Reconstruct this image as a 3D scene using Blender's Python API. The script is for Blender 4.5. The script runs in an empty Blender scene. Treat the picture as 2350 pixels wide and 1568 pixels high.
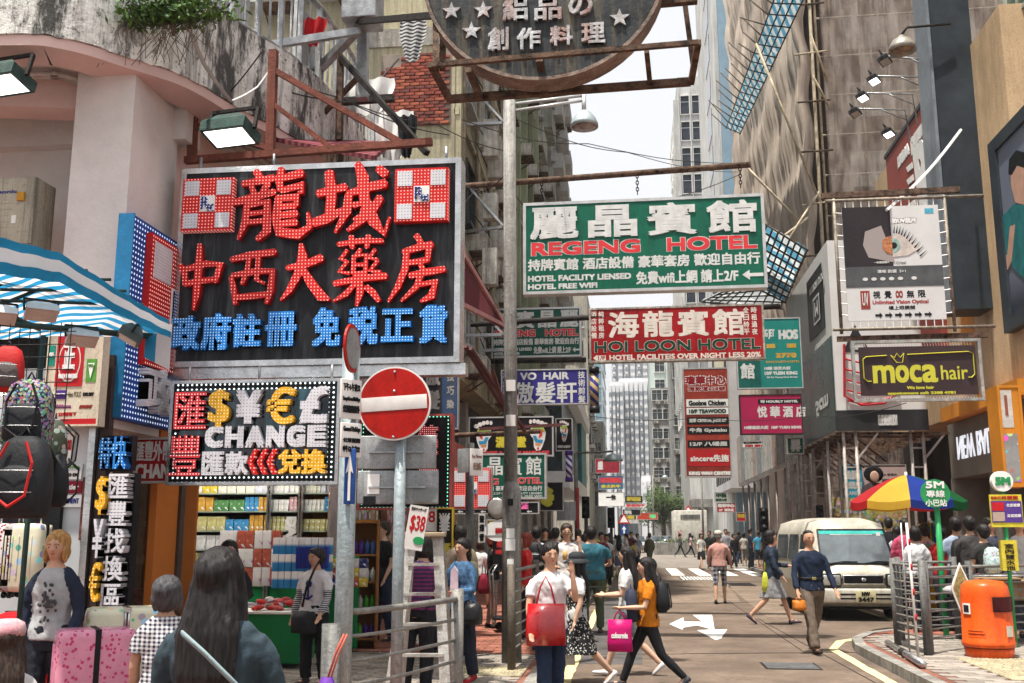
import bpy, bmesh, math, random
from mathutils import Vector, Matrix, noise
R = math.radians; rnd = random.Random(7); C = bpy.context.scene.collection; PI = math.pi
S = bpy.context.scene
# ---------------------------------------------------------------- camera
YAW, PITCH, CH = R(6.56), R(10.61), 1.68
cam = bpy.data.cameras.new('camera'); cam.sensor_width = 36; cam.lens = 36.0; cam.clip_end = 2500; cam.clip_start = .1
camo = bpy.data.objects.new('camera', cam); C.objects.link(camo); S.camera = camo
camo.location = (0, 0, CH); camo.rotation_euler = (R(90) + PITCH, 0, YAW)
CM = Matrix.Rotation(YAW, 3, 'Z') @ Matrix.Rotation(R(90) + PITCH, 3, 'X')
# ---------------------------------------------------------------- sky, sun, exposure
W = bpy.data.worlds.new('World'); S.world = W; W.use_nodes = True
nt = W.node_tree; bg = nt.nodes['Background']; sky = nt.nodes.new('ShaderNodeTexSky'); sky.sky_type = 'NISHITA'; sky.sun_disc = False
SUN = Vector((.15, .22, -1)).normalized()
sky.sun_elevation = math.asin(-SUN.z); sky.sun_rotation = math.atan2(-SUN.x, -SUN.y); sky.dust_density = 6; sky.air_density = 1.5
hs = nt.nodes.new('ShaderNodeHueSaturation'); hs.inputs['Saturation'].default_value = .15; nt.links.new(sky.outputs[0], hs.inputs['Color'])
mm = nt.nodes.new('ShaderNodeVectorMath'); mm.operation = 'SCALE'; mm.inputs['Scale'].default_value = .06; nt.links.new(hs.outputs[0], mm.inputs[0])
ad = nt.nodes.new('ShaderNodeVectorMath'); ad.operation = 'ADD'; ad.inputs[1].default_value = (.36, .365, .38); nt.links.new(mm.outputs[0], ad.inputs[0])
nt.links.new(ad.outputs[0], bg.inputs[0]); bg.inputs[1].default_value = 1.0
sl = bpy.data.lights.new('sun', 'SUN'); sl.energy = 5.0; sl.angle = R(1.2); sl.color = (1, .94, .84)
so = bpy.data.objects.new('sun', sl); C.objects.link(so); so.rotation_euler = SUN.to_track_quat('-Z', 'Y').to_euler(); so.location = (0, 0, 60)
S.view_settings.view_transform = 'Standard'; S.view_settings.look = 'None'; S.view_settings.exposure = .76; S.view_settings.gamma = 1
S.cycles.max_bounces = 5; S.cycles.diffuse_bounces = 3; S.cycles.glossy_bounces = 2; S.cycles.transmission_bounces = 3; S.cycles.transparent_max_bounces = 10; S.cycles.volume_bounces = 0
S.cycles.use_denoising = True; S.cycles.caustics_reflective = False; S.cycles.caustics_refractive = False
# ---------------------------------------------------------------- helpers
def P(px, py, X=None, Y=None, Z=None):
    'point of the place seen at a spot of the photograph (2350 px wide), on a plane of the place'
    d = CM @ Vector(((px - 1175) / 2350, (784 - py) / 2350, -1))
    t = X / d.x if X is not None else Y / d.y if Y is not None else (Z - CH) / d.z
    return Vector((d.x * t, d.y * t, CH + d.z * t))
def tag(o, label=None, cat=None, group=None, kind=None):
    if label: o['label'] = label
    if cat: o['category'] = cat
    if group: o['group'] = group
    if kind: o['kind'] = kind
    return o
def empty(name, loc=(0, 0, 0), rz=0, label=None, cat=None, group=None, parent=None):
    o = bpy.data.objects.new(name, None); C.objects.link(o); o.location = loc; o.rotation_euler = (0, 0, rz); o.empty_display_size = .1
    if parent: o.parent = parent
    return tag(o, label, cat, group)
def children(o): return [c for c in bpy.data.objects if c.parent == o]
def copy_tree(o, loc=None, rz=None, label=None, parent=None, kids=None):
    if kids is None:
        kids = {}
        for c in bpy.data.objects:
            if c.parent: kids.setdefault(c.parent.name, []).append(c)
    c = o.copy(); C.objects.link(c); c.parent = parent
    if loc is not None: c.location = loc
    if rz is not None: c.rotation_euler = (0, 0, rz)
    if label: c['label'] = label
    for ch in kids.get(o.name, []): copy_tree(ch, parent=c, kids=kids)
    return c
_M = {}
def M(col, rough=.65, metal=0., var=.18, sc=3., bump=.15, emit=0., key='', spec=.16, kind=None, c2=None, p=None, alpha=None, trans=None):
    'procedural material: base colour broken up by noise, bump, plus patterns'
    k = (tuple(col), rough, metal, var, sc, bump, emit, key, kind, c2, str(p), alpha, trans)
    if k in _M: return _M[k]
    m = bpy.data.materials.new(key or 'paint'); m.use_nodes = True; n = m.node_tree; N = n.nodes; L = n.links; b = N['Principled BSDF']
    b.inputs['Roughness'].default_value = rough; b.inputs['Metallic'].default_value = metal; b.inputs['Specular IOR Level'].default_value = spec
    tc = N.new('ShaderNodeTexCoord'); co = tc.outputs['Object']
    def mp(s, src=co):
        q = N.new('ShaderNodeMapping'); q.inputs['Scale'].default_value = s if isinstance(s, tuple) else (s, s, s); L.new(src, q.inputs[0]); return q.outputs[0]
    def noi(s, det=4, ro=.6, src=None):
        q = N.new('ShaderNodeTexNoise'); q.inputs['Scale'].default_value = 1; q.inputs['Detail'].default_value = det; q.inputs['Roughness'].default_value = ro; L.new(mp(s) if src is None else src, q.inputs['Vector']); return q.outputs['Fac']
    def ramp(f, stops):
        q = N.new('ShaderNodeValToRGB'); e = q.color_ramp.elements
        while len(e) < len(stops): e.new(.5)
        for i, (t, c_) in enumerate(stops): e[i].position = t; e[i].color = (*c_, 1) if isinstance(c_, tuple) else (c_, c_, c_, 1)
        L.new(f, q.inputs[0]); return q.outputs[0]
    def mix(f, a, b_, mode='MIX'):
        q = N.new('ShaderNodeMix'); q.data_type = 'RGBA'; q.blend_type = mode
        if isinstance(f, (int, float)): q.inputs[0].default_value = f
        else: L.new(f, q.inputs[0])
        for i, v in ((6, a), (7, b_)):
            if isinstance(v, tuple): q.inputs[i].default_value = (*v, 1)
            else: L.new(v, q.inputs[i])
        return q.outputs[2]
    def math_(op, a, b_=0.):
        q = N.new('ShaderNodeMath'); q.operation = op
        for i, v in ((0, a), (1, b_)):
            if isinstance(v, (int, float)): q.inputs[i].default_value = v
            else: L.new(v, q.inputs[i])
        return q.outputs[0]
    col = tuple(col)
    f = noi(sc, 6, .65); lo = tuple(max(0, c * (1 - var * 2.1)) for c in col); hi = tuple(min(1, c * (1 + var * .9)) for c in col)
    base = ramp(f, [(.3, lo), (.72, hi)])
    if kind in ('grime', 'mold', 'streak'):
        a = noi((sc * .9, sc * .9, sc * .25), 8, .75); s2 = noi((9, 9, .5), 5, .7)
        if kind == 'mold': base = mix(ramp(a, [(.47, 0.), (.54, .93)]), base, c2 or (.03, .03, .028)); base = mix(ramp(noi(13, 8, .85), [(.54, 0.), (.60, .85)]), base, (.05, .05, .045)); base = mix(ramp(s2, [(.5, 0.), (.68, .75)]), base, (.06, .055, .05))
        elif kind == 'grime': base = mix(ramp(s2, [(.46, 0.), (.66, .75)]), base, c2 or (.08, .07, .06)); base = mix(ramp(a, [(.46, 0.), (.66, .7)]), base, tuple(c * .38 for c in col)); base = mix(ramp(noi(22, 4, .7), [(.52, 0.), (.68, .6)]), base, tuple(c * .42 for c in col)); base = mix(ramp(noi(95, 2, .6), [(.55, 0.), (.7, .4)]), base, tuple(min(1, c * 1.7) for c in col))
        elif p: base = mix(ramp(noi(p, 5, .6), [(.42, 0.), (.64, .85)]), base, c2)
        else: base = mix(ramp(noi((7, 7, .6), 6, .75), [(.48, 0.), (.62, .8)]), base, c2 or (.06, .04, .03))
    elif kind == 'leds':   # grid of LED studs on a coloured channel letter
        g = N.new('ShaderNodeVectorMath'); g.operation = 'FRACTION'; L.new(mp((1 / (p or .03),) * 3), g.inputs[0])
        g2 = N.new('ShaderNodeVectorMath'); g2.operation = 'SUBTRACT'; L.new(g.outputs[0], g2.inputs[0]); g2.inputs[1].default_value = (.5, .5, .5)
        g3 = N.new('ShaderNodeVectorMath'); g3.operation = 'MULTIPLY'; L.new(g2.outputs[0], g3.inputs[0]); g3.inputs[1].default_value = (1, 0, 1) if not alpha else (0, 1, 1)
        ln = N.new('ShaderNodeVectorMath'); ln.operation = 'LENGTH'; L.new(g3.outputs[0], ln.inputs[0])
        dot = math_('LESS_THAN', ln.outputs[1], .21); base = mix(dot, base, c2 or (.8, .75, .72))
        if emit: L.new(mix(dot, (0, 0, 0), c2 or (.8, .75, .72)), b.inputs['Emission Color']); b.inputs['Emission Strength'].default_value = emit
    elif kind == 'stripe':
        wv = N.new('ShaderNodeMath'); wv.operation = 'FRACT'; s_ = N.new('ShaderNodeVectorMath'); s_.operation = 'DOT_PRODUCT'; L.new(co, s_.inputs[0]); s_.inputs[1].default_value = p; L.new(s_.outputs[1], wv.inputs[0])
        base = mix(math_('LESS_THAN', wv.outputs[0], .5), base, c2)
    elif kind == 'check':
        def fr(ax):
            s_ = N.new('ShaderNodeVectorMath'); s_.operation = 'DOT_PRODUCT'; L.new(co, s_.inputs[0]); s_.inputs[1].default_value = ax; return math_('LESS_THAN', math_('FRACT', s_.outputs[1]), .5)
        q = 1 / p; s1 = fr((q, q * .3, 0)); s2 = fr((0, 0, q)); base = mix(math_('MULTIPLY', math_('ADD', s1, s2), .5), base, c2)
    elif kind == 'spots':
        v = N.new('ShaderNodeTexVoronoi'); v.inputs['Scale'].default_value = p or 30; L.new(co, v.inputs['Vector']); base = mix(math_('LESS_THAN', v.outputs['Distance'], .33), base, c2)
    elif kind == 'multi':   # printed all-over pattern
        v = N.new('ShaderNodeTexVoronoi'); v.inputs['Scale'].default_value = p or 18; L.new(co, v.inputs['Vector']); h = N.new('ShaderNodeHueSaturation'); h.inputs['Saturation'].default_value = c2[0]; h.inputs['Value'].default_value = c2[1]; L.new(v.outputs['Color'], h.inputs['Color'])
        base = mix(math_('LESS_THAN', v.outputs['Distance'], c2[2]), base, h.outputs[0])
    elif kind == 'hair':
        s_ = noi((70, 70, 5), 3, .6); base = mix(ramp(s_, [(.35, 0.), (.7, 1.)]), tuple(c * .55 for c in col), tuple(min(1, c * 1.7 + .004) for c in col))
    elif kind == 'grad':
        q = N.new('ShaderNodeSeparateXYZ'); L.new(co, q.inputs[0]); base = mix(ramp(q.outputs[2], [(p[0], 0.), (p[1], 1.)]), base, c2)
    if alpha and kind != 'leds': b.inputs['Alpha'].default_value = alpha
    if emit and kind != 'leds': L.new(base, b.inputs['Emission Color']); b.inputs['Emission Strength'].default_value = emit
    L.new(base, b.inputs['Base Color'])
    if trans == 'tl':
        t_ = N.new('ShaderNodeBsdfTranslucent'); L.new(base, t_.inputs[0]); ms = N.new('ShaderNodeMixShader'); ms.inputs[0].default_value = .55; L.new(b.outputs[0], ms.inputs[1]); L.new(t_.outputs[0], ms.inputs[2]); L.new(ms.outputs[0], N['Material Output'].inputs[0]); trans = None
    if bump:
        bp = N.new('ShaderNodeBump'); bp.inputs['Strength'].default_value = min(1, bump * 2); bp.inputs['Distance'].default_value = .02
        L.new(noi(sc * 7 if kind != 'hair' else (90, 90, 5), 5, .7), bp.inputs['Height']); L.new(bp.outputs[0], b.inputs['Normal'])
        rr = N.new('ShaderNodeMath'); rr.operation = 'MULTIPLY_ADD'; L.new(f, rr.inputs[0]); rr.inputs[1].default_value = .25; rr.inputs[2].default_value = max(.03, rough - .12); L.new(rr.outputs[0], b.inputs['Roughness'])
    if trans: b.inputs['Transmission Weight'].default_value = trans
    _M[k] = m; return m
class MB:
    'collects shapes, builds ONE mesh object'
    def __init__(s): s.v = []; s.f = []; s.mi = []; s.ms = []; s.sm = []; s.cur = 0; s.smooth = False
    def mat(s, m):
        if m not in s.ms: s.ms.append(m)
        s.cur = s.ms.index(m); return s
    def add(s, vs, fs, smooth=None):
        o = len(s.v); s.v += [tuple(v) for v in vs]; s.f += [tuple(i + o for i in f) for f in fs]; s.mi += [s.cur] * len(fs); s.sm += [s.smooth if smooth is None else smooth] * len(fs); return s
    def box(s, x0, x1, y0, y1, z0, z1, mtx=None):
        if x0 > x1: x0, x1 = x1, x0
        if y0 > y1: y0, y1 = y1, y0
        if z0 > z1: z0, z1 = z1, z0
        vs = [Vector((x, y, z)) for x in (x0, x1) for y in (y0, y1) for z in (z0, z1)]
        if mtx: vs = [mtx @ v for v in vs]
        return s.add(vs, [(0, 1, 3, 2), (4, 6, 7, 5), (0, 4, 5, 1), (2, 3, 7, 6), (0, 2, 6, 4), (1, 5, 7, 3)], False)
    def bbox(s, x0, x1, y0, y1, z0, z1, r=.01, mtx=None):
        'bevelled box'
        bm = bmesh.new(); bmesh.ops.create_cube(bm, size=1)
        for v in bm.verts: v.co = Vector(((x0 + x1) / 2 + v.co.x * abs(x1 - x0), (y0 + y1) / 2 + v.co.y * abs(y1 - y0), (z0 + z1) / 2 + v.co.z * abs(z1 - z0)))
        bmesh.ops.bevel(bm, geom=bm.edges[:] , offset=r, segments=2, profile=.6, affect='EDGES'); bm.verts.index_update()
        s.add([(mtx @ v.co if mtx else v.co.copy()) for v in bm.verts], [[v.index for v in f.verts] for f in bm.faces], True); bm.free(); return s
    def bar(s, a, b, w=.04, h=None, up=Vector((0, 0, 1))):
        'rectangular bar from a to b'
        a = Vector(a); b = Vector(b); d = (b - a); l = d.length
        if l < 1e-6: return s
        d /= l; h = h or w; u = up if abs(d.dot(up)) < .95 else Vector((1, 0, 0)); x = d.cross(u).normalized(); y = x.cross(d)
        vs = [p_ + x * sx * w / 2 + y * sy * h / 2 for p_ in (a, b) for sx, sy in ((-1, -1), (1, -1), (1, 1), (-1, 1))]
        return s.add(vs, [(3, 2, 1, 0), (4, 5, 6, 7), (0, 1, 5, 4), (1, 2, 6, 5), (2, 3, 7, 6), (3, 0, 4, 7)], False)
    def tube(s, pts, r, n=6, cap=True, rs=None, sy=1.):
        pts = [Vector(p_) for p_ in pts]; m = len(pts); rings = []; prev = None
        for i, p_ in enumerate(pts):
            t = (pts[min(i + 1, m - 1)] - pts[max(i - 1, 0)]);
            t = t.normalized() if t.length > 1e-9 else Vector((0, 0, 1))
            u = prev if prev and abs(t.dot(prev)) < .98 else (Vector((1, 0, 0)) if abs(t.x) < .9 else Vector((0, 1, 0)))
            x = (u - t * u.dot(t)).normalized(); y = t.cross(x); prev = x
            rr = rs[i] if rs else r; ra, rb = rr if isinstance(rr, tuple) else (rr, rr * sy)
            rings.append([p_ + x * math.cos(2 * PI * k / n) * ra + y * math.sin(2 * PI * k / n) * rb for k in range(n)])
        vs = [v for g in rings for v in g]; fs = [(i * n + k, i * n + (k + 1) % n, (i + 1) * n + (k + 1) % n, (i + 1) * n + k) for i in range(m - 1) for k in range(n)]
        if cap: fs += [tuple(range(n - 1, -1, -1)), tuple((m - 1) * n + k for k in range(n))]
        return s.add(vs, fs, n > 4)
    def loft(s, rings, cap=True, smooth=True):
        'rings: lists of equal point counts'
        n = len(rings[0]); vs = [v for g in rings for v in g]; m = len(rings)
        fs = [(i * n + k, i * n + (k + 1) % n, (i + 1) * n + (k + 1) % n, (i + 1) * n + k) for i in range(m - 1) for k in range(n)]
        if cap: fs += [tuple(range(n - 1, -1, -1)), tuple((m - 1) * n + k for k in range(n))]
        return s.add(vs, fs, smooth)
    def lathe(s, prof, n=16, c=(0, 0, 0), sx=1., sy=1.):
        c = Vector(c); return s.loft([[c + Vector((math.cos(2 * PI * k / n) * r * sx, math.sin(2 * PI * k / n) * r * sy, z)) for k in range(n)] for r, z in prof])
    def ell(s, c, rx, ry, rz, n=10, m=7, mtx=None):
        c = Vector(c); rg = []
        for i in range(m + 1):
            a = -PI / 2 + PI * i / m; q = max(math.cos(a), .02)
            rg.append([c + (mtx @ Vector((rx * q * math.cos(2 * PI * k / n), ry * q * math.sin(2 * PI * k / n), rz * math.sin(a))) if mtx else Vector((rx * q * math.cos(2 * PI * k / n), ry * q * math.sin(2 * PI * k / n), rz * math.sin(a)))) for k in range(n)])
        return s.loft(rg)
    def poly(s, pts, y0, y1, ax='y'):
        'outline in x,z extruded from y0 to y1 (front face at y0)'
        n = len(pts); f = (lambda p_, y: (p_[0], y, p_[1])) if ax == 'y' else (lambda p_, y: (p_[0], p_[1], y)) if ax == 'z' else (lambda p_, y: (y, p_[0], p_[1]))
        ar = sum(pts[i][0] * pts[(i + 1) % n][1] - pts[(i + 1) % n][0] * pts[i][1] for i in range(n))
        if ar < 0: pts = pts[::-1]
        from mathutils.geometry import tessellate_polygon
        tri = tessellate_polygon([[Vector((p_[0], p_[1], 0)) for p_ in pts]])
        s.add([f(p_, y0) for p_ in pts] + [f(p_, y1) for p_ in pts], [tuple(t) for t in tri] + [tuple(i + n for i in t[::-1]) for t in tri] + [(i, i + n, (i + 1) % n + n, (i + 1) % n) for i in range(n)], False); return s
    def build(s, name, m=None, parent=None, loc=None, rz=None, data=None):
        me = bpy.data.meshes.new(name); me.from_pydata(s.v, [], s.f)
        ms = s.ms or [m]
        for q in ms: me.materials.append(q)
        if len(ms) > 1: me.polygons.foreach_set('material_index', s.mi)
        me.polygons.foreach_set('use_smooth', s.sm); me.update()
        o = bpy.data.objects.new(name, me); C.objects.link(o)
        if parent: o.parent = parent
        if loc is not None: o.location = loc
        if rz is not None: o.rotation_euler = (0, 0, rz)
        return o
def link_mesh(name, me, parent=None, loc=(0, 0, 0), rz=0):
    o = bpy.data.objects.new(name, me); C.objects.link(o); o.parent = parent; o.location = loc; o.rotation_euler = (0, 0, rz); return o
# ---------------------------------------------------------------- lettering
_T = {}; TRASH = []
TS = bpy.data.scenes.new('scratch')
def evaluated(o):
    'mesh of one object with its modifiers, worked out in a scratch scene'
    TS.collection.objects.link(o); vl = TS.view_layers[0]; vl.update(); me = bpy.data.meshes.new_from_object(o.evaluated_get(vl.depsgraph)); TS.collection.objects.unlink(o); return me
def glyphs(s, off=0., shear=0.):
    k = (s, off, shear)
    if k not in _T:
        cu = bpy.data.curves.new('t', 'FONT'); cu.body = s; cu.offset = off; cu.shear = shear; cu.extrude = .5; cu.resolution_u = 3 if s.isascii() else 2
        o = bpy.data.objects.new('t', cu); me = evaluated(o)
        vs = [v.co.copy() for v in me.vertices]; fs = [tuple(p_.vertices) for p_ in me.polygons]
        TRASH.extend((o, cu, me))
        if vs:
            x0 = min(v.x for v in vs); x1 = max(v.x for v in vs); y0 = min(v.y for v in vs); y1 = max(v.y for v in vs)
            vs = [((v.x - x0) / max(x1 - x0, 1e-6), (v.y - y0) / max(y1 - y0, 1e-6), v.z) for v in vs]
        _T[k] = (vs, fs)
    return _T[k]
def text(mb, s, x0, x1, z0, z1, y, depth=.004, bold=0., shear=0.):
    'lettering filling a box in the x,z plane; front at y, going back depth; bold = stroke growth in metres'
    vs, fs = glyphs(s, 0., shear)
    cps = [(0, 0)] if not bold else [(-1, -1), (1, 1), (-1, 1), (1, -1), (0, 0)] if bold < .05 else [(-1, -1), (1, 1), (-1, 1), (1, -1), (-1, 0), (1, 0), (0, 1), (0, -1), (0, 0)]
    x0 += bold; x1 -= bold; z0 += bold; z1 -= bold
    for k, (dx, dz) in enumerate(cps):
        yy = y + k * .0005; mb.add([(x0 + v[0] * (x1 - x0) + dx * bold, yy + depth * (.5 - v[2]), z0 + v[1] * (z1 - z0) + dz * bold) for v in vs], fs, False)
    return mb
WHITE = M((.8, .8, .78), .5, var=.06, bump=.03, key='white_paint'); BLACK = M((.012, .012, .014), .5, key='black_paint', var=.3)
STEEL = M((.42, .43, .44), .38, .7, .25, 6, .2, key='galvanised_steel'); IRON = M((.035, .03, .028), .6, .3, .4, 8, .3, key='dark_iron')
CHROME = M((.62, .62, .62), .18, .9, .2, 5, .1, key='polished_steel'); RUST = M((.20, .055, .03), .7, .1, .45, 9, .4, key='red_oxide'); ROD = M((.16, .10, .07), .75, .2, .5, 10, .5, key='rusty_steel')
ALU = M((.55, .55, .54), .35, .5, .15, 4, .1, key='aluminium')
class Sign:
    'board facing the camera side of the street; local frame: x right, z up, front at -y; u,v fractions from top left'
    def __init__(s, name, label, cat, px, Y=None, X=None, depth=.16, group=None, rz=0., frame=.03, fm=None, face=None, tb=None, base_z=None):
        l, t, r, b = px; my = (t + b) / 2
        if Y is not None:
            a, c = P(l, my, Y=Y), P(r, my, Y=Y); zt = (P(l, t, Y=Y).z + P(r, t, Y=Y).z) / 2; zb = (P(l, b, Y=Y).z + P(r, b, Y=Y).z) / 2
            if tb: zt, zb = tb
            s.W = (c - a).length / math.cos(rz); org = Vector(((a.x + c.x) / 2, Y, zb)); ang = rz
        else:
            a, c = P(l, my, X=X), P(r, my, X=X); mx = (l + r) / 2; zt, zb = P(mx, t, X=X).z, P(mx, b, X=X).z
            if tb: zt, zb = tb
            s.W = abs(c.y - a.y); org = Vector((X, (a.y + c.y) / 2, zb)); ang = R(90) if X < 0 else R(-90)
        s.H = zt - zb; s.r = empty(name, org, ang, label, cat, group); s.d = depth; s.org = org; s.ang = ang
        if frame:
            m = MB(); w, h, d, f = s.W / 2, s.H, depth, frame
            m.box(-w, w, 0, d, h - f, h); m.box(-w, w, 0, d, 0, f); m.box(-w, -w + f, 0, d, f, h - f); m.box(w - f, w, 0, d, f, h - f); m.build('frame', fm or ALU, s.r)
        if face: m = MB(); m.box(-s.W / 2 + frame * .98, s.W / 2 - frame * .98, .012, depth - .012, frame * .98, s.H - frame * .98); m.build('panel', face, s.r)
    def xz(s, u, v): return (-s.W / 2 + u * s.W, s.H * (1 - v))
    def text(s, t, u0, v0, u1, v1, mat, bold=0., depth=.004, y=None, name='lettering', shear=0., outline=None):
        x0, z1 = s.xz(u0, v0); x1, z0 = s.xz(u1, v1); y = (.012 - depth + .001) if y is None else y
        if outline: q = MB(); text(q, t, x0 - outline[1], x1 + outline[1], z0 - outline[1], z1 + outline[1], y + .001, depth - .001, bold + outline[1], shear); q.build(name + '_outline', outline[0], s.r)
        q = MB(); text(q, t, x0, x1, z0, z1, y - (.0015 if outline else 0), depth, bold, shear); return q.build(name, mat, s.r)
    def rect(s, u0, v0, u1, v1, mat, name='panel', y=.008, d=.006):
        x0, z1 = s.xz(u0, v0); x1, z0 = s.xz(u1, v1); return MB().box(x0, x1, y, y + d, z0, z1).build(name, mat, s.r)
    def poly(s, pts, mat, name='motif', y=.006, d=.006): return MB().poly([s.xz(*q) for q in pts], y, y + d).build(name, mat, s.r)
    def disc(s, u, v, rx, rz, mat, name='motif', y=.006, d=.006, n=20):
        x, z = s.xz(u, v); return MB().poly([(x + math.cos(2 * PI * k / n) * rx, z + math.sin(2 * PI * k / n) * rz) for k in range(n)], y, y + d).build(name, mat, s.r)
def brush(strokes, x0, x1, z0, z1, y0, y1, mb):
    'brush-written glyph from tapering strokes given in a 100 x 100 box (y down); each point is x, y, half width'
    sx, sz = (x1 - x0) / 100, (z1 - z0) / 100
    for k, st in enumerate(strokes):
        pts = [Vector((p_[0] * sx + x0, z1 - p_[1] * sz)) for p_ in st]; ws = [p_[2] * min(sx, sz) * .88 for p_ in st]; L_, R_ = [], []
        for i, p_ in enumerate(pts):
            t = (pts[min(i + 1, len(pts) - 1)] - pts[max(i - 1, 0)]).normalized(); nn = Vector((-t.y, t.x)); L_.append(p_ + nn * ws[i]); R_.append(p_ - nn * ws[i])
        t0 = (pts[0] - pts[1]).normalized() * ws[0] * .5; t1 = (pts[-1] - pts[-2]).normalized() * ws[-1] * .5
        out = L_ + [pts[-1] + t1] + R_[::-1] + [pts[0] + t0]
        mb.poly([(q.x, q.y) for q in out], y0 - k * .0008, y1 - k * .0008)
    return mb

def two_tone(o, side):
    'studs only on the front of channel letters, plain returns'
    me = o.data; me.materials.append(side)
    for q in me.polygons:
        if q.normal.y > -.7: q.material_index = len(me.materials) - 1
    return o
# ================================================================ SETTING
XL, XR, PZ = -4.55, 8.5, .12
ASPH = M((.175, .13, .10), .85, 0, .28, .9, .25, key='asphalt', kind='grime', c2=(.095, .075, .06))
CONC = M((.30, .285, .26), .85, 0, .25, 2, .4, key='kerb_concrete', kind='grime')
g = MB().add([(-350, -25, -.05), (350, -25, -.05), (350, 900, -.05), (-350, 900, -.05)], [(0, 1, 2, 3)]).build('ground', M((.14, .125, .11), .9, sc=.3, key='far_ground')); tag(g, kind='structure')
road = MB().box(-1.03, 5.45, 1, 52, -.04, 0).build('road', ASPH); tag(road, kind='structure')
cross = MB().box(-90, 90, 52, 104, -.042, -.004).build('cross_road', M((.26, .23, .20), .85, 0, .25, .6, .2, key='bleached_asphalt', kind='grime', c2=(.12, .10, .09))); tag(cross, kind='structure')
road2 = MB().box(-1.03, 7, 104, 420, -.044, -.002).build('far_road', ASPH); tag(road2, kind='structure')
side = MB().box(-60, -4.4, 15.6, 21.6, -.046, .0).build('side_street', ASPH)
bpy.data.objects.remove(side)
PAVE = M((.27, .24, .21), .85, 0, .22, 3, .3, key='grey_paver', kind='grime', c2=(.12, .10, .09)); REDP = M((.26, .105, .075), .85, 0, .25, 2, .3, key='red_paving', kind='grime', c2=(.14, .08, .06))
def slab(name, pts, z0, z1, m): return tag(MB().poly(pts, z0, z1, ax='z').build(name, m), kind='structure')
pavL = slab('left_pavement', [(-12, 1), (-1.18, 1), (-1.18, 50), (-1.6, 52), (-60, 52), (-60, 30), (-12, 20)], -.04, PZ - .015, REDP)
cor = [(3.28, 1), (3.28, 15.6), (3.42, 16.6), (3.8, 17.5), (4.5, 18.3), (5.2, 19.2), (5.6, 20.6), (5.6, 50), (6.2, 52)]
pavR = slab('right_pavement', cor + [(60, 52), (60, 1)], -.04, PZ - .015, REDP)
slab('far_left_pavement', [(-60, 104), (-1.2, 104), (-1.2, 420), (-60, 420)], -.04, PZ, PAVE); slab('far_right_pavement', [(7, 104), (60, 104), (60, 420), (7, 420)], -.04, PZ, PAVE)
def kerb(name, pts, w=.15):
    mb = MB()
    for a, b in zip(pts, pts[1:]):
        a, b = Vector((*a, 0)), Vector((*b, 0)); l = (b - a).length; n = max(1, min(60, int(l / .9))); d = (b - a) / n
        for i in range(n):
            p, q = a + d * i + d * .006, a + d * (i + 1) - d * .006; mb.bar(p + Vector((0, 0, .04)), q + Vector((0, 0, .04)), w, .17 + rnd.uniform(-.004, .004))
    return tag(mb.build(name, CONC), kind='structure')
kerb('left_kerb', [(-1.105, 1), (-1.105, 50), (-1.5, 51.9)]); kerb('right_kerb', [(x - .07, y - (.0 if y < 16 else .03)) for x, y in cor])
def pavers(par, x0, x1, y0, y1, px, py, inside, near, m, lim=300, z=PZ):
    'individual paving blocks, joints recessed'
    cells = []
    for j in range(int((y1 - y0) / py)):
        for i in range(-1, int((x1 - x0) / px) + 1):
            cx = x0 + (i + .5 + .5 * (j % 2)) * px; cy = y0 + (j + .5) * py
            if inside(cx, cy): cells.append(((cx - near[0]) ** 2 + (cy - near[1]) ** 2, cx, cy))
    cells.sort(); ms = [MB().bbox(-px / 2 + .006, px / 2 - .006, -py / 2 + .006, py / 2 - .006, -.03, 0, .005).build('paver', mm_).data for mm_ in m]
    for o in [o for o in bpy.data.objects if o.name.startswith('paver') and o.parent is None]: bpy.data.objects.remove(o)
    rest = MB()
    for k, (_, cx, cy) in enumerate(cells):
        dz = rnd.uniform(-.003, .003)
        if k < lim: link_mesh('paver', rnd.choice(ms), par, (cx, cy, z + dz), rnd.uniform(-.01, .01))
        else: rest.mat(rnd.choice(m)).box(cx - px / 2 + .006, cx + px / 2 - .006, cy - py / 2 + .006, cy + py / 2 - .006, z - .03, z + dz)
    if rest.v: tag(rest.build('paver_field', None, par), kind='stuff')
gm = [M(tuple(c * q for c in (.30, .265, .23)), .85, 0, .2, 4, .3, key='paver_%d' % i) for i, q in enumerate((1., .85, 1.12, .72))]
pavers(pavL, -4.3, -1.2, 9.2, 14.0, .21, .105, lambda x, y: -4.3 < x < -1.28, (-1.9, 12.3), gm)
rm = [M(tuple(c * q for c in (.29, .115, .08)), .85, 0, .2, 4, .3, key='red_paver_%d' % i) for i, q in enumerate((1., .85, 1.15))]
pavers(pavL, -4.3, -1.2, 14.0, 26, .3, .15, lambda x, y: -4.3 < x < -1.28, (0, 0), rm, 0)
def inR(x, y):
    for a, b in zip(cor, cor[1:]):
        if a[1] <= y <= b[1]: return x > a[0] + (b[0] - a[0]) * (y - a[1]) / max(b[1] - a[1], 1e-6) + .12
    return False
pavers(pavR, 3.4, 7.5, 11.5, 17.3, .30, .15, lambda x, y: inR(x, y) and not (4.1 < x < 5.2 and y < 13.9), (4.3, 13.8), gm)
pavers(pavR, 3.4, 9, 17.3, 27, .3, .15, lambda x, y: inR(x, y), (0, 0), rm, 0)
TACT = M((.46, .40, .26), .7, 0, .2, 4, .3, key='tactile_yellow', kind='grime')
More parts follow.
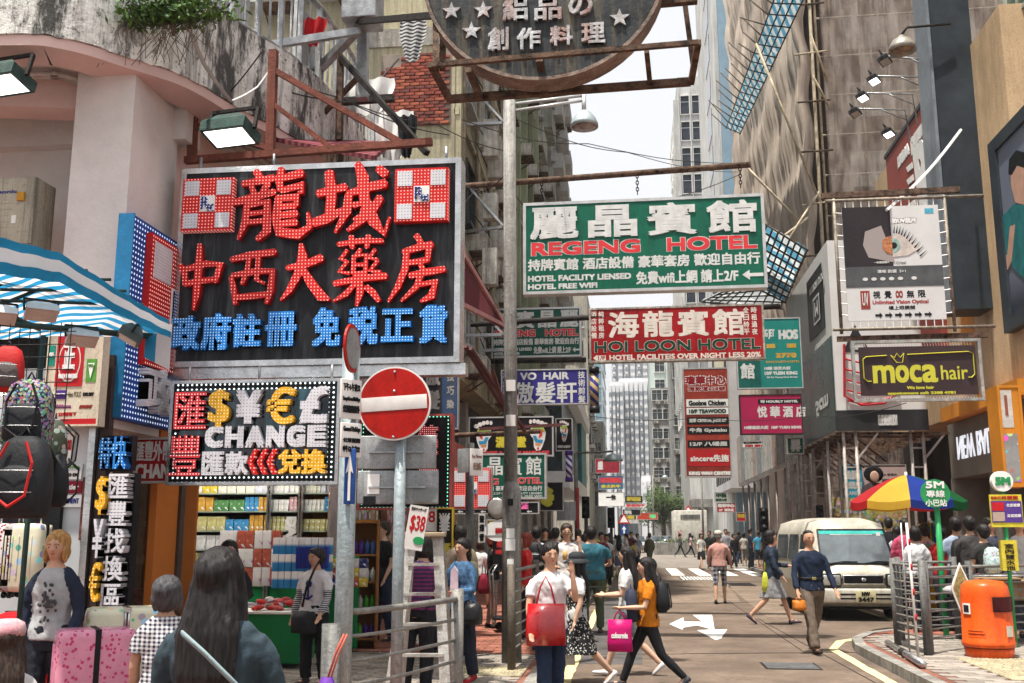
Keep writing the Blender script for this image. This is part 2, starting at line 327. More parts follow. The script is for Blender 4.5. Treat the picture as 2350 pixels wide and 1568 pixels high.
def tactile(par, x0, y0, nx, ny):
    t = .4
    for i in range(nx):
        for j in range(ny):
            mb = MB(); mb.box(x0 + i * t + .004, x0 + (i + 1) * t - .004, y0 + j * t + .004, y0 + (j + 1) * t - .004, PZ - .03, PZ + .004)
            for a in range(8):
                for b in range(8):
                    cx, cy = x0 + i * t + (a + .5) * .05, y0 + j * t + (b + .5) * .05; mb.add([(cx - .014, cy - .014, PZ + .004), (cx + .014, cy - .014, PZ + .004), (cx + .014, cy + .014, PZ + .004), (cx - .014, cy + .014, PZ + .004), (cx - .008, cy - .008, PZ + .011), (cx + .008, cy - .008, PZ + .011), (cx + .008, cy + .008, PZ + .011), (cx - .008, cy + .008, PZ + .011)], [(4, 5, 6, 7), (0, 1, 5, 4), (1, 2, 6, 5), (2, 3, 7, 6), (3, 0, 4, 7)], False)
            mb.build('tactile_tile', TACT, par)
tactile(pavR, 4.05, 12.1, 3, 5); tactile(pavL, -2.05, 11.8, 2, 2)
# markings: thin painted sheets with worn edges
def paint(name, mat, pts, z=.004, parent=None): return MB().poly(pts, z, z + .002, ax='z').build(name, mat, parent or road)
def wornm(col, key, thr=.47):
    m = M(col, .7, 0, .12, 5, .2, key=key).copy(); n = m.node_tree; b = n.nodes['Principled BSDF']; old = b.inputs['Base Color'].links[0].from_socket
    mx = n.nodes.new('ShaderNodeMix'); mx.data_type = 'RGBA'; q = n.nodes.new('ShaderNodeTexNoise'); q.inputs['Scale'].default_value = 9; q.inputs['Detail'].default_value = 8; q.inputs['Roughness'].default_value = .8
    tc = n.nodes.new('ShaderNodeTexCoord'); n.links.new(tc.outputs['Object'], q.inputs['Vector']); r_ = n.nodes.new('ShaderNodeValToRGB'); r_.color_ramp.elements[0].position = thr - .1; r_.color_ramp.elements[1].position = thr; n.links.new(q.outputs['Fac'], r_.inputs[0])
    n.links.new(r_.outputs[0], mx.inputs[0]); mx.inputs[6].default_value = (.11, .085, .066, 1); n.links.new(old, mx.inputs[7]); n.links.new(mx.outputs[2], b.inputs['Base Color']); return m
YEL = wornm((.72, .60, .30), 'worn_yellow_paint', .44); WHT = wornm((.78, .76, .72), 'worn_white_paint', .40)
def strip(name, mat, x, y0, y1, w, dx=0, parent=None, z=.004):
    n = max(2, int((y1 - y0) / .25)); l = [(x + dx * i / n - w / 2 + rnd.uniform(-.012, .012), y0 + (y1 - y0) * i / n) for i in range(n + 1)]; r_ = [(x + dx * i / n + w / 2 + rnd.uniform(-.012, .012), y0 + (y1 - y0) * i / n) for i in range(n + 1)]
    return paint(name, mat, l + r_[::-1], z, parent)
strip('yellow_line', YEL, -.80, 2, 33, .13); strip('yellow_line', YEL, -.80, 33.5, 48, .13)
strip('yellow_line', YEL, 2.90, 2, 16.0, .13); paint('yellow_line', YEL, [(2.85, 16.1), (2.97, 16.1), (3.3, 17.2), (4.2, 18.3), (5.1, 19.6), (5.1, 26), (4.97, 26), (4.97, 19.7), (4.1, 18.45), (3.18, 17.3)])
for i in range(9): strip('crossing_stripe', WHT, -1.2 + i * 1.07 + .9, 43, 51.2, .52)
for i in range(7): strip('crossing_stripe', WHT, -7.5 + i * 1.1, 54, 60, .55, parent=cross, z=.0)
# turning arrow
a0 = P(1700, 1430, Z=0)
paint('arrow_marking', WHT, [P(*q, Z=0).to_2d()[:] for q in [(1536, 1433), (1568, 1418), (1570, 1427), (1612, 1428), (1590, 1412), (1634, 1412), (1640, 1447), (1600, 1436), (1568, 1441), (1566, 1446)]])
paint('arrow_marking', WHT, [P(*q, Z=0).to_2d()[:] for q in [(1600, 1447), (1669, 1445), (1655, 1466), (1643, 1470)]])
JN = M((.03, .026, .022), .9, key='road_joint', var=.3)
for p_, q_ in (((1330, 1503), (2010, 1497)), ((1740, 1420), (2010, 1568)), ((1400, 1357), (1830, 1357)), ((1555, 1300), (1850, 1500)), ((1480, 1385), (1800, 1382)), ((1600, 1335), (1830, 1335))):
    p_, q_ = P(*p_, Z=.003), P(*q_, Z=.003); n = 14; pts = [p_.lerp(q_, i / n) + Vector((0, rnd.uniform(-.012, .012), 0)) for i in range(n + 1)]
    MB().tube([v - Vector((0, 0, .004)) for v in pts], .009, 4).build('road_joint', JN, road)
PATCH = M((.24, .18, .135), .85, 0, .2, 1.5, .25, key='patched_asphalt', kind='grime', c2=(.10, .085, .07))
paint('asphalt_patch', PATCH, [P(*q, Z=0).to_2d()[:] for q in [(1480, 1325), (1660, 1325), (1700, 1383), (1470, 1385)]], .001); paint('asphalt_patch', PATCH, [P(*q, Z=0).to_2d()[:] for q in [(1670, 1345), (1850, 1350), (1860, 1420), (1760, 1417)]], .001)
GREY = M((.095, .088, .085), .85, 0, .25, 1.5, .3, key='dark_asphalt'); paint('asphalt_patch', GREY, [(-.72, 14), (.1, 14), (.25, 30), (-.72, 30)], .001)  # shade along the left side of the road, painted as a darker sheet
def cover(label, c4, nx, ny, m=STEEL):
    p4 = [P(*q, Z=0) for q in c4]; cx = sum((q for q in p4), Vector()) / 4; w = (p4[1] - p4[0]).length; h = (p4[3] - p4[0]).length
    e = empty('manhole_cover', (cx.x, cx.y, 0), 0, label, 'manhole cover'); mb = MB(); mb.box(-w / 2, w / 2, -h / 2, h / 2, -.02, .006); mb.build('frame', IRON, e)
    mb = MB()
    for i in range(nx):
        for j in range(ny):
            x, y = -w / 2 + .03 + (i + .5) * (w - .06) / nx, -h / 2 + .03 + (j + .5) * (h - .06) / ny; mb.box(x - (w - .06) / nx * .32, x + (w - .06) / nx * .32, y - (h - .06) / ny * .32, y + (h - .06) / ny * .32, .004, .012)
    tag(mb.build('tread_plate', m, e), kind='stuff')
cover('rectangular steel manhole cover with tread studs in the road foreground', [(1752, 1537), (1880, 1537), (1870, 1522), (1755, 1522)], 22, 5)
cover('small pale manhole cover mid road before the crossing', [(1560, 1332), (1645, 1332), (1640, 1324), (1560, 1324)], 10, 4, WHITE)
cover('dark manhole cover between the plaid shorts man and the denim jacket woman', [(1670, 1345), (1730, 1345), (1725, 1338), (1672, 1338)], 8, 4, IRON)
# ---------------------------------------------------------------- buildings
GLASS = M((.05, .065, .075), .12, 0, .5, 1.2, 0, key='window_glass', spec=.8); GLASSB = M((.16, .17, .17), .3, 0, .5, 2, 0, key='curtained_glass'); GLASST = M((.18, .30, .36), .12, .2, .3, .8, 0, key='blue_tinted_glass', spec=.8)
FRAMEM = M((.50, .50, .48), .5, .2, .25, 4, .1, key='window_frame'); DFRAME = M((.05, .05, .05), .5, key='dark_window_frame')
def win_mesh(w, h, nm, fm, cols=2, rows=2, gl=GLASS, d=.12, sill=True):
    mb = MB(); mb.mat(fm); f = .05
    mb.box(-w / 2, w / 2, -d, .02, h - f, h); mb.box(-w / 2, w / 2, -d, .02, 0, f); mb.box(-w / 2, -w / 2 + f, -d, .02, f, h - f); mb.box(w / 2 - f, w / 2, -d, .02, f, h - f)
    for i in range(1, cols): x = -w / 2 + w * i / cols; mb.box(x - .02, x + .02, -.05, 0, f, h - f)
    for j in range(1, rows): z = h * (j if rows > 2 else .68) / (rows if rows > 2 else 1); mb.box(-w / 2 + f, w / 2 - f, -.048, 0, z - .02, z + .02)
    if sill: mb.box(-w / 2 - .08, w / 2 + .08, -.22, .02, -.09, -.002)
    mb.mat(gl).box(-w / 2 + f, w / 2 - f, -.01, .015, f, h - f)
    o = mb.build('window'); me = o.data; bpy.data.objects.remove(o); return me
ACW = M((.52, .50, .44), .6, 0, .25, 5, .1, key='aircon_casing', kind='grime')
def ac_mesh():
    mb = MB(); mb.mat(ACW).bbox(-.35, .35, -.55, .05, 0, .42, .02); mb.mat(M((.07, .07, .07), .7, key='aircon_grille')).box(-.30, .05, -.556, -.54, .05, .37)
    for k in range(7): mb.mat(ACW).box(-.30, .05, -.562, -.553, .07 + k * .045, .085 + k * .045)
    mb.mat(ACW).box(.08, .30, -.556, -.54, .06, .36); mb.mat(ROD).bar((-.3, -.5, -.03), (-.3, 0, -.35), .03); mb.bar((.3, -.5, -.03), (.3, 0, -.35), .03); mb.box(-.38, .38, -.6, 0, -.045, -.012)
    o = mb.build('air_conditioner'); me = o.data; bpy.data.objects.remove(o); return me
AC = ac_mesh()
def face(root, side, a0, a1, c, z0, fl, nf, nb, wm, acp=0., skip=lambda i, j: False, extra=None, jit=0.):
    'rows of windows on one face; side -> outward direction: +x, -x, -y'
    rz = {'+x': R(90), '-x': R(-90), '-y': 0}[side]; n = 0
    for j in range(nf):
        for i in range(nb):
            if skip(i, j): continue
            t = a0 + (a1 - a0) * (i + .5) / nb; z = z0 + fl * j; loc = (t, c, z) if side == '-y' else (c, t, z)
            wq = wm[(i * 7 + j * 5 + (i * j) % 3) % len(wm)] if isinstance(wm, list) else wm; link_mesh('window', wq, root, loc, rz)
            if rnd.random() < acp:
                dz = -.62; dt = rnd.uniform(-.5, .5); l2 = (t + dt, c, z + dz) if side == '-y' else (c, t + dt, z + dz); link_mesh('air_conditioner', AC, root, l2, rz)
def building(label, x0, x1, y0, y1, z0, z1, m, parts=None, cat='building', name='building'):
    e = empty(name, ((x0 + x1) / 2, (y0 + y1) / 2, 0), 0, label, cat); e.location = (0, 0, 0); mb = MB(); mb.box(x0, x1, y0, y1, z0, z1); mb.build('wall', m, e); return e
CREAM = M((.44, .40, .27), .85, 0, .2, .5, .4, key='cream_render', kind='grime', c2=(.14, .12, .09)); PGREEN = M((.33, .37, .24), .85, 0, .2, .5, .4, key='green_render', kind='grime'); PALE = M((.48, .47, .43), .85, 0, .2, .5, .4, key='pale_render', kind='grime', c2=(.14, .13, .12)); GREYR = M((.34, .34, .33), .8, 0, .25, .4, .4, key='grey_render', kind='grime')
WHB = M((.62, .62, .60), .8, 0, .15, .4, .2, key='white_facade', kind='grime', c2=(.3, .3, .3)); TEAL = M((.05, .22, .21), .5, 0, .2, 1, .05, key='teal_cladding')
w1 = [win_mesh(1.5, 1.5, 'w', FRAMEM, 3, 2), win_mesh(1.5, 1.5, 'w', FRAMEM, 3, 2, GLASSB), win_mesh(1.3, 1.6, 'w', DFRAME, 2, 2)]
# --- left tenement with the brick patch
X2 = -3.86
b2 = building('old cream tenement with a bare red brick patch in its end wall', X2 - 9, X2, 22, 31, 5.2, 36, CREAM)
mb = MB()
for zz in (8.2, 11.2, 14.2, 17.2, 20.2, 23.2, 26.2, 29.2): mb.box(X2 - .02, X2 + .10, 22.0, 30.98, zz, zz + .16)
for yy in (22.15, 25.0, 28.0): mb.box(X2 - .02, X2 + .14, yy - .12, yy + .12, 5.2, 41)
mb.build('pier', CREAM, b2)
face(b2, '+x', 22.4, 31, X2, 6.0, 3, 11, 3, w1, .75)
for (x, z) in ((-7.1, 14.3), (-9.0, 14.3), (-7.1, 17.3), (-9, 17.3)): link_mesh('window', w1[0], b2, (x, 22, z), 0); link_mesh('air_conditioner', AC, b2, (x + .9, 22, z - .3), 0)
mb = MB(); mb.box(X2 - 2.4, X2 - .003, 21.96, 21.999, 12.95, 13.4); mb.build('cement_band', M((.36, .34, .30), .9, 0, .3, 3, .5, key='cement_band', kind='streak', c2=(.16, .14, .12)), b2)
bp0, bp1, bz0, bz1 = P(875, 200, Y=22).x, X2 - .1, 10.95, 12.75
MB().box(bp0, bp1, 21.975, 22.0, bz0, bz1).build('mortar_bed', M((.25, .21, .18), .95, key='mortar'), b2)
bmats = [M(c_, .85, 0, .25, 8, .4, key='brick_%d' % i) for i, c_ in enumerate(((.30, .075, .05), (.24, .06, .042), (.37, .11, .065), (.17, .055, .045)))]
bms = []
for q in bmats: o = MB().bbox(-.108, .108, -.035, .02, -.034, .034, .006).build('brick', q); bms.append(o.data); bpy.data.objects.remove(o)
nbk = 0; bh = .0815; bw = .235
for j in range(int((bz1 - bz0) / bh)):
    for i in range(int((bp1 - bp0) / bw) + 1):
        x = bp0 + .06 + (i + .5 * (j % 2)) * bw + .05; z = bz0 + (j + .5) * bh
        if x > bp1 - .1 or nbk >= 300 or (j > 17 and x < bp0 + .5): continue
        link_mesh('brick', rnd.choice(bms), b2, (x, 21.965 + rnd.uniform(-.008, .006), z + rnd.uniform(-.004, .004)), 0); nbk += 1
for k in range(7):
    zz = 6.2 + k * 2.6; mb = MB()
    mb.bar((X2, 23.1 + .3 * (k % 2), zz), (X2 + 1.05, 23.1, zz), .07); mb.bar((X2, 25.1, zz), (X2 + 1.05, 25.1, zz), .07); mb.bar((X2 + 1.0, 23, zz), (X2 + 1.0, 25.3, zz), .06); mb.bar((X2 + 1, 23, zz), (X2, 23, zz + 1.2), .05); mb.build('bracket', STEEL, b2)
for k, (yy, zz) in enumerate(((23.2, 12.2), (23.3, 10.6), (24.0, 10.3), (23.2, 9.0), (24.4, 13.0), (23.2, 7.4), (24.5, 8.4))): MB().bbox(X2 + .5, X2 + .85, yy - .15, yy + .15, zz, zz + rnd.uniform(.6, 1.1), .02).build('meter_box', ACW, b2)
for yy in (22.5, 24.7, 27.2, 29.6): MB().tube([(X2 + .12, yy, 5.2), (X2 + .12, yy, 30)], .055, 6).build('drain_pipe', M((.40, .37, .28), .6, 0, .3, 4, key='painted_pipe', kind='grime'), b2)
for k in range(26):
    y = rnd.uniform(22.2, 30.5); z = rnd.uniform(6.2, 16); MB().tube([(X2 + .16, y, z), (X2 + .5, y + rnd.uniform(.2, 1), z - rnd.uniform(.3, .9)), (X2 + .3, y + rnd.uniform(1, 2.2), z + rnd.uniform(-.5, .8))], .014, 4).build('loose_cable', IRON, b2)
# --- further left tenements
b3 = building('green washed tenement beyond the cream one on the left', X2 - 9, X2 + .25, 31, 38, 5.2, 33, PGREEN)
face(b3, '+x', 31.2, 37.8, X2 + .25, 6.0, 2.9, 9, 3, w1, .7); mb = MB()
for yy in (31.2, 33.4, 35.6, 37.8): mb.box(X2 + .2, X2 + .55, yy - .13, yy + .13, 5.2, 32)
mb.build('pier', PGREEN, b3)
b4 = building('pale tenement with grey balcony boxes on the left', X2 - 9, X2, 38, 49, 5.2, 34, PALE)
face(b4, '+x', 38.2, 48.8, X2, 6.0, 2.9, 9, 4, w1, .5)
for j in range(9):
    for i in range(2): z = 5.6 + 2.9 * j; y = 40.5 + i * 5.2; MB().box(X2, X2 + .6, y - 1.2, y + 1.2, z, z + .95).build('balcony', M((.40, .42, .36), .8, key='balcony_panel', kind='grime'), b4)
b5 = building('grey and white tenement by the junction, last of the left row', X2 - 12, X2 + .15, 49, 60, 5.2, 31, GREYR)
face(b5, '+x', 49.2, 59.8, X2 + .15, 6.0, 2.9, 8, 4, w1, .5)
for j in range(8):
    for i in range(3): z = 5.6 + 2.9 * j; y = 51 + i * 3.6; MB().box(X2 + .15, X2 + .75, y - 1.1, y + 1.1, z, z + .8).build('balcony', WHB, b5)
# shop strip under the left tenements
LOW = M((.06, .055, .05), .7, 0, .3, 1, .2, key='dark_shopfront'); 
gs = building('row of open ground floor shops under the left tenements', -14, -4.5, 22, 60, 0, 5.2, LOW)
for k in range(9):
    y = 23 + k * 4.1; col = [(.55, .10, .06), (.6, .5, .2), (.5, .5, .5), (.1, .3, .25), (.55, .2, .05)][k % 5]
    MB().box(-4.5, -4.28, y, y + 3.6, 3.1, 3.9).build('fascia_board', M(col, .5, key='fascia_%d' % (k % 5), kind='multi', p=6, c2=(.6, .7, .25)), gs); MB().box(-4.5, -4.44, y, y + 3.6, .15, 2.9).build('display_window', M((.28, .20, .13), .4, 0, .6, 3, key='lit_goods_%d' % (k % 3), kind='multi', p=5 + k % 3, c2=(.55, .55, .42)), gs)
    MB().box(-4.6, -4.3, y - .32, y - .02, 0, 5.1).build('pier', PALE, gs)
# white canopy building at the junction with teal panels
cb = building('low corner block with teal panels and a white canopy at the junction', -12, -3.2, 60, 61, 4.0, 9, TEAL)
mb = MB(); mb.box(-4.6, -2.6, 44, 62, 3.6, 4.3); mb.box(-4.4, -2.4, 44, 62, 7.6, 8.3); mb.build('white_canopy', WHITE, cb)
MB().box(-4.4, -2.9, 44, 62, 4.35, 7.6).build('curtain_wall', GLASS, cb); mb = MB()
for k in range(14): mb.box(-2.92, -2.84, 44.2 + k * 1.3, 44.3 + k * 1.3, 4.35, 7.6)
mb.build('mullion', ALU, cb); MB().box(-2.88, -2.62, 56, 61.9, 4.3, 7.62).build('teal_panel', TEAL, cb)
# --- left corner building: column, beams, curved balcony slab
PINK = M((.66, .47, .43), .85, 0, .07, 1.2, .25, key='pink_render'); PLAS = M((.66, .61, .585), .85, 0, .06, 2.5, .3, key='white_render'); MOLD = M((.72, .71, .67), .95, 0, .15, 1.6, .7, key='mouldy_render', kind='mold'); DARKW = M((.07, .068, .065), .85, 0, .3, 1.5, .4, key='dark_soiled_wall', kind='grime')
c1 = empty('corner_building', (0, 0, 0), 0, 'corner shop block with a curved mouldy balcony over pale pink walls', 'building')
MB().box(-5.13, XL, 8.56, 9.5, 2.6, 5.98).build('column', PLAS, c1); MB().box(XL - .35, XL - .02, 9.5, 10.05, 3.3, 5.98).build('wall', PINK, c1)
MB().box(XL - .35, XL - .03, 10.05, 15.6, 3.3, 5.98).build('wall', PINK, c1)
MB().box(-14, -5.12, 9.55, 9.75, 4.3, 5.98).build('wall', PLAS, c1); MB().box(-14, -5.3, 11.2, 11.3, .1, 4.3).build('wall', DARKW, c1)
MB().box(-5.4, -5.124, 9.5, 9.7, 3.5, 5.0).build('pier', PINK, c1)
arc = [(-14, 7.75), (-7.5, 7.78), (-5.46, 7.84), (-4.93, 7.99), (-4.54, 8.42), (-4.19, 8.88), (-3.94, 9.7), (-3.67, 10.4), (-3.50, 11.3), (-3.48, 13), (-3.48, 15.6)]
def smooth2(p_, n=6):
    o = []
    for i in range(len(p_) - 1):
        a, b, c, d = (Vector(p_[max(0, min(len(p_) - 1, k))]) for k in (i - 1, i, i + 1, i + 2))
        for k in range(n): t = k / n; o.append(((b * 2 + (c - a) * t + (a * 2 - b * 5 + c * 4 - d) * t * t + (-a + b * 3 - c * 3 + d) * t ** 3) * .5)[:])
    return o + [tuple(p_[-1])]
arc = smooth2(arc); off = lambda d: [(x - d * ny, y + d * nx) for (x, y), (nx, ny) in zip(arc, [((Vector(arc[min(i + 1, len(arc) - 1)]) - Vector(arc[max(i - 1, 0)])).normalized()[:]) for i in range(len(arc))])]
def band(name, o0, o1, z0, z1, m, jag=0):
    A, B = off(o0), off(o1); n = len(A); mb = MB(); vs = []
    for a, b in zip(A, B): j = rnd.uniform(-jag, jag); vs += [(a[0], a[1], z0 + j), (a[0], a[1], z1), (b[0], b[1], z1), (b[0], b[1], z0 + j)]
    fs = [(i * 4 + k, i * 4 + (k + 1) % 4, i * 4 + 4 + (k + 1) % 4, i * 4 + 4 + k) for i in range(n - 1) for k in range(4)]
    return mb.add(vs, fs, False).build(name, m, c1)
band('balcony_parapet', 0, .16, 6.03, 6.95, MOLD, .012); band('soffit_edge', .02, .42, 5.93, 6.03, PINK)
MB().poly([(x, y) for x, y in off(.3)] + [(-14, 15.6)], 6.0, 6.12, ax='z').build('balcony_slab', PLAS, c1)
band('beam', .95, 1.25, 5.78, 6.0, PLAS)
MB().box(-14, -4.42, 9.4, 9.75, 5.62, 5.995).build('beam', PLAS, c1); MB().bar((-5.2, 8.9, 5.85), (-9.5, 8.0, 5.85), .32, .3).build('beam', PINK, c1)
mb = MB(); cp = off(.62)
mb.tube([(x, y, 5.94) for x, y in cp], .028, 6); mb.tube([(x, y, 5.945) for x, y in off(.70)], .022, 6); mb.build('conduit', M((.50, .46, .42), .5, .2, key='conduit'), c1)
MB().box(-14, -4.0, 15.6, 15.8, 3.3, 6.9).build('wall', PINK, c1); MB().box(-14, -7.5, 14, 22, 6.1, 9.0).build('wall', GREYR, c1)
# terrace railing and clutter
def railing(name, label, pts, z0, h, m, step=.16, par=None, top=.06):
    e = par or empty(name, (pts[0][0], pts[0][1], z0), 0, label, 'railing'); mb = MB(); off_ = Vector((0, 0, 0)) if par else -e.location
    L_ = [Vector((*p_, z0)) + off_ for p_ in pts]; MB().tube([p_ + Vector((0, 0, h)) for p_ in L_], top * .6, 6).build('top_rail', m, e); MB().tube([p_ + Vector((0, 0, .08)) for p_ in L_], top * .4, 6).build('bottom_rail', m, e)
    for a, b in zip(L_, L_[1:]):
        n = max(1, int((b - a).length / step))
        for i in range(n): p_ = a.lerp(b, i / n); MB().bar(p_ + Vector((0, 0, .0)), p_ + Vector((0, 0, h)), .022 if i % 6 else .06).build('baluster', m, e)
    return e
ra = off(.1); ra = [p_ for p_ in ra if p_[1] > 8.6]
railing('balcony_railing', 'grey metal balcony railing on top of the mouldy parapet', ra[::3], 6.95, 1.0, STEEL, .15)
for k, yy in enumerate((9.3, 10.6, 12.0)):
    x = [q for q in ra if q[1] >= yy][0][0]; MB().box(x - .1, x - .06, yy + .1, yy + 1.1, 7.0, 7.85).build('corrugated_sheet', M((.60, .62, .63), .5, 0, .2, 9, .5, key='corrugated_sheet', kind='stripe', p=(0, 14, 0), c2=(.42, .44, .45)), c1)
# --- right: shoe shop block, dark fin, old window block
NBR = M((.30, .062, .045), .6, 0, .12, .8, .15, key='maroon_board'); BEIGE = M((.60, .43, .26), .6, 0, .12, .8, .15, key='cream_cladding', kind='grime', c2=(.45, .30, .18)); ORNG = M((.58, .22, .02), .6, 0, .15, 1, .1, key='orange_cladding'); FIN = M((.035, .045, .055), .5, 0, .25, 1, .15, key='dark_slate_cladding')
nb = building('shoe shop block with maroon and cream cladding on the right', XR, XR + 9, 22.5, 34.5, 4.7, 13.45, BEIGE)
MB().box(XR - .15, XR - .003, 28.0, 32.4, 6.6, 13.5).build('maroon_panel', NBR, nb)
MB().box(XR - .18, XR + .4, 28.0, 32.5, 13.5, 13.62).build('cornice', FIN, nb)
zz = P(2100, 620, X=XR).z
for p4 in ([(2143, 340), (2168, 310), (2190, 655), (2155, 660)],): MB().poly([(P(*q, X=XR - .02).y, P(*q, X=XR - .02).z) for q in [(2140, 345), (2167, 225), (2182, 640), (2158, 660)]], XR - .006, XR + .1, ax='x').build('orange_panel', ORNG, nb)
MB().poly([(P(*q, X=XR - .02).y, P(*q, X=XR - .02).z) for q in [(2197, 590), (2222, 560), (2240, 880), (2210, 900)]], XR - .008, XR + .1, ax='x').build('orange_panel', ORNG, nb)
MB().box(XR - .35, XR + .1, 22.5, 28, 4.55, 4.9).build('orange_edge', ORNG, nb)
# recessed shop below
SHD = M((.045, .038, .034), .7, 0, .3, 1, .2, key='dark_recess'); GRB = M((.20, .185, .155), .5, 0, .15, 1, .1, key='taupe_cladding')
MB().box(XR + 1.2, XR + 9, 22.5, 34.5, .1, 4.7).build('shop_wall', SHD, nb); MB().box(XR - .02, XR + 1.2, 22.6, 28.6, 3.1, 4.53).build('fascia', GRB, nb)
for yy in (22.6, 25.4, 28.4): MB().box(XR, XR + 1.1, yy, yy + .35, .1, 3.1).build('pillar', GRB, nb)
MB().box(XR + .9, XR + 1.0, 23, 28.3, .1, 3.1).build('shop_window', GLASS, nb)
x0, x1 = P(2165, 0, Y=25).x, P(2260, 750, Y=25).x
fin = empty('billboard_fin', (8.2, 25, 0), 0, 'tall dark slate billboard box rising along the right facade', 'billboard box'); MB().box(-.65, .35, -.5, .45, 6.85, 24).build('casing', FIN, fin); MB().box(-.69, -.62, -.55, .5, 6.8, 24).build('edge_trim', M((.22, .25, .28), .4, .4, key='blue_steel_trim'), fin)
ob = building('old rendered block with green glazed windows at the far right', 9.2, 16, 19.5, 24.4, 9.2, 30, M((.46, .43, .36), .9, 0, .2, 1.2, .5, key='cracked_render', kind='grime', c2=(.16, .14, .12)))
GG = M((.13, .20, .17), .15, 0, .5, 1, 0, key='green_glass', spec=.8); wg = win_mesh(1.9, 2.5, 'w', M((.40, .42, .36), .6, 0, .3, 4, key='old_window_frame'), 3, 2, GG)
for zz in (13.4, 16.2, 19): 
    for yy in (20.6, 22.9): link_mesh('window', wg, ob, (9.2, yy, zz), R(-90))
MB().box(9.05, 9.3, 19.5, 24.4, 13.1, 13.35).build('ledge', PALE, ob)
# --- scaffolded building
NETB = M((.24, .19, .16), .9, 0, .35, 1.2, .05, key='brown_netting', kind='streak', c2=(.44, .39, .35), p=(2.6, 2.6, .5), alpha=.55); NETL = M((.60, .51, .43), .8, 0, .15, .5, .03, key='pale_netting', kind='streak', c2=(.36, .30, .25), p=(1.4, 1.4, .3), alpha=.9)
def cloth(w, h, nu, nv, f, name, m, parent, thick=.0):
    vs = [f(i / nu, j / nv) for j in range(nv + 1) for i in range(nu + 1)]; fs = [(j * (nu + 1) + i, j * (nu + 1) + i + 1, (j + 1) * (nu + 1) + i + 1, (j + 1) * (nu + 1) + i) for j in range(nv) for i in range(nu)]
    return MB().add(vs, fs, True).build(name, m, parent)
sb = building('tower block wrapped in brown scaffold netting', 8.4, 22, 41.2, 66, 0, 52, M((.24, .18, .15), .9, 0, .3, .3, key='hidden_wall'))
def fn(u, v, amp=.55, s=(7, 1.2)):
    n_ = noise.noise(Vector((u * s[0] * 3, v * s[1] * 1.4, 3))); fold = noise.noise(Vector((u * s[0] * 8 + n_ * 1.4, v * s[1] * 2, 8))); return amp * (.30 * n_ + .55 * abs(fold) + .32 * abs(noise.noise(Vector((u * s[0] * 19 + 2 * n_, v * s[1] * 2.5, 4)))))
zz0, zz1 = 8, 52
def side_net(u, v):
    y = 40 + u * 27; z = zz0 + v * (zz1 - zz0); sag = .7 * math.sin(v * 44 / 3.2 * PI) ** 2
    return (7.75 - fn(u, v, 1.1, (12, 1.6)) - sag * .3, y, z)
cloth(0, 0, 430, 60, side_net, 'netting', NETL, sb)
cloth(0, 0, 150, 90, lambda u, v: (8.1 + u * 11, 40 - fn(u + 3, v, .16, (5, 1.0)), zz0 + v * (zz1 - zz0)), 'netting', NETB, sb)
mb = MB()
BP = M((.68, .60, .50), .7, key='bamboo_pale', var=.3); WB = M((.5, .48, .45), .7, key='hidden_window_band', kind='grime')
for k in range(17): MB().tube([(8.0, 40.35, 9 + k * 1.7), (19, 40.35, 9.1 + k * 1.7)], .045, 5).build('scaffold_rail', BP, sb)
for k in range(11): MB().tube([(8.6 + k * 1.1, 40.5, 8), (8.6 + k * 1.1, 40.5, 40)], .04, 5).build('scaffold_rail', BP, sb)
for k in range(8): MB().tube([(8.4 + k * 1.5, 40.42, 8 + 3 * (k % 3)), (11.9 + k * 1.5, 40.42, 15 + 3 * (k % 3))], .04, 5).build('scaffold_rail', BP, sb)
for k in range(8): MB().box(9.2, 14.5, 41.0, 41.19, 9.5 + k * 3, 11 + k * 3).build('window_band', WB, sb)
BAM = M((.50, .42, .30), .6, 0, .3, 3, .2, key='bamboo'); BAMD = M((.09, .065, .045), .7, 0, .3, 3, .2, key='dark_bamboo')
mb = MB(); mb.tube([(7.6, 39.6, 5.5), (7.6, 39.5, 16), (7.7, 39.5, 52)], .07, 6); mb.tube([(7.82, 39.55, 5.5), (7.8, 39.5, 52)], .05, 6)
mb.build('corner_pole', BAM, sb)
for k in range(14):
    z = 8 + k * 2.1; mb = MB().tube([(6.9, 39.3 + rnd.uniform(-.2, .2), z), (8.2, 39.5, z + .15)], .04, 5); mb.build('bamboo_pole', BAMD if k % 3 else BAM, sb)
for (a, b) in (((1735, 100, 7.2), (1880, 460)), ((1715, 385, 7), (1845, 520)), ((1860, 80, 7.3), (1900, 190)), ((1865, 175, 7.3), (1905, 250)), ((1750, 640, 6.3), (1880, 440)), ((1775, 560, 6.5), (1855, 500))):
    p_, q_ = P(a[0], a[1], Y=38.6), P(b[0], b[1], Y=39.2); MB().tube([p_, q_], .05, 5).build('bamboo_pole', BAM, sb)
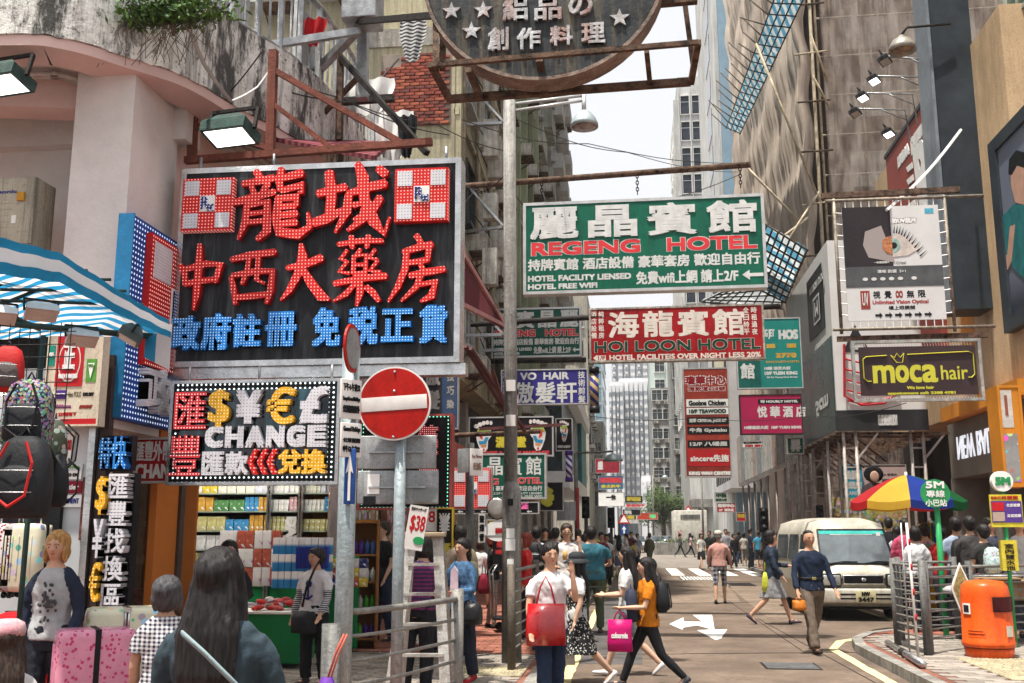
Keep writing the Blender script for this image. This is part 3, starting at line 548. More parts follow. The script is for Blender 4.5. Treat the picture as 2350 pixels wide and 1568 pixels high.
# striped catch fans on bamboo
STR = M((.60, .66, .68), .7, 0, .15, 2, .2, key='striped_tarp', kind='stripe', p=(0, .9, .9), c2=(.09, .28, .42), trans='tl'); 
def fan(label, quad, nu, nv, m, spikes=0):
    q = [P(*c_[:2], Y=c_[2]) if c_[2] > 12 else P(*c_[:2], X=c_[2]) for c_ in quad]; e = empty('catch_fan', q[0], 0, label, 'scaffold fan'); L_ = lambda u, v: q[0].lerp(q[1], u).lerp(q[3].lerp(q[2], u), v) - q[0]
    cloth(0, 0, nu * 3, nv * 3, lambda u, v: L_(u, v) + Vector((0, 0, .12 * noise.noise(Vector((u * 9, v * 40, 1))))), 'tarpaulin', m, e)
    for i in range(nu + 1): MB().tube([L_(i / nu, -.01) - Vector((0, .15, .1)), L_(i / nu, 1.01) - Vector((0, .15, .1))], .03, 5).build('bamboo_pole', BAMD, e)
    for j in range(nv + 1):
        a, b = L_(-.02, j / nv), L_(1.02, j / nv); MB().tube([a - Vector((0, .2, .12)), b - Vector((0, .2, .12))], .03, 5).build('bamboo_pole', BAMD, e)
        if spikes: d = (a - b).normalized(); MB().tube([a, a + d * spikes * rnd.uniform(.6, 1.3) + Vector((0, 0, rnd.uniform(.2, .9)))], .035, 5).build('bamboo_pole', BAMD, e)
fan('long blue striped tarpaulin fan running up the scaffold edge', [(1782, -20, 5.9), (1850, -20, 6.5), (1698, 305, 6.5), (1666, 292, 5.9)], 3, 17, STR, 2.6)
fan('blue striped tarpaulin fan behind the large green hotel sign', [(1745, 505, 30), (1850, 570, 30), (1800, 690, 36), (1700, 640, 36)], 8, 9, STR)
fan('lower dark bamboo fan with torn striped sheet above the red hotel sign', [(1690, 650, 34), (1815, 600, 34), (1790, 705, 40), (1610, 690, 44)], 9, 6, M((.55, .58, .6), .8, 0, .3, 2, .2, key='torn_tarp', kind='stripe', p=(.9, .9, 0), c2=(.30, .33, .34), trans='tl'))
# --- hoarding box (big adverts) on steel posts over the right pavement
HW = M((.62, .62, .61), .5, 0, .06, 1, .05, key='hoarding_white'); HB = M((.03, .03, .033), .45, 0, .2, 1, .1, key='hoarding_black')
ho = empty('hoarding', (5.5, 28, 0), 0, 'large white advertising hoarding box on steel posts over the right pavement', 'hoarding')
MB().box(0, 2.3, 0, .12, 4.35, 9.6).build('front_panel', HW, ho); MB().box(-.03, 2.33, -.03, -.003, 4.35, 4.9).build('black_base', HB, ho)
MB().box(0, .1, .12, 7.5, 4.35, 9.6).build('side_panel', HW, ho); MB().box(-.03, -.003, .1, 5.2, 4.4, 6.95).build('dark_poster', M((.035, .055, .055), .25, 0, .3, .8, .25, key='torn_dark_film', kind='grad', p=(.0, .6), c2=(.025, .05, .05)), ho)

mb = MB(); mb.box(-.034, -.0305, .8, 3.3, 7.35, 9.2); mb.build('charcoal_poster', HB, ho)
q = MB(); text(q, 'H', -2.35, -1.75, 8.1, 8.9, 0, .004); 
sgm = Sign('x', None, None, (1880, 600, 1925, 740), X=5.46, tb=(7.3, 9.3), frame=0); bpy.data.objects.remove(sgm.r)
mb = MB()
for k in range(7): mb.box(.15, .22, 3.6 + k * .62, 3.66 + k * .62, 6.9, 9.5)
for k in range(4): mb.box(.15, .22, 3.4, 7.5, 6.9 + k * .8, 6.96 + k * .8)
mb.build('window_lattice', M((.5, .47, .42), .6, key='lattice_paint'), ho)
STP = M((.50, .47, .44), .55, .2, .3, 4, .2, key='pale_steel_post', kind='grime', c2=(.30, .18, .12))
for k, (x, y) in enumerate(((.15, .1), (.15, 2.4), (.15, 4.8), (.15, 7.2), (1.9, .2), (.15, 10))):
    mb = MB()
    for dx in (0, .32): mb.tube([(x + dx, y, .12), (x + dx, y, 4.36)], .045, 6)
    for j in range(8): mb.bar((x, y, .4 + j * .5), (x + .32, y, .4 + j * .5), .04)
    mb.bar((x + .32, y, 3.6), (x + .9, y, 4.3), .05); mb.build('lattice_post', STP, ho)
mb = MB()
for k in range(9): mb.bar((-.05, .2 + k * .9, 4.3), (2.9, .2 + k * .9, 4.3 - .02), .07); mb.bar((.4, .2 + k * .9, 4.25), (1.4, .9 + k * .9, 3.6), .04)
mb.build('joist', ROD, ho)
# shops behind the posts
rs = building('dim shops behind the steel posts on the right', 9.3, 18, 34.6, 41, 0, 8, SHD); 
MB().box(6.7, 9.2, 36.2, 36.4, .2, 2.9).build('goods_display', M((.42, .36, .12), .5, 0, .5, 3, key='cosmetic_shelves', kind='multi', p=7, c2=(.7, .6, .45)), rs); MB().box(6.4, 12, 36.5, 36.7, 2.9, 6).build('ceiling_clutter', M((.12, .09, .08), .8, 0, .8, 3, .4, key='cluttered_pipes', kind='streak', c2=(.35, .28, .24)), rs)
# beyond: right side blocks
rb = building('pale right hand block with cream advert panels behind the maroon hotel sign', 6.3, 14, 66.5, 78, 4.5, 19, M((.52, .51, .52), .6, 0, .1, .5, .1, key='lilac_grey_cladding'))
[MB().box(6.2, 6.29, 66.6 + k * 1.4, 66.66 + k * 1.4, 5, 19).build('panel_joint', DFRAME, rb) for k in range(8)]; MB().box(6.15, 6.2, 67, 74, 9.5, 16).build('cream_advert', M((.62, .57, .42), .5, key='cream_advert'), rb)
rh = building('white site hoarding on posts along the right pavement', 5.9, 6.1, 38.5, 58, 4.2, 6.9, M((.58, .57, .55), .5, 0, .15, .5, key='site_hoarding', kind='grime'))
for k in range(11): MB().box(5.86, 5.895, 38.7 + k * 1.75, 40.2 + k * 1.75, 4.35, 6.8).build('poster', M([(.5, .5, .48), (.25, .28, .3), (.45, .35, .3), (.55, .53, .5)][k % 4], .5, key='poster_%d' % (k % 4), kind='multi', p=1.6 + k % 3, c2=(.4, .5, .3)), rh)
for k in range(8):
    for dx in (0, .35): MB().tube([(6.05 + dx, 39 + k * 2.6, .1), (6.05 + dx, 39 + k * 2.6, 4.2)], .045, 5).build('post', STP, rh)
w2 = [win_mesh(2.2, 2.1, 'w', WHITE, 2, 2, M((.06, .07, .09), .2, 0, .5, .6, 0, key='office_glass'), .2, False), win_mesh(2.2, 2.1, 'w', WHITE, 2, 2, GLASSB, .2, False)]
ba = building('white office block with dark glass bays beyond the sky gap', 6.2, 18, 110, 130, 0, 52.5, WHB)
w4 = win_mesh(1.05, 2.3, 'w', WHITE, 1, 2, M((.05, .06, .08), .2, 0, .5, .6, 0, key='office_glass2'), .2, False); face(ba, '-y', 6.3, 15.2, 110, 20, 3.1, 10, 7, w4); mb = MB()
for k in range(8): mb.box(6.2 + k * 1.27, 6.32 + k * 1.27, 109.7, 110, 18, 51)
mb.build('pier', WHB, ba); mb = MB()
for k in range(9): mb.box(5.7, 6.2, 110.5 + k * 2.1, 111 + k * 2.1, 16, 50 - (k * 2.5))
mb.build('side_fin', WHB, ba)
bb = building('pale blue tiled slab block left of the scaffold', 7.4, 16, 74, 92, 0, 62, M((.24, .36, .46), .5, 0, .08, 1, .05, key='blue_tile')); MB().box(7.1, 7.38, 74.5, 92, 0, 61).build('white_flank', WHB, bb)
for k in range(13): MB().box(7.06, 7.12, 79, 83, 14 + k * 3.2, 16.2 + k * 3.2).build('window', GLASS, bb)
# ornate right mid block, king wah side
kb = building('beige balconied tenement past the junction on the right', 6.6, 16, 131, 160, 0, 30, M((.40, .37, .32), .85, 0, .2, .3, .3, key='aged_beige', kind='grime'))
w3 = [win_mesh(1.6, 1.7, 'w', WHITE, 2, 2, GLASS, .2, False)]; face(kb, '-x', 132, 159, 6.6, 6, 3, 8, 8, w1, .7); face(kb, '-y', 7, 12, 131, 6, 3, 8, 2, w1, .7); face(ba, '-x', 111, 129, 6.2, 14, 3.1, 12, 6, w2); face(rb, '-y', 7, 13, 66.5, 6, 3, 4, 3, w1, .4)
kc = building('green and white tower flats with white framed windows', 3.6, 9, 170, 190, 0, 37, M((.50, .58, .54), .7, 0, .1, .2, key='mint_tile')); face(kc, '-y', 3.9, 8.9, 170, 10, 3.0, 8, 2, [win_mesh(1.7, 1.8, 'w', WHITE, 2, 2, GLASS, .3)])
kd = building('grey cluttered old tenement at the end of the right row', 5.3, 9, 130, 140, 0, 27, GREYR); face(kd, '-y', 5.4, 9, 130, 6, 3, 7, 2, w1, .9)
ke = building('low concrete block behind the tree with laundry balconies', 3.4, 8.5, 160, 175, 0, 24, GREYR); face(ke, '-y', 3.5, 8.4, 160, 4, 3, 7, 3, w3, .9)
kf = building('white slab canopy block on the right of the junction', 7.6, 20, 104.5, 109, 0, 12, WHB); MB().box(6.0, 20, 103.5, 109.5, 4.2, 5.0).build('canopy', CONC, kf)
for k in range(3): MB().box(6.6 + k * 2.5, 7.0 + k * 2.5, 104, 104.4, 0, 4.2).build('pillar', CONC, kf)
# beyond: left side blocks
la = building('beige left block past the junction with small balconies', -16, -4.2, 106, 122, 0, 27, M((.46, .43, .36), .85, 0, .2, .3, .3, key='beige_block', kind='grime')); face(la, '+x', 106.4, 121.6, -4.2, 8, 3, 6, 6, w1, .6); face(la, '-y', -12, -4.4, 106, 8, 3, 6, 4, w1, .6)
lb = building('blue glass office tower behind the left blocks', -16, -4.6, 180, 205, 0, 41, GLASST); mb = MB()
for k in range(11): mb.box(-16, -4.5, 179.9, 180.0, 6 + k * 3, 6.3 + k * 3); mb.box(-4.6, -4.5, 180, 205, 6 + k * 3, 6.3 + k * 3)
for k in range(7): mb.box(-12 + k * 1.2, -11.8 + k * 1.2, 179.85, 179.95, 0, 41)
mb.build('mullion', M((.40, .48, .52), .4, .3, key='glass_tower_mullion'), lb)
lc = building('small old block with signs in front of the towers on the left', -9, -3.2, 124, 134, 0, 15, PALE); face(lc, '-y', -8, -3.4, 124, 5, 3, 3, 3, w1, .8)
# distant residential towers
def tower(label, x0, x1, y, z1, fl=2.9, bays=5, step=0.):
    m = M((.60, .61, .63), .8, 0, .08, .05, 0, key='tower_white'); e = building(label, x0, x1, y, y + 18, 0, z1, m); w = (x1 - x0) / bays; mb = MB(); mb.mat(m)
    for i in range(bays): mb.box(x0 + i * w + .15 * w, x0 + i * w + .85 * w, y - 1.6 - (i % 2) * 1.2, y, 0, z1 - 1.5)
    mb.build('bay', m, e); gb = MB(); n = 0
    for j in range(int((z1 - 11) / fl)):
        for i in range(bays):
            yy = y - 1.62 - (i % 2) * 1.2
            for q in (.2, .43, .66): gb.box(x0 + i * w + q * w, x0 + i * w + (q + .15) * w, yy - .05, yy + .02, 10 + j * fl, 11.5 + j * fl)
    tag(gb.build('window', M((.20, .25, .30), .3, 0, .4, .1, 0, key='tower_glass'), e), kind='stuff'); sl_ = MB()
    for j in range(int((z1 - 14) / fl)):
        for i in range(0, bays, 2): sl_.box(x0 + i * w + .3 * w, x0 + i * w + .7 * w, y - 3.4, y - 1.6, 9.3 + j * fl, 10.3 + j * fl)
    tag(sl_.build('balcony', m, e), kind='stuff')
def txz(px, Y): return P(px, 1000, Y=Y).x
tower('white residential tower, left of the distant cluster', txz(1398, 330), txz(1432, 330), 330, 50, bays=4)
tower('broad white residential tower in the middle of the distant cluster', txz(1424, 350), txz(1500, 350), 350, 54, bays=7)
tower('tallest hazy residential tower behind the distant cluster', txz(1405, 430), txz(1520, 430), 430, 82, bays=8)
tower('white residential tower at the right of the distant cluster', txz(1500, 300), txz(1524, 300), 300, 40, bays=3)
tower('pale hotel tower closing the far end of the street', txz(1470, 260), txz(1496, 260), 262, 16, bays=2)
# ================================================================ SIGNS
def ch(col, dot, key, e=.5, p=.033): return M(col, .45, 0, .1, 3, .05, key=key, kind='leds', c2=dot, p=p, emit=e)
REDL = ch((.62, .02, .018), (.9, .36, .32), 'red_led_letter', .3); BLUL = ch((.02, .20, .62), (.42, .68, .92), 'blue_led_letter', .3, p=.028); WHL = ch((.68, .68, .72), (.32, .32, .38), 'white_led_letter', .02, .03); YLL = ch((.80, .42, .02), (.95, .75, .4), 'yellow_led_letter', .15, .03); PINKL = ch((.62, .04, .05), (.95, .5, .48), 'pink_led_letter', .5, .028)
NAVYL = ch((.02, .03, .16), (.6, .65, .9), 'navy_led_letter', .2, .03); BKL = ch((.008, .01, .012), (.85, .95, .95), 'led_border', .8, .045); GLL = ch((.008, .01, .012), (.2, .9, .6), 'green_led_border', .8, .05)
SIDE = {'red_led_letter': M((.42, .012, .012), .4, key='red_return'), 'blue_led_letter': M((.01, .12, .42), .4, key='blue_return'), 'white_led_letter': M((.5, .5, .53), .4, key='white_return'), 'yellow_led_letter': M((.6, .32, .02), .4, key='yellow_return'), 'pink_led_letter': M((.42, .02, .03), .4, key='pink_return')}
G = {'中': [[(3, 31, 7), (14, 45, 7), (17, 62, 6)], [(14, 38, 7), (60, 30, 8), (92, 32, 9), (82, 58, 7)], [(17, 60, 7), (50, 56, 7), (84, 54, 7)], [(44, 0, 5), (45, 35, 10), (43, 75, 9), (38, 99, 3)]],
 '西': [[(2, 17, 7), (40, 10, 9), (98, 5, 8)], [(42, 14, 6), (38, 40, 6), (28, 62, 5)], [(62, 12, 6), (60, 55, 6), (78, 62, 4)], [(4, 48, 6), (12, 75, 7), (16, 98, 5)], [(6, 46, 6), (55, 40, 8), (94, 40, 9), (92, 75, 8), (84, 98, 5)], [(16, 86, 7), (50, 84, 8), (86, 82, 7)]],
 '大': [[(12, 42, 6), (45, 38, 8), (80, 26, 9)], [(38, 2, 4), (42, 25, 11), (36, 50, 10), (18, 80, 7), (2, 96, 2)], [(44, 45, 7), (60, 68, 10), (82, 92, 11), (98, 97, 3)]],
 '房': [[(48, 2, 6), (57, 14, 6)], [(26, 26, 6), (50, 20, 7), (76, 16, 7)], [(32, 26, 6), (30, 50, 7), (18, 75, 6), (2, 96, 2)], [(70, 20, 6), (68, 40, 5)], [(34, 42, 5), (68, 38, 6)], [(56, 44, 5), (61, 52, 5)], [(38, 60, 6), (70, 55, 7), (98, 52, 6)], [(58, 58, 6), (50, 76, 6), (24, 96, 2)], [(56, 73, 5), (82, 70, 8), (76, 90, 8), (58, 97, 3)]],
 '城': [[(6, 40, 6), (22, 36, 6), (42, 32, 6)], [(20, 10, 7), (24, 45, 8), (22, 72, 7)], [(2, 80, 7), (20, 74, 8), (42, 62, 4)], [(44, 42, 5), (70, 34, 7), (92, 29, 7)], [(46, 42, 6), (44, 66, 7), (30, 94, 2)], [(52, 58, 5), (66, 55, 6), (64, 72, 5), (54, 78, 4)], [(56, 0, 5), (63, 20, 9), (66, 50, 8), (78, 80, 9), (92, 98, 5), (98, 76, 2)], [(86, 48, 6), (74, 70, 7), (46, 92, 3)], [(82, 8, 6), (92, 17, 7)]],
 '龍': [[(26, 2, 5), (32, 12, 6)], [(10, 20, 5), (30, 17, 6), (50, 13, 6)], [(22, 24, 4), (25, 34, 5)], [(43, 20, 5), (36, 34, 5)], [(0, 46, 5), (25, 40, 7), (52, 33, 5)], [(17, 50, 5), (16, 75, 6), (8, 98, 2)], [(16, 51, 5), (43, 47, 7), (44, 88, 7), (32, 99, 4)], [(18, 63, 4), (42, 61, 4)], [(18, 75, 4), (42, 73, 4)], [(59, 0, 5), (57, 16, 6), (59, 32, 5)], [(58, 15, 5), (86, 8, 7)], [(60, 32, 5), (88, 25, 6), (85, 36, 5)], [(58, 40, 6), (55, 70, 7), (60, 90, 8), (84, 94, 8), (98, 84, 5), (95, 64, 2)], [(60, 43, 5), (81, 42, 7), (79, 54, 5)], [(60, 55, 5), (80, 54, 5)], [(60, 67, 5), (81, 65, 6)], [(60, 79, 5), (81, 77, 6)]],
 '藥': [[(8, 11, 5), (50, 7, 6), (90, 8, 5)], [(32, 0, 6), (35, 17, 5)], [(64, 0, 6), (61, 17, 5)], [(50, 19, 4), (44, 27, 5)], [(38, 28, 4), (38, 54, 5)], [(38, 29, 4), (61, 27, 5), (60, 54, 5)], [(40, 41, 4), (60, 41, 4)], [(38, 54, 5), (62, 53, 5)], [(26, 20, 4), (15, 32, 5), (28, 37, 4)], [(26, 37, 4), (13, 50, 5), (31, 53, 4)], [(77, 20, 4), (67, 32, 5), (82, 35, 4)], [(82, 36, 4), (69, 50, 5), (87, 53, 5)], [(4, 67, 6), (50, 61, 7), (98, 58, 7)], [(50, 57, 6), (52, 80, 8), (46, 99, 3)], [(44, 67, 5), (26, 82, 6), (4, 92, 2)], [(62, 73, 6), (74, 80, 7), (86, 93, 5)]]}
BOARD = M((.022, .024, .028), .45, .1, .35, 1.2, .12, key='weathered_black_board', kind='streak', c2=(.055, .06, .066))
s = Sign('pharmacy_sign', 'huge black billboard with red and blue studded calligraphy under the rusty red truss', 'sign', (404, 375, 1056, 837), Y=9.3, depth=.26, frame=.055, fm=CHROME, face=BOARD)
def chan(s, c, u0, v0, u1, v1, mat, d=.08, bold=0., nm='channel_letter', font=True):
    x0, z1 = s.xz(u0, v0); x1, z0 = s.xz(u1, v1); mb = MB()
    if not font: brush(G[c], x0, x1, z0, z1, -d, .006, mb)
    else: text(mb, c, x0, x1, z0, z1, -d, d + .01, bold)
    o = mb.build(nm, mat, s.r); return two_tone(o, SIDE[mat.name.split('.')[0]])
for c, a, b, c2, d in (('龍', .206, .03, .487, .39), ('城', .487, .02, .765, .387), ('中', .02, .40, .182, .73), ('西', .204, .437, .365, .71), ('大', .385, .41, .562, .703), ('藥', .566, .386, .756, .732), ('房', .757, .384, .955, .725)): chan(s, c, a, b, c2, d, REDL, .062, font=False)
for c, a, b, c2, d in (('政', .008, .755, .111, .925), ('府', .115, .745, .218, .925), ('註', .225, .75, .325, .915), ('冊', .338, .745, .447, .915), ('免', .503, .73, .60, .92), ('税', .625, .73, .728, .915), ('正', .738, .745, .848, .905), ('貨', .867, .73, .962, .915)): chan(s, c, a, b, c2, d, BLUL, .06, .014)
def rx(s, u0, v0, u1, v1, d=.07, w=True, rl=None):
    x0, z1 = s.xz(u0, v0); x1, z0 = s.xz(u1, v1); a, b = x1 - x0, z1 - z0; rl = rl or REDL; k = MB(); k.box(x0, x1, -d, .01, z0, z1); o = k.build('cross_panel', rl, s.r)
    for i, j in ((0, 0), (2, 0), (0, 2), (2, 2)): MB().box(x0 + a * (.05 + i * .31), x0 + a * (.33 + i * .31), -d - .008, -d, z0 + b * (.05 + j * .31), z0 + b * (.33 + j * .31)).build('white_square', WHL, o)
    MB().box(x0 + a * .36, x0 + a * .65, -d - .008, -d, z0 + b * .36, z0 + b * .66).build('white_square', WHITE, o)
    q = MB(); text(q, 'R', x0 + a * .38, x0 + a * .55, z0 + b * .41, z0 + b * .64, -d - .02, .013, .004 * a); text(q, 'x', x0 + a * .52, x0 + a * .64, z0 + b * .37, z0 + b * .49, -d - .022, .013, .003 * a); q.build('prescription_mark', NAVYL, o)
rx(s, .02, .067, .204, .335); rx(s, .776, .06, .961, .325)
MB().box(-s.W / 2 - .05, s.W / 2 + .05, .05, .22, -.11, -.003).build('bottom_rail', CHROME, s.r)
for u in (.05, .32, .94): MB().tube([(s.W * (u - .5), .12, s.H), (s.W * (u - .5), .12, s.H + .16)], .016, 5).build('hanger', STEEL, s.r)
# --- exchange sign
s = Sign('exchange_sign', 'black mirror money changer sign with studded currency symbols and CHANGE lettering', 'sign', (386, 871, 778, 1113), Y=9.0, depth=.2, frame=.03, fm=CHROME, face=BKL)
s.rect(.065, .095, .935, .915, M((.012, .02, .028), .12, .3, .6, 3, .0, key='mirror_black', spec=.9, kind='streak', c2=(.04, .12, .16)), 'mirror_panel', .004, .008)
for c, a, b, c2, d, m, bo in (('匯', .045, .12, .235, .475, PINKL, .005), ('豐', .03, .53, .215, .915, PINKL, .003), ('$', .245, .10, .37, .46, YLL, .011), ('¥', .405, .11, .555, .43, WHL, .018), ('€', .585, .085, .75, .44, YLL, .010), ('£', .78, .08, .94, .435, WHL, .018), ('匯', .225, .69, .355, .91, WHL, .007), ('款', .36, .69, .495, .91, WHL, .007), ('兌', .665, .675, .80, .905, YLL, .009), ('換', .80, .675, .94, .905, YLL, .009)): chan(s, c, a, b, c2, d, m, .06, bo)
for k, c in enumerate('CHANGE'): u = .235 + k * .119; chan(s, c, u, .45, u + .107, .655, WHL, .06, .016)
for k in range(3):
    u = .49 + k * .055; pts = [s.xz(u + .035, .67), s.xz(u, .79), s.xz(u + .035, .905), s.xz(u + .06, .905), s.xz(u + .028, .79), s.xz(u + .06, .67)]; MB().poly(pts, -.06, .008).build('chevron', REDL, s.r)
for u in (.08, .5, .93): MB().tube([(s.W * (u - .5), .1, s.H), (s.W * (u - .5), .1, s.H + .14)], .012, 5).build('hanger', STEEL, s.r)
# --- blue studded facade board
s = Sign('facade_led_board', 'blue studded facade board carrying a large red pharmacy cross along the left wall', 'sign', (288, 480, 840, 960), X=-4.44, depth=.12, frame=0, tb=(P(285, 962, X=-4.44).z, P(288, 480, X=-4.44).z))
s.H = abs(s.H); s.r.location.z = P(285, 962, X=-4.44).z
MB().box(-s.W / 2, s.W / 2, .0, .12, 0, s.H).build('panel', ch((.015, .07, .33), (.6, .75, 1), 'blue_led_panel', .5, .05), s.r); MB().box(-s.W / 2 - .02, -s.W / 2 - .002, -.03, .12, 0, s.H).build('edge_trim', M((.02, .16, .33), .4, key='blue_edge'), s.r)
ws = 1.25 / s.W
rx(s, .035, .05, .035 + 1.28 / s.W, .72, .06, rl=ch((.55, .02, .02), (.95, .5, .45), 'red_led_panel', .35, .04))
x0 = -s.W / 2 + .30; q = MB(); text(q, '政', x0, x0 + .56, .10, .52, -.10, .10, .014); q.build('channel_letter', WHL, s.r)
for k, c in enumerate('府註冊藥房'): q = MB(); text(q, c, x0 + .85 + k * .62, x0 + 1.4 + k * .62, .03, .5, -.06, .06, .016); q.build('channel_letter', REDL, s.r)
# --- green hotel signs
GRN = M((.008, .125, .075), .35, 0, .12, .8, .05, key='green_vinyl', kind='grime', c2=(.01, .09, .06)); GRN2 = M((.01, .09, .06), .4, 0, .2, .8, .05, key='dark_green_vinyl'); SIL = M((.62, .63, .61), .5, 0, .12, 6, .05, key='pale_letter'); PRED = M((.62, .045, .05), .5, 0, .1, 3, 0, key='red_letter')
def regeng(name, label, px, Y, rev=False, group=None, rz=0.):
    s = Sign(name, label, 'sign', px, Y=Y, depth=.22, frame=.05, fm=ALU, face=GRN if not rev else GRN2, rz=rz, group=group)
    h = s.H; b = h * .012; cs = '麗晶賓館' if not rev else '館賓晶麗'
    for k, c in enumerate(cs): u = .03 + k * .245; s.text(c, u, .06, u + .205, .41, SIL, b * 1.0, .02 if not rev else .004)
    s.text('REGENG', .035, .44, .49, .585, PRED, b * .75, outline=(SIL, b * .5)); s.text('HOTEL', .60, .44, .965, .585, PRED, b * .75, outline=(SIL, b * .5))
    s.text('持牌賓館 酒店設備 豪華套房 歡迎自由行', .02, .62, .975, .75, SIL, b * .35)
    s.text('HOTEL FACILITY LIENSED', .02, .80, .45, .865, SIL, b * .35); s.text('HOTEL FREE WIFI', .02, .89, .31, .95, SIL, b * .35); s.text('免費wifi上網 請上2/F', .47, .79, .885, .93, SIL, b * .35)
    s.poly([(.90, .86), (.93, .81), (.93, .845), (.985, .845), (.985, .88), (.93, .88), (.93, .915)], SIL, 'arrow'); return s
s = regeng('hotel_sign', 'large green hotel sign with REGENG HOTEL in red letters hung over the road', (1200, 455, 1757, 668), 16.5, rz=R(-1.0)); big = s
regeng('hotel_sign', 'smaller copy of the green hotel sign partly behind the tall grey lamp post', (1128, 706, 1334, 820), 27, True)
s = Sign('hotel_sign', 'low dark green hotel sign between the lamp post and the black foot sign', 'sign', (1090, 1040, 1254, 1146), Y=20.5, depth=.25, frame=.04, fm=ALU, face=GRN2)
for k, c in enumerate('晶賓館'): s.text(c, .17 + k * .27, .08, .39 + k * .27, .48, SIL, .006)
s.text('G', .22, .55, .33, .69, PRED, .006, outline=(SIL, .004)); s.text('HOTEL', .50, .53, .94, .67, PRED, .006, outline=(SIL, .004)); s.text('備 豪華套房 歡迎自由行', .2, .71, .94, .82, SIL, .002); s.text('請上2/F HOTEL FACILITY LIENSED', .2, .84, .94, .90, SIL, .001); s.text('HOTEL FREE WIFI', .5, .915, .94, .96, SIL, .001)
# --- red hotel sign
REDV = M((.36, .012, .016), .4, 0, .2, .8, .08, key='red_vinyl', kind='grime', c2=(.16, .01, .012)); CREAML = M((.66, .60, .53), .5, 0, .1, 4, 0, key='cream_letter'); DGL = M((.008, .05, .03), .5, key='dark_green_letter')
s = Sign('hotel_sign', 'red hotel sign reading HOI LOON HOTEL with cream calligraphy hung over the road', 'sign', (1352, 702, 1754, 828), Y=21.5, depth=.22, frame=.04, fm=M((.50, .44, .38), .6, .2, .4, 6, .2, key='dirty_cream_frame', kind='grime'), face=REDV, rz=R(-1.2))
for k, c in enumerate('海龍賓館'): s.text(c, .11 + k * .20, .08, .29 + k * .20, .56, CREAML, .016, shear=.0)
for k, (c, u) in enumerate((('酒店設備', .012), ('純粹租房', .055), ('全日特平', .885), ('時租過夜', .93))):
    for j, g_ in enumerate(c): s.text(g_, u, .06 + j * .13, u + .032, .17 + j * .13, CREAML, .003)
s.text('HOI LOON HOTEL', .03, .62, .975, .82, DGL, .009, outline=(CREAML, .006)); s.text('HOTEL FACILITEIS OVER NIGHT LESS 20%', .115, .87, .975, .965, CREAML, .006); s.poly([(.02, .92), (.045, .86), (.045, .875), (.095, .875), (.095, .965), (.045, .965), (.045, .98)], CREAML, 'arrow'); s.text('1/F', .05, .885, .09, .955, REDV, .003, y=.004)
# --- vo hair
NVY = M((.035, .03, .20), .5, 0, .15, 1, .05, key='indigo_vinyl'); BKV = M((.012, .010, .012), .4, 0, .2, 1, .05, key='black_vinyl')
s = Sign('hair_salon_sign', 'indigo VO HAIR sign with bold white characters behind the lamp post', 'sign', (1150, 847, 1350, 929), Y=24, depth=.18, frame=.03, face=NVY)
s.text('VO  HAIR', .22, .09, .78, .30, SIL, .009)
for k, c in enumerate('傲髮軒'): s.text(c, .15 + k * .245, .36, .38 + k * .245, .95, SIL, .010)
for j, c in enumerate('技術剪髮'): s.text(c, .885, .08 + j * .225, .965, .28 + j * .225, SIL, .004)
for j, c in enumerate('專業染色'): s.text(c, .02, .08 + j * .225, .10, .28 + j * .225, SIL, .004)
def barber(label, px, Y, m1, m2, cap):
    a = P((px[0] + px[2]) / 2, px[3], Y=Y); t = P((px[0] + px[2]) / 2, px[1], Y=Y); r_ = (P(px[2], px[3], Y=Y).x - P(px[0], px[3], Y=Y).x) / 2; h = t.z - a.z; e = empty('barber_pole', a, 0, label, 'barber pole')
    MB().lathe([(r_ * .85, h * .14), (r_ * .85, h * .86)], 16).build('striped_cylinder', M(m1, .3, 0, .05, 2, 0, key='barber_stripes', kind='stripe', p=(1.1 / r_ * .5, 0, .55 / r_), c2=m2), e)
    MB().lathe([(r_, 0), (r_, h * .14)], 16).build('bottom_cap', cap, e); MB().lathe([(r_, h * .86), (r_, h)], 16).build('top_cap', cap, e)
barber('black capped barber pole with gold and navy spiral beside the indigo sign', (1353, 843, 1377, 948), 24, (.45, .33, .16), (.03, .03, .16), BKV)
barber('purple capped barber pole with white spiral below the small foot sign', (1297, 1035, 1315, 1106), 24.5, (.6, .6, .66), (.05, .03, .20), M((.05, .02, .16), .4, key='purple_cap'))
barber('red white and blue barber pole left of the lamp post among cables', (1163 - 0, 893, 1190, 978), 17.5, (.62, .60, .58), (.50, .05, .05), BKV)
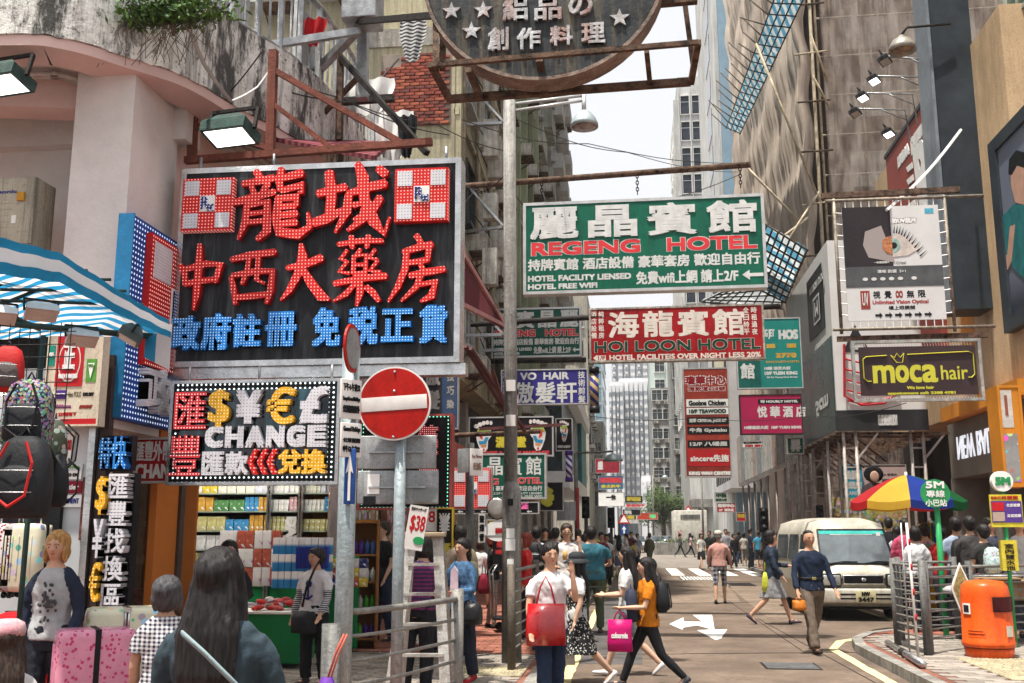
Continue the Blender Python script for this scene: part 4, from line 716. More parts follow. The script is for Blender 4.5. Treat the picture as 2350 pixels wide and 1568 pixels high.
# --- foot signs
def foot(s, u, v, w, h, fl=1, det=True):
    OW = M((.72, .68, .66), .5, key='foot_white'); f = lambda a, b: (u + fl * a * w, v + b * h)
    sole = [(-.35, -.28), (-.1, -.36), (.25, -.33), (.38, -.12), (.33, .12), (.22, .34), (.12, .48), (-.08, .5), (-.2, .38), (-.22, .1), (-.38, -.05)]
    s.poly([f(a, b) for a, b in sole], OW, 'foot_print', .004, .008); s.poly([f(a, b) for a, b in [(-.33, -.25), (-.05, -.34), (.28, -.3), (.36, -.12), (.1, -.17), (-.15, -.1)]], M((.30, .42, .08), .5, key='foot_olive'), 'foot_zone', .001, .004)
    s.poly([f(a, b) for a, b in [(.12, -.2), (.24, -.24), (.2, .0), (.02, .08)]], M((.6, .06, .05), .5, key='foot_red'), 'foot_zone', .0, .004); s.poly([f(a, b) for a, b in [(-.25, 0), (-.1, -.02), (.0, .12), (.25, .12), (.2, .25), (-.12, .22)]], M((.03, .25, .45), .5, key='foot_blue'), 'foot_zone', .0, .004); s.poly([f(a, b) for a, b in [(-.15, .24), (.15, .26), (.1, .34), (-.12, .32)]], M((.62, .25, .08), .5, key='foot_orange'), 'foot_zone', .0, .004)
    x, z = s.xz(*f(0, .42)); s.disc(*f(0, .42), .06 * w * s.W, .06 * w * s.W, M((.6, .06, .05), .5, key='foot_red'), 'foot_zone', .0, .004)
    for k in range(5): s.disc(*f(-.36 + k * .18 if 1 else 0, -.42 - .1 * math.sin(1 + k * .6)), (.13 - .014 * (4 - k if fl < 0 else 4 - k)) * w * s.W, .075 * h * s.H, OW, 'toe', .003, .006)
s = Sign('foot_massage_sign', 'wide black foot massage sign with two colourful reflexology soles', 'sign', (1075, 956, 1270, 1048), Y=22.5, depth=.2, frame=.03, face=BKV)
foot(s, .18, .52, .24, .72, -1); foot(s, .82, .50, .24, .72, 1); s.text('足', .42, .10, .56, .42, PRED, .02); s.text('滿福堂', .32, .50, .68, .78, M((.66, .55, .05), .5, key='yellow_letter'), .014); s.text('FOOT & BODY MASSAGE', .15, .86, .95, .97, PRED, .008)
s = Sign('foot_massage_sign', 'small black FOOT & BODY sign with one sole right of the wide one', 'sign', (1275, 960, 1314, 1035), Y=24.5, depth=.15, frame=.02, face=BKV); foot(s, .5, .42, .6, .60, 1); s.text('FOOT & BODY', .12, .83, .88, .91, SIL, .004)
s = Sign('led_cross_sign', 'red and white studded pharmacy cross panel behind the round mirror', 'sign', (1036, 1073, 1129, 1170), Y=17.5, depth=.15, frame=.02, face=REDL); rx(s, .03, .03, .97, .97, .02)
s = Sign('massage_strip_sign', 'long low black BODY MASSAGE sign with white arrows beneath it', 'sign', (1034, 1152, 1237, 1180), Y=18.8, depth=.15, frame=.02, face=BKV); s.text('BODY MASSAGE', .30, .08, .88, .6, M((.55, .10, .25), .5, key='pink_letter', emit=.3), .008)
for k in range(7): u = .08 + k * .13; s.poly([(u, .8), (u + .025, .68), (u + .025, .76), (u + .06, .76), (u + .06, .84), (u + .025, .84), (u + .025, .92)], SIL, 'arrow')
s = Sign('flower_sign', 'black sign with yellow swirling flowers behind the low green hotel sign', 'sign', (1238, 1106, 1293, 1173), Y=26, depth=.15, frame=.02, face=BKV)
for k in range(9): a = k * 1.1; s.disc(.32 + .13 * math.cos(a), .5 + .26 * math.sin(a), .10, .07, M((.55, .55, .06), .5, key='yellow_green_print'), 'petal', .002 + k * .0004)
s = Sign('hair_salon_banner', 'tall faded blue and black banner with white characters behind the no entry sign', 'sign', (968, 800, 1052, 985), Y=15.5, depth=.12, frame=.015, face=M((.05, .10, .22), .5, 0, .3, 1.2, .1, key='faded_blue', kind='grime'))
s.rect(.02, .02, .55, .98, M((.06, .055, .055), .5, 0, .4, 2, key='charcoal_print'), 'dark_half', .009, .003); s.text('傲', .06, .22, .50, .46, M((.42, .40, .38), .6, key='faded_letter'), .01, y=.003); s.text('髮', .06, .52, .50, .76, M((.42, .40, .38), .6, key='faded_letter'), .01, y=.003)
for j, c in enumerate('技巧染色'): s.text(c, .68, .30 + j * .17, .88, .41 + j * .17, M((.42, .40, .38), .6, key='faded_letter'), .005)
s = Sign('red_led_sign', 'black sign with red studded characters and green dotted border behind grey plates', 'sign', (822, 951, 1037, 1170), Y=13.4, depth=.2, frame=.03, fm=M((.45, .10, .09), .5, key='red_frame'), face=GLL)
s.rect(.05, .05, .95, .95, BKV, 'black_panel', .006, .004)
for k, c in enumerate('藥坊'): chan(s, c, .62, .12 + k * .40, .86, .44 + k * .40, PINKL, .03, .012)
s = Sign('change_board', 'red board with white studded CHANGE lettering tucked behind the money changer sign', 'sign', (307, 1004, 392, 1109), Y=9.2, depth=.1, frame=.02, face=REDV); s.text('匯豐外幣', .03, .08, .98, .52, SIL, .003); s.text('CHAN', .03, .58, .98, .90, SIL, .006)
# vertical column of studded characters by the exchange shop
def vled(label, px, Y, c, m, backm=BKV, d=.1, cat='sign', name='vertical_led_sign', bold=.004):
    s = Sign(name, label, cat, px, Y=Y, depth=.1, frame=.012, fm=BLACK, face=backm); n = len(c)
    for k, g_ in enumerate(c): chan(s, g_, .06, (k + .05) / n, .94, (k + .95) / n, m[k % len(m)], d, bold)
    return s
vled('column of white studded characters beside the exchange counter', (250, 1086, 302, 1400), 8.35, '匯豐找換區', [WHL])
vled('column of yellow and white studded currency signs left of the character column', (224, 1090, 250, 1385), 8.3, '$¥€', [YLL, WHL, YLL])
s = Sign('blue_led_sign', 'blue studded two character sign above the white character column', 'sign', (234, 1000, 304, 1080), Y=8.4, depth=.08, frame=.01, fm=BLACK, face=BKV); chan(s, '特', .04, .08, .46, .95, BLUL, .08, .004); chan(s, '快', .5, .05, .98, .98, BLUL, .1, .004)
# no fakes board
BG = M((.60, .54, .42), .6, 0, .08, 1, .1, key='cream_board', kind='grime', c2=(.42, .34, .26)); RDB = M((.46, .015, .02), .5, 0, .1, 1, 0, key='red_print')
s = Sign('luggage_shop_board', 'cream luggage shop board with a red NO FAKES emblem and brand names', 'sign', (104, 740, 232, 978), Y=8.2, depth=.12, frame=.015, fm=BG, face=BG)
s.rect(.17, .12, .66, .62, RDB, 'emblem', .006, .004); x, z = s.xz(.41, .37); 
q = MB(); n = 28; s.disc(.41, .38, .205 * s.W, .205 * s.H * .98, CREAML, 'emblem_ring', .003, .003); s.disc(.41, .38, .185 * s.W, .185 * s.H * .98, RDB, 'emblem_disc', .001, .003); s.text('正', .30, .20, .52, .46, WHITE, .012, y=-.006); s.text('NO FAKES', .24, .50, .58, .545, WHITE, .004, y=-.003)
s.rect(.0, .22, .14, .42, M((.02, .23, .17), .5, key='teal_print'), 'logo'); s.text('LOJEL', .02, .29, .13, .33, WHITE, .002, y=0); s.rect(.72, .36, .90, .58, M((.10, .30, .05), .5, key='lime_print'), 'logo'); s.poly([(.75, .40), (.87, .40), (.81, .55)], WHITE, 'logo_mark', .0, .004); s.text('VIVA', .76, .41, .86, .44, M((.10, .30, .05), .5, key='lime_print'), .001, y=-.004)
s.rect(.20, .655, .40, .74, M((.08, .03, .22), .5, key='violet_print'), 'logo'); s.text('CARLTON', .22, .685, .38, .705, WHITE, .001, y=0); s.text('fene POLO', .43, .67, .66, .72, M((.2, .17, .1), .5, key='brown_print'), .001); s.text('DELSEY', .69, .68, .89, .715, BLACK, .003); s.text('ilakkuma', .22, .79, .50, .83, M((.35, .08, .25), .5, key='plum_print'), .004); s.text('EMINENT', .64, .80, .88, .835, M((.30, .04, .03), .5, key='brick_print'), .003, shear=.3); s.text('237號地下', .28, .865, .6, .905, RDB, .002); s.rect(.1, .93, 1, .99, RDB, 'red_strip')
# --- right side signs
s = Sign('optician_banner', 'tall optician banner with a large eye print laced to a pipe frame', 'sign', (1939, 473, 2163, 735), Y=20.5, depth=.05, frame=0, face=M((.60, .60, .59), .5, 0, .06, 1, .05, key='banner_grey'))
s.rect(.0, .0, .50, .53, M((.028, .022, .026), .5, key='banner_black'), 'dark_half', .006, .004); s.rect(0, .53, 1, .71, M((.085, .09, .095), .5, key='banner_slate'), 'slate_band', .006, .004)
ey = [(.23, .22), (.40, .17), (.80, .20), (.78, .36), (.72, .47), (.52, .50), (.25, .45), (.20, .34)]; s.poly([(a, b) for a, b in ey if a <= .52] , M((.20, .07, .05), .5, 0, .5, 6, 0, key='lens_brown', kind='grad', p=(.9, 1.6), c2=(.3, .26, .25)), 'lens', .003, .003)
s.poly([(.50, .27), (.56, .24), (.66, .27), (.78, .38), (.66, .44), (.52, .45), (.50, .45)], M((.62, .55, .50), .5, key='eye_white'), 'eye_white', .003, .003); s.disc(.50, .35, .085 * s.W, .085 * s.W, M((.30, .45, .40), .5, 0, .3, 12, 0, key='iris_green'), 'iris', .001, .003); s.disc(.515, .35, .035 * s.W, .035 * s.W, BLACK, 'pupil', -.001, .003); s.poly([(.40, .30), (.46, .27), (.50, .265), (.50, .43), (.44, .42), (.40, .38)], M((.55, .22, .10), .5, 0, .4, 12, 0, key='red_iris'), 'iris', -.002, .003)
for k in range(11): a = -.2 + k * .13; u0, v0 = .52 + k * .025, .235 + .0035 * k * k * .6; s.poly([(u0, v0), (u0 + .012, v0 + .01), (u0 + .03 + .05 * a, v0 - .07 + .02 * a)], BLACK, 'eyelash', .0, .003)
s.text('鑽晶雙面防UV鏡片', .27, .105, .77, .155, WHITE, .008, outline=(BLACK, .008)); s.rect(.86, .03, .95, .075, M((.08, .35, .48), .5, key='cyan_print'), 'logo'); s.text('Crizal', .53, .49, .63, .515, M((.2, .2, .2), .5, key='grey_print'), .002); s.text('一般鍍膜鏡片', .30, .485, .46, .505, SIL, .001, y=0)
s.text('清晰 防護  5+1', .33, .56, .62, .59, SIL, .002, y=0)
for k in range(6): s.disc(.20 + k * .09 + (.05 if k == 5 else 0), .64, .028 * s.W, .018 * s.W, SIL, 'icon', .001, .004)
s.rect(.14, .74, .235, .90, M((.30, .05, .04), .5, key='uv_brown'), 'logo'); s.text('UV', .155, .76, .22, .87, SIL, .002, y=0); 
for k, c in enumerate('視覺∞無限'): s.text(c, .27 + k * .115, .745, .345 + k * .115, .81, BLACK if k != 2 else M((.30, .05, .04), .5, key='uv_brown'), .004)
s.text('Unlimited Vision Optical', .26, .825, .83, .87, M((.35, .04, .04), .5, key='maroon_print'), .004); s.text('樓上眼鏡舖', .42, .875, .69, .91, BLACK, .002)
for k in range(6): u = .28 + k * .10; s.poly([(u, .945), (u + .045, .945), (u + .045, .93), (u + .075, .955), (u + .045, .98), (u + .045, .965), (u, .965)], BLACK, 'arrow')
opt = s; mb = MB(); w, h = s.W / 2, s.H
for x in (-w - .14, w + .14): mb.tube([(x, .03, -.25), (x, .03, h + .2)], .035, 6)
for z in (-.16, h + .16): mb.tube([(-w - .3, .03, z), (w + .9, .03, z)], .035, 6)
mb.build('pipe_frame', M((.36, .31, .25), .6, .3, .4, 6, .2, key='tarnished_pipe', kind='grime'), s.r); mb = MB()
for k in range(10):
    z = h * (k + .5) / 10
    for sg in (-1, 1): mb.tube([(sg * w, .02, z), (sg * (w + .14), .02, z + .02)], .012, 4)
for k in range(12):
    x = -w + 2 * w * (k + .5) / 12
    for z0, z1 in ((-.16, 0), (h, h + .16)): mb.tube([(x, .02, z0), (x, .02, z1)], .010, 4)
tag(mb.build('lacing', WHITE, s.r), kind='stuff')
MB().bar((-w - .35, .2, h + .32), (w + .5, .2, h + .36), .09, .12).build('top_beam', ROD, s.r); MB().bar((-w - .2, .2, -.32), (w + .8, .2, -.3), .08, .1).build('bottom_beam', ROD, s.r)
s = Sign('hair_salon_sign', 'dark brown moca hair sign with lime crown lettering laced in a metal frame', 'sign', (1957, 779, 2256, 921), Y=19.3, depth=.08, frame=.055, fm=M((.50, .46, .42), .4, .5, .4, 3, .2, key='mottled_metal', kind='grime', c2=(.2, .32, .3)))
s.rect(.055, .11, .955, .90, M((.045, .028, .03), .45, 0, .15, 1, .05, key='dark_brown_vinyl'), 'panel', .012, .02); LIM = M((.52, .50, .05), .5, 0, .06, 2, 0, key='lime_letter')
def arcl(p_, w, nm='motif'): return MB().tube([(s.xz(*q)[0], -.001, s.xz(*q)[1]) for q in p_], w, 4, sy=.5).build(nm, LIM, s.r)
arcl([(.27, .255), (.11, .27), (.085, .31), (.085, .62), (.11, .67), (.14, .67)], .02); arcl([(.43, .245), (.90, .215), (.935, .25), (.935, .58), (.91, .63), (.885, .63)], .02)
for k, (c, u0, u1) in enumerate((('m', .155, .325), ('o', .33, .435), ('c', .44, .53), ('a', .535, .655))): s.text(c, u0, .41, u1, .70, LIM, .016, shear=0)
s.text('hair', .68, .43, .885, .66, LIM, .004); arcl([(.30, .25), (.345, .37), (.39, .37), (.405, .22)], .008, 'crown'); arcl([(.30, .25), (.33, .29), (.35, .22), (.375, .29), (.405, .22)], .008, 'crown')
s.text('We love hair', .41, .755, .62, .805, LIM, .005); s.text('appointment call: 2388 4781', .26, .845, .78, .90, LIM, .005)
mb = MB()
for k in range(40): x = s.W * (-.44 + .022 * k); mb.tube([(x, .02, .05), (x + .03, .02, .13), (x + .055, .02, .05)], .005, 3); mb.tube([(x, .02, s.H - .05), (x + .02, .02, s.H - .13)], .005, 3)
tag(mb.build('lacing', WHITE, s.r), kind='stuff')
TEALV = M((.015, .21, .18), .4, 0, .12, 1, .05, key='teal_vinyl'); s = Sign('hostel_sign', 'teal hostel sign with phone number and gold icons right of the red hotel sign', 'sign', (1690, 730, 1840, 892), Y=30, depth=.2, frame=.03, face=TEALV)
s.rect(.0, .03, .36, 1, M((.01, .11, .09), .4, key='dark_teal_vinyl'), 'dark_part', .009, .003); GLD = M((.55, .34, .06), .5, key='gold_letter')
s.text('NG JET', .40, .16, .60, .30, SIL, .01); s.text('HOS', .66, .17, .96, .31, SIL, .02); s.rect(.47, .37, .60, .43, GLD, 'bed_icon'); s.rect(.78, .37, .92, .43, GLD, 'case_icon'); s.text('2770', .60, .50, .92, .57, GLD, .016); s.text('館', .05, .64, .27, .86, SIL, .014, y=.001); s.text('SINGYUETHOSTEL', .45, .61, .97, .64, GLD, .003); s.text('10樓 遠景大廈', .42, .69, .82, .74, SIL, .008); s.text('10/F YUEN KING', .42, .76, .92, .81, SIL, .008); s.text('28 Sai Yeung Choi Street', .45, .83, .92, .86, SIL, .003)
CRIM = M((.36, .015, .075), .45, 0, .1, 1, .05, key='crimson_vinyl'); s = Sign('hotel_sign', 'crimson HOURLY HOTEL sign under the teal hostel sign', 'sign', (1698, 905, 1842, 997), Y=29.5, depth=.2, frame=.03, fm=IRON, face=CRIM)
s.rect(.30, .12, .98, .24, BLACK, 'ribbon'); s.text('時 HOURLY HOTEL', .34, .14, .94, .22, SIL, .006, y=0); 
for k, c in enumerate('悅華酒店'): s.text(c, .28 + k * .205, .30, .44 + k * .205, .58, SIL, .011)
s.text('10樓遠景大廈  10/F YUEN KING', .06, .78, .97, .87, SIL, .008)
# king wah stack
ORR = M((.38, .05, .03), .5, 0, .35, .5, 0, key='orange_red_print', kind='multi', p=1.1, c2=(.9, .35, .12)); s = Sign('directory_sign', 'tall stacked orange directory sign ending with KING WAH CENTRE', 'sign', (1569, 844, 1676, 1096), Y=47, depth=.4, frame=.06, face=ORR)
s.text('瓊華中心', .06, .075, .94, .155, M((.30, .01, .02), .5, key='dark_red_letter'), .02, outline=(WHITE, .03)); s.text('彌敦道628號', .12, .175, .92, .215, M((.30, .01, .02), .5, key='dark_red_letter'), .008, outline=(WHITE, .02))
for v0, v1, bgc, tx, tc in ((.29, .36, WHITE, 'Goobne Chicken', BLACK), (.37, .43, WHITE, '10/F TEAWOOD', DGL), (.455, .52, BKV, '翡翠 CRYSTAL JADE 8/F', SIL), (.54, .61, BKV, '牛角 Gyukaku', SIL), (.665, .73, BKV, '12/F 八幡屋', SIL)): s.rect(.07, v0, .97, v1, bgc, 'tenant_plate', .004, .006); s.text(tx, .12, v0 + .012, .92, v1 - .012, tc, .012, y=-.006)
s.rect(.07, .75, .99, .90, RDB, 'tenant_plate', .004, .006); s.text('sincere先施', .12, .795, .94, .86, WHITE, .01, y=-.006); s.text('KING WAH CENTRE', .08, .945, .97, .98, WHITE, .02, y=0)
# smaller far signs
def ssign(name, label, px, Y, face, lines=(), frame=.03, depth=.25, rz=0.):
    s = Sign(name, label, 'sign', px, Y=Y, depth=depth, frame=frame, face=face, rz=rz)
    for t, u0, v0, u1, v1, m, b in lines: s.text(t, u0, v0, u1, v1, m, b)
    return s
YL = M((.62, .50, .06), .5, key='yellow_letter'); DBL = M((.03, .12, .22), .5, 0, .2, 1, key='steel_blue_board')
ssign('street_sign_board', 'small maroon sign with a white seal character far down the left side', (1366, 1053, 1422, 1086), 100, M((.28, .02, .035), .5, key='maroon_sign'), [('盛', .1, .15, .32, .75, SIL, .06)])
ssign('street_sign_board', 'steel blue sign with red characters far down the left side', (1373, 1092, 1430, 1123), 95, DBL, [('南華國花', .05, .12, .95, .55, PRED, .06), ('金之扒牛', .1, .65, .9, .9, YL, .03)])
ssign('street_sign_board', 'white calligraphy sign with a red cartoon free flower far down the left side', (1373, 1130, 1432, 1162), 90, WHITE, [('一休', .3, .15, .7, .6, BLACK, .04)])
ssign('street_sign_board', 'black sign with yellow characters hanging above the far road', (1434, 1138, 1475, 1154), 110, BKV, [('新明堂', .1, .15, .9, .8, YL, .05)])
ssign('street_sign_board', 'thin white sign with red characters just under the far black one', (1434, 1156, 1482, 1165), 108, WHITE, [('樂道海中', .05, .1, .95, .9, PRED, .05)])
ssign('street_sign_board', 'black and white sign above the long red neon board', (1429, 1169, 1470, 1183), 100, BKV, [('時代', .1, .15, .5, .85, SIL, .05)])
ssign('street_sign_board', 'long red sign with green rings hanging low over the far road', (1462, 1177, 1510, 1193), 105, M((.48, .06, .03), .5, key='signal_red'), [('OO', .6, .2, .9, .8, M((.05, .5, .2), .5, key='neon_green', emit=.6), .08)])
ssign('street_sign_board', 'dark board with orange characters left of the long red sign', (1423, 1181, 1460, 1193), 103, BKV, [('大致', .1, .1, .9, .9, YL, .05)])
ssign('street_sign_board', 'pale green sign with faded characters past the red directory sign', (1640, 1130, 1671, 1153), 62, M((.50, .55, .46), .5, key='pale_green_sign'), [('中僑', .1, .1, .9, .55, DGL, .03), ('國貨大樓', .1, .62, .9, .9, DGL, .01)])
ssign('street_sign_board', 'small red sign repeating the directory name below the pale green sign', (1645, 1154, 1688, 1176), 60, RDB, [('瓊華中心', .05, .08, .95, .5, WHITE, .02), ('2/F  彌敦道', .1, .6, .9, .9, WHITE, .01)])
ssign('street_sign_board', 'small scarlet sign with gold characters above the right crowd', (1690, 1176, 1712, 1197), 55, M((.48, .02, .03), .5, key='scarlet_sign'), [('聚德', .1, .15, .9, .6, YL, .02)])
ssign('phone_sign', 'white phone number strip 2383 3891 under the crimson sign', (1702, 1012, 1751, 1028), 34, WHITE, [('長江招牌制作', .08, .08, .92, .45, BLACK, .004), ('2383 3891', .15, .52, .95, .92, RDB, .01)])
ssign('street_sign_board', 'dark green sign with one white character beside the hoarding', (1806, 1004, 1845, 1042), 33, M((.01, .10, .07), .4, key='bottle_green'), [('昇', .2, .12, .85, .88, SIL, .03)])
ssign('optician_shop_sign', 'sky blue and pink shop sign with a woman in a hat under the hoarding', (1930, 1066, 2082, 1140), 33, M((.55, .42, .40), .5, 0, .15, 1, 0, key='pink_ad'), [('韓閃系列', .62, .45, .85, .58, M((.15, .1, .1), .5, key='ad_brown'), .01), ('MAX 香薰水', .58, .28, .86, .36, M((.15, .1, .1), .5, key='ad_brown'), .004)])
s = Sign('optician_shop_sign', 'sky blue FRANCE optician sign under the hoarding', 'sign', (1928, 1068, 1980, 1142), Y=32.8, depth=.2, frame=0, face=M((.03, .33, .50), .5, key='sky_blue_ad')); s.text('法國', .15, .15, .9, .45, SIL, .02); s.text('眼鏡店', .1, .5, .95, .74, SIL, .01); s.text('FRANCE', .15, .8, .9, .93, SIL, .004)
wm = empty('wall_poster', P(2008, 1140, Y=32.7), 0, 'printed woman in a black hat on the pink shop sign', 'poster'); MB().ell((0, 0, .68), .30, .03, .26, 14).build('hair', BLACK, wm); MB().ell((.02, -.03, .60), .14, .02, .18, 12).build('face', M((.55, .36, .28), .6, key='print_skin'), wm); MB().poly([(-.45, 0), (.5, 0), (.35, .38), (-.1, .45), (-.35, .3)], -.01, .01).build('coat', M((.12, .09, .10), .6, key='print_coat'), wm)
# new balance and portrait billboard on the right facade
s = Sign('shoe_shop_sign', 'thin white NEW BALANCE lettering on the taupe shop fascia', 'sign', (2195, 960, 2330, 1040), X=XR - .03, frame=0, tb=(3.55, 4.15)); s.text('NEW BALANCE', 0, 0, 1, 1, M((.75, .78, .85), .4, key='lit_white', emit=.6), .0, .03, name='channel_lettering')
s = Sign('shoe_shop_board', 'white shoe emblem and new balance name on the maroon board', 'sign', (2075, 320, 2135, 470), X=XR - .16, frame=0, tb=(10.7, 12.9)); 
for k in range(4): s.poly([(.10 + .02 * k, .16 + k * .17), (.38, .13 + k * .17), (.36, .22 + k * .17), (.04 + .02 * k, .25 + k * .17)], WHITE, 'emblem_bar', -.01, .01)
s.text('B', .40, .05, .88, .78, WHITE, .12, .02, shear=.2); q = s.text('new balance', -.25, .86, 1.25, 1.02, WHITE, .04, .02)
zb, zt_ = P(2300, 740, X=8.35).z, P(2290, 345, X=8.35).z; pb = empty('portrait_billboard', (8.35, 21.5, zb), 0, 'framed billboard of a dark haired man in a teal shirt at the right edge', 'billboard'); y1 = P(2303, 500, X=8.35).y - 21.5; zh = zt_ - zb
MB().box(0, .25, -3.4, y1, 0, zh).build('panel', M((.03, .04, .06), .35, 0, .3, .6, 0, key='poster_night_blue', kind='grad', p=(.2, 4.5), c2=(.14, .16, .21)), pb)
mb = MB(); mb.box(-.06, .3, y1, y1 + .42, -.3, zh + .3); mb.box(-.06, .3, -3.4, y1, zh, zh + .3); mb.box(-.06, .3, -3.4, y1, -.3, 0); mb.build('frame', FIN, pb)
SKP = M((.50, .30, .22), .6, 0, .1, 3, 0, key='print_skin2'); zz = lambda px, py: (P(px, py, X=8.33).y - 21.5, P(px, py, X=8.33).z - zb)
for nm, pts, m in (('shirt', [(2298, 500), (2325, 470), (2350, 470), (2350, 640), (2300, 590)], M((.02, .16, .17), .6, 0, .2, 3, 0, key='print_teal')), ('arm', [(2296, 590), (2312, 585), (2318, 520), (2330, 515), (2322, 600), (2302, 640)], SKP), ('face', [(2318, 395), (2332, 375), (2350, 380), (2350, 470), (2330, 465), (2321, 430)], SKP), ('hair', [(2314, 400), (2316, 365), (2332, 345), (2350, 350), (2350, 385), (2334, 380), (2322, 402)], BLACK)):
    MB().poly([zz(*q) for q in pts], -.02 - (.004 if nm == 'arm' else .002 if nm == 'hair' else 0), -.001, ax='x').build(nm, m, pb)
s = Sign('orange_light_box', 'orange vertical light box sign with striped panels at the right edge', 'sign', (2297, 884, 2352, 1118), Y=16.5, depth=.5, frame=.04, fm=ORNG, face=ORNG); s.rect(.10, .05, .60, .42, M((.55, .52, .48), .5, key='milky_panel'), 'upper_panel'); s.rect(.12, .48, .70, .95, M((.3, .3, .3), .5, 0, .2, 2, 0, key='striped_print', kind='multi', p=9, c2=(.9, .7, .4)), 'lower_panel'); s.rect(.28, .10, .40, .30, M((.25, .08, .05), .5, key='bar_red'), 'bar', .001)
# hoarding prints
q = Sign('hoarding_lettering', 'I.T IS INSPIRATION lettering on the black base of the hoarding', 'lettering', (2056 - 40, 965, 2100 - 40, 976), Y=27.94, frame=0, tb=(4.5, 4.75)); q.text('I.T IS INSPIRATION', 0, 0, 1, 1, SIL, .01)
q = Sign('ad_print', 'black CREAM triangle print on the white hoarding', 'print', (1905 + 28, 745, 1975 + 20, 808), Y=27.98, frame=0); q.poly([(0, 1), (.5, 0), (1, 1)], HB, 'triangle'); q.text('CREAM', .27, .70, .8, .92, SIL, .03, y=0)
q = Sign('ad_print', 'dark side of the hoarding lettered 5cm with a torn film', 'print', (1868, 900, 1905, 990), X=5.44, frame=0, tb=(5.0, 5.7)); q.text('5cm', .1, .1, .9, .6, SIL, .03)
q = Sign('ad_print', 'outlined white MUSION square logo on the charcoal side panel', 'print', (1860, 640, 1885, 735), X=5.43, frame=0, tb=(7.5, 9.0)); q.rect(.2, .1, .8, .62, SIL, 'square', .0, .003); q.rect(.25, .14, .75, .58, HB, 'square_inner', -.003, .002); q.text('M', .35, .25, .65, .5, SIL, .01, y=-.006); q.text('MUSION DTX', -.1, .78, 1.2, .9, SIL, .01)
red = M((.45, .02, .03), .4, key='red_outline'); rg = empty('ad_print', P(1975, 900, Y=27.9), 0, 'red outlined bottle shape printed on the white hoarding', 'print'); mb = MB()
for k in range(5): mb.tube([(-.35, 0, .9 - k * .28), (0, 0, .8 - k * .28), (.5, 0, .9 - k * .28), (.9, 0, 1.0 - k * .28)], .025, 4)
mb.tube([(-.35, 0, 1.3), (-.42, 0, -.1), (0, 0, -.35), (.6, 0, -.3), (.95, 0, 0), (.9, 0, 1.2)], .035, 4); mb.build('outline', red, rg)
# --- round izakaya style disc on rusty frame
cz = P(1247, 176, Y=8).z; rr_ = P(1512, 0, Y=8).x - P(1247, 0, Y=8).x; rad = 1.02
dc = empty('round_sign', (P(1247, 176, Y=8).x, 8, cz), 0, 'round weathered black sign with stars and rusted white characters hung overhead', 'sign'); cc = (0, 0, rad)
DISC = M((.045, .05, .055), .5, .1, .4, 1.5, .2, key='weathered_disc', kind='streak', c2=(.12, .10, .07)); o = MB().poly([(rad * math.cos(2 * PI * k / 56), rad + rad * math.sin(2 * PI * k / 56)) for k in range(56)], 0, .2).build('disc', DISC, dc)
mb = MB(); n = 56; ring = [(math.cos(2 * PI * k / n), math.sin(2 * PI * k / n)) for k in range(n + 1)]
for (a, b), (c_, d) in zip(ring, ring[1:]): mb.bar((a * (rad + .02), .11, rad + b * (rad + .02)), (c_ * (rad + .02), .11, rad + d * (rad + .02)), .24, .03, up=Vector(((a + c_) / 2, 0, (b + d) / 2)))
mb.build('rim', M((.30, .235, .19), .6, .2, .4, 3, .3, key='rusted_rim', kind='grime', c2=(.14, .06, .04)), dc)
RUSTY = M((.50, .51, .52), .5, .2, .35, 8, .2, key='flaking_white', kind='grime', c2=(.26, .07, .03)); k_ = 8.6 / 2391
def dpos(px, py): v = P(px, py, Y=7.96); return v.x - dc.location.x, v.z - dc.location.z
for i, (c, x, y, w, h) in enumerate((('絽', 1182, 17, 58, 60), ('品', 1257, 18, 62, 56), ('の', 1332, 10, 56, 50), ('創', 1143, 88, 48, 55), ('作', 1213, 87, 55, 52), ('料', 1288, 80, 52, 48), ('理', 1361, 74, 54, 50))):
    a = dpos(x - w / 2, y + h / 2); b = dpos(x + w / 2, y - h / 2); q = MB(); text(q, c, a[0], b[0], a[1], b[1], -.035, .036, .006); q.build('character', RUSTY, dc)
for i, (x, y) in enumerate(((1035, 22), (1108, 20), (1081, 68), (1422, 38))):
    a = dpos(x, y); MB().poly([(a[0] + (.085 if k % 2 == 0 else .035) * math.sin(PI * k / 5), a[1] + (.085 if k % 2 == 0 else .035) * math.cos(PI * k / 5)) for k in range(10)], -.02, .001).build('star', RUSTY, dc)
fr = empty('rusty_frame', P(1030, 228, Y=8.1), 0, 'rusty tubular steel frame carrying the round sign', 'steel frame'); F0 = fr.location.copy()
def member(par, F0, a, b, Ya, Yb, w, m, nm='member'): return MB().bar(P(*a, Y=Ya) - F0, P(*b, Y=Yb) - F0, w).build(nm, m, par)
for a, b, ya, yb, w in (((1030, 228), (1585, 188), 8.3, 8.3, .06), ((990, 150), (1602, 98), 7.7, 7.7, .04), ((988, 148), (1032, 230), 7.7, 8.3, .05), ((1602, 97), (1586, 190), 7.7, 8.3, .05), ((1568, -20), (1592, 160), 8.3, 8.3, .04), ((1484, 118), (1492, 195), 7.9, 8.3, .04), ((1238, 135), (1252, 220), 7.9, 8.3, .06), ((1075, 160), (1103, 225), 7.9, 8.3, .05), ((1470, 10), (1600, -2), 8.2, 8.2, .07), ((1000, 20), (1000, 160), 8.2, 7.8, .05), ((1018, 40), (1015, 160), 8.3, 8.3, .05)): member(fr, F0, a, b, ya, yb, w, ROD)
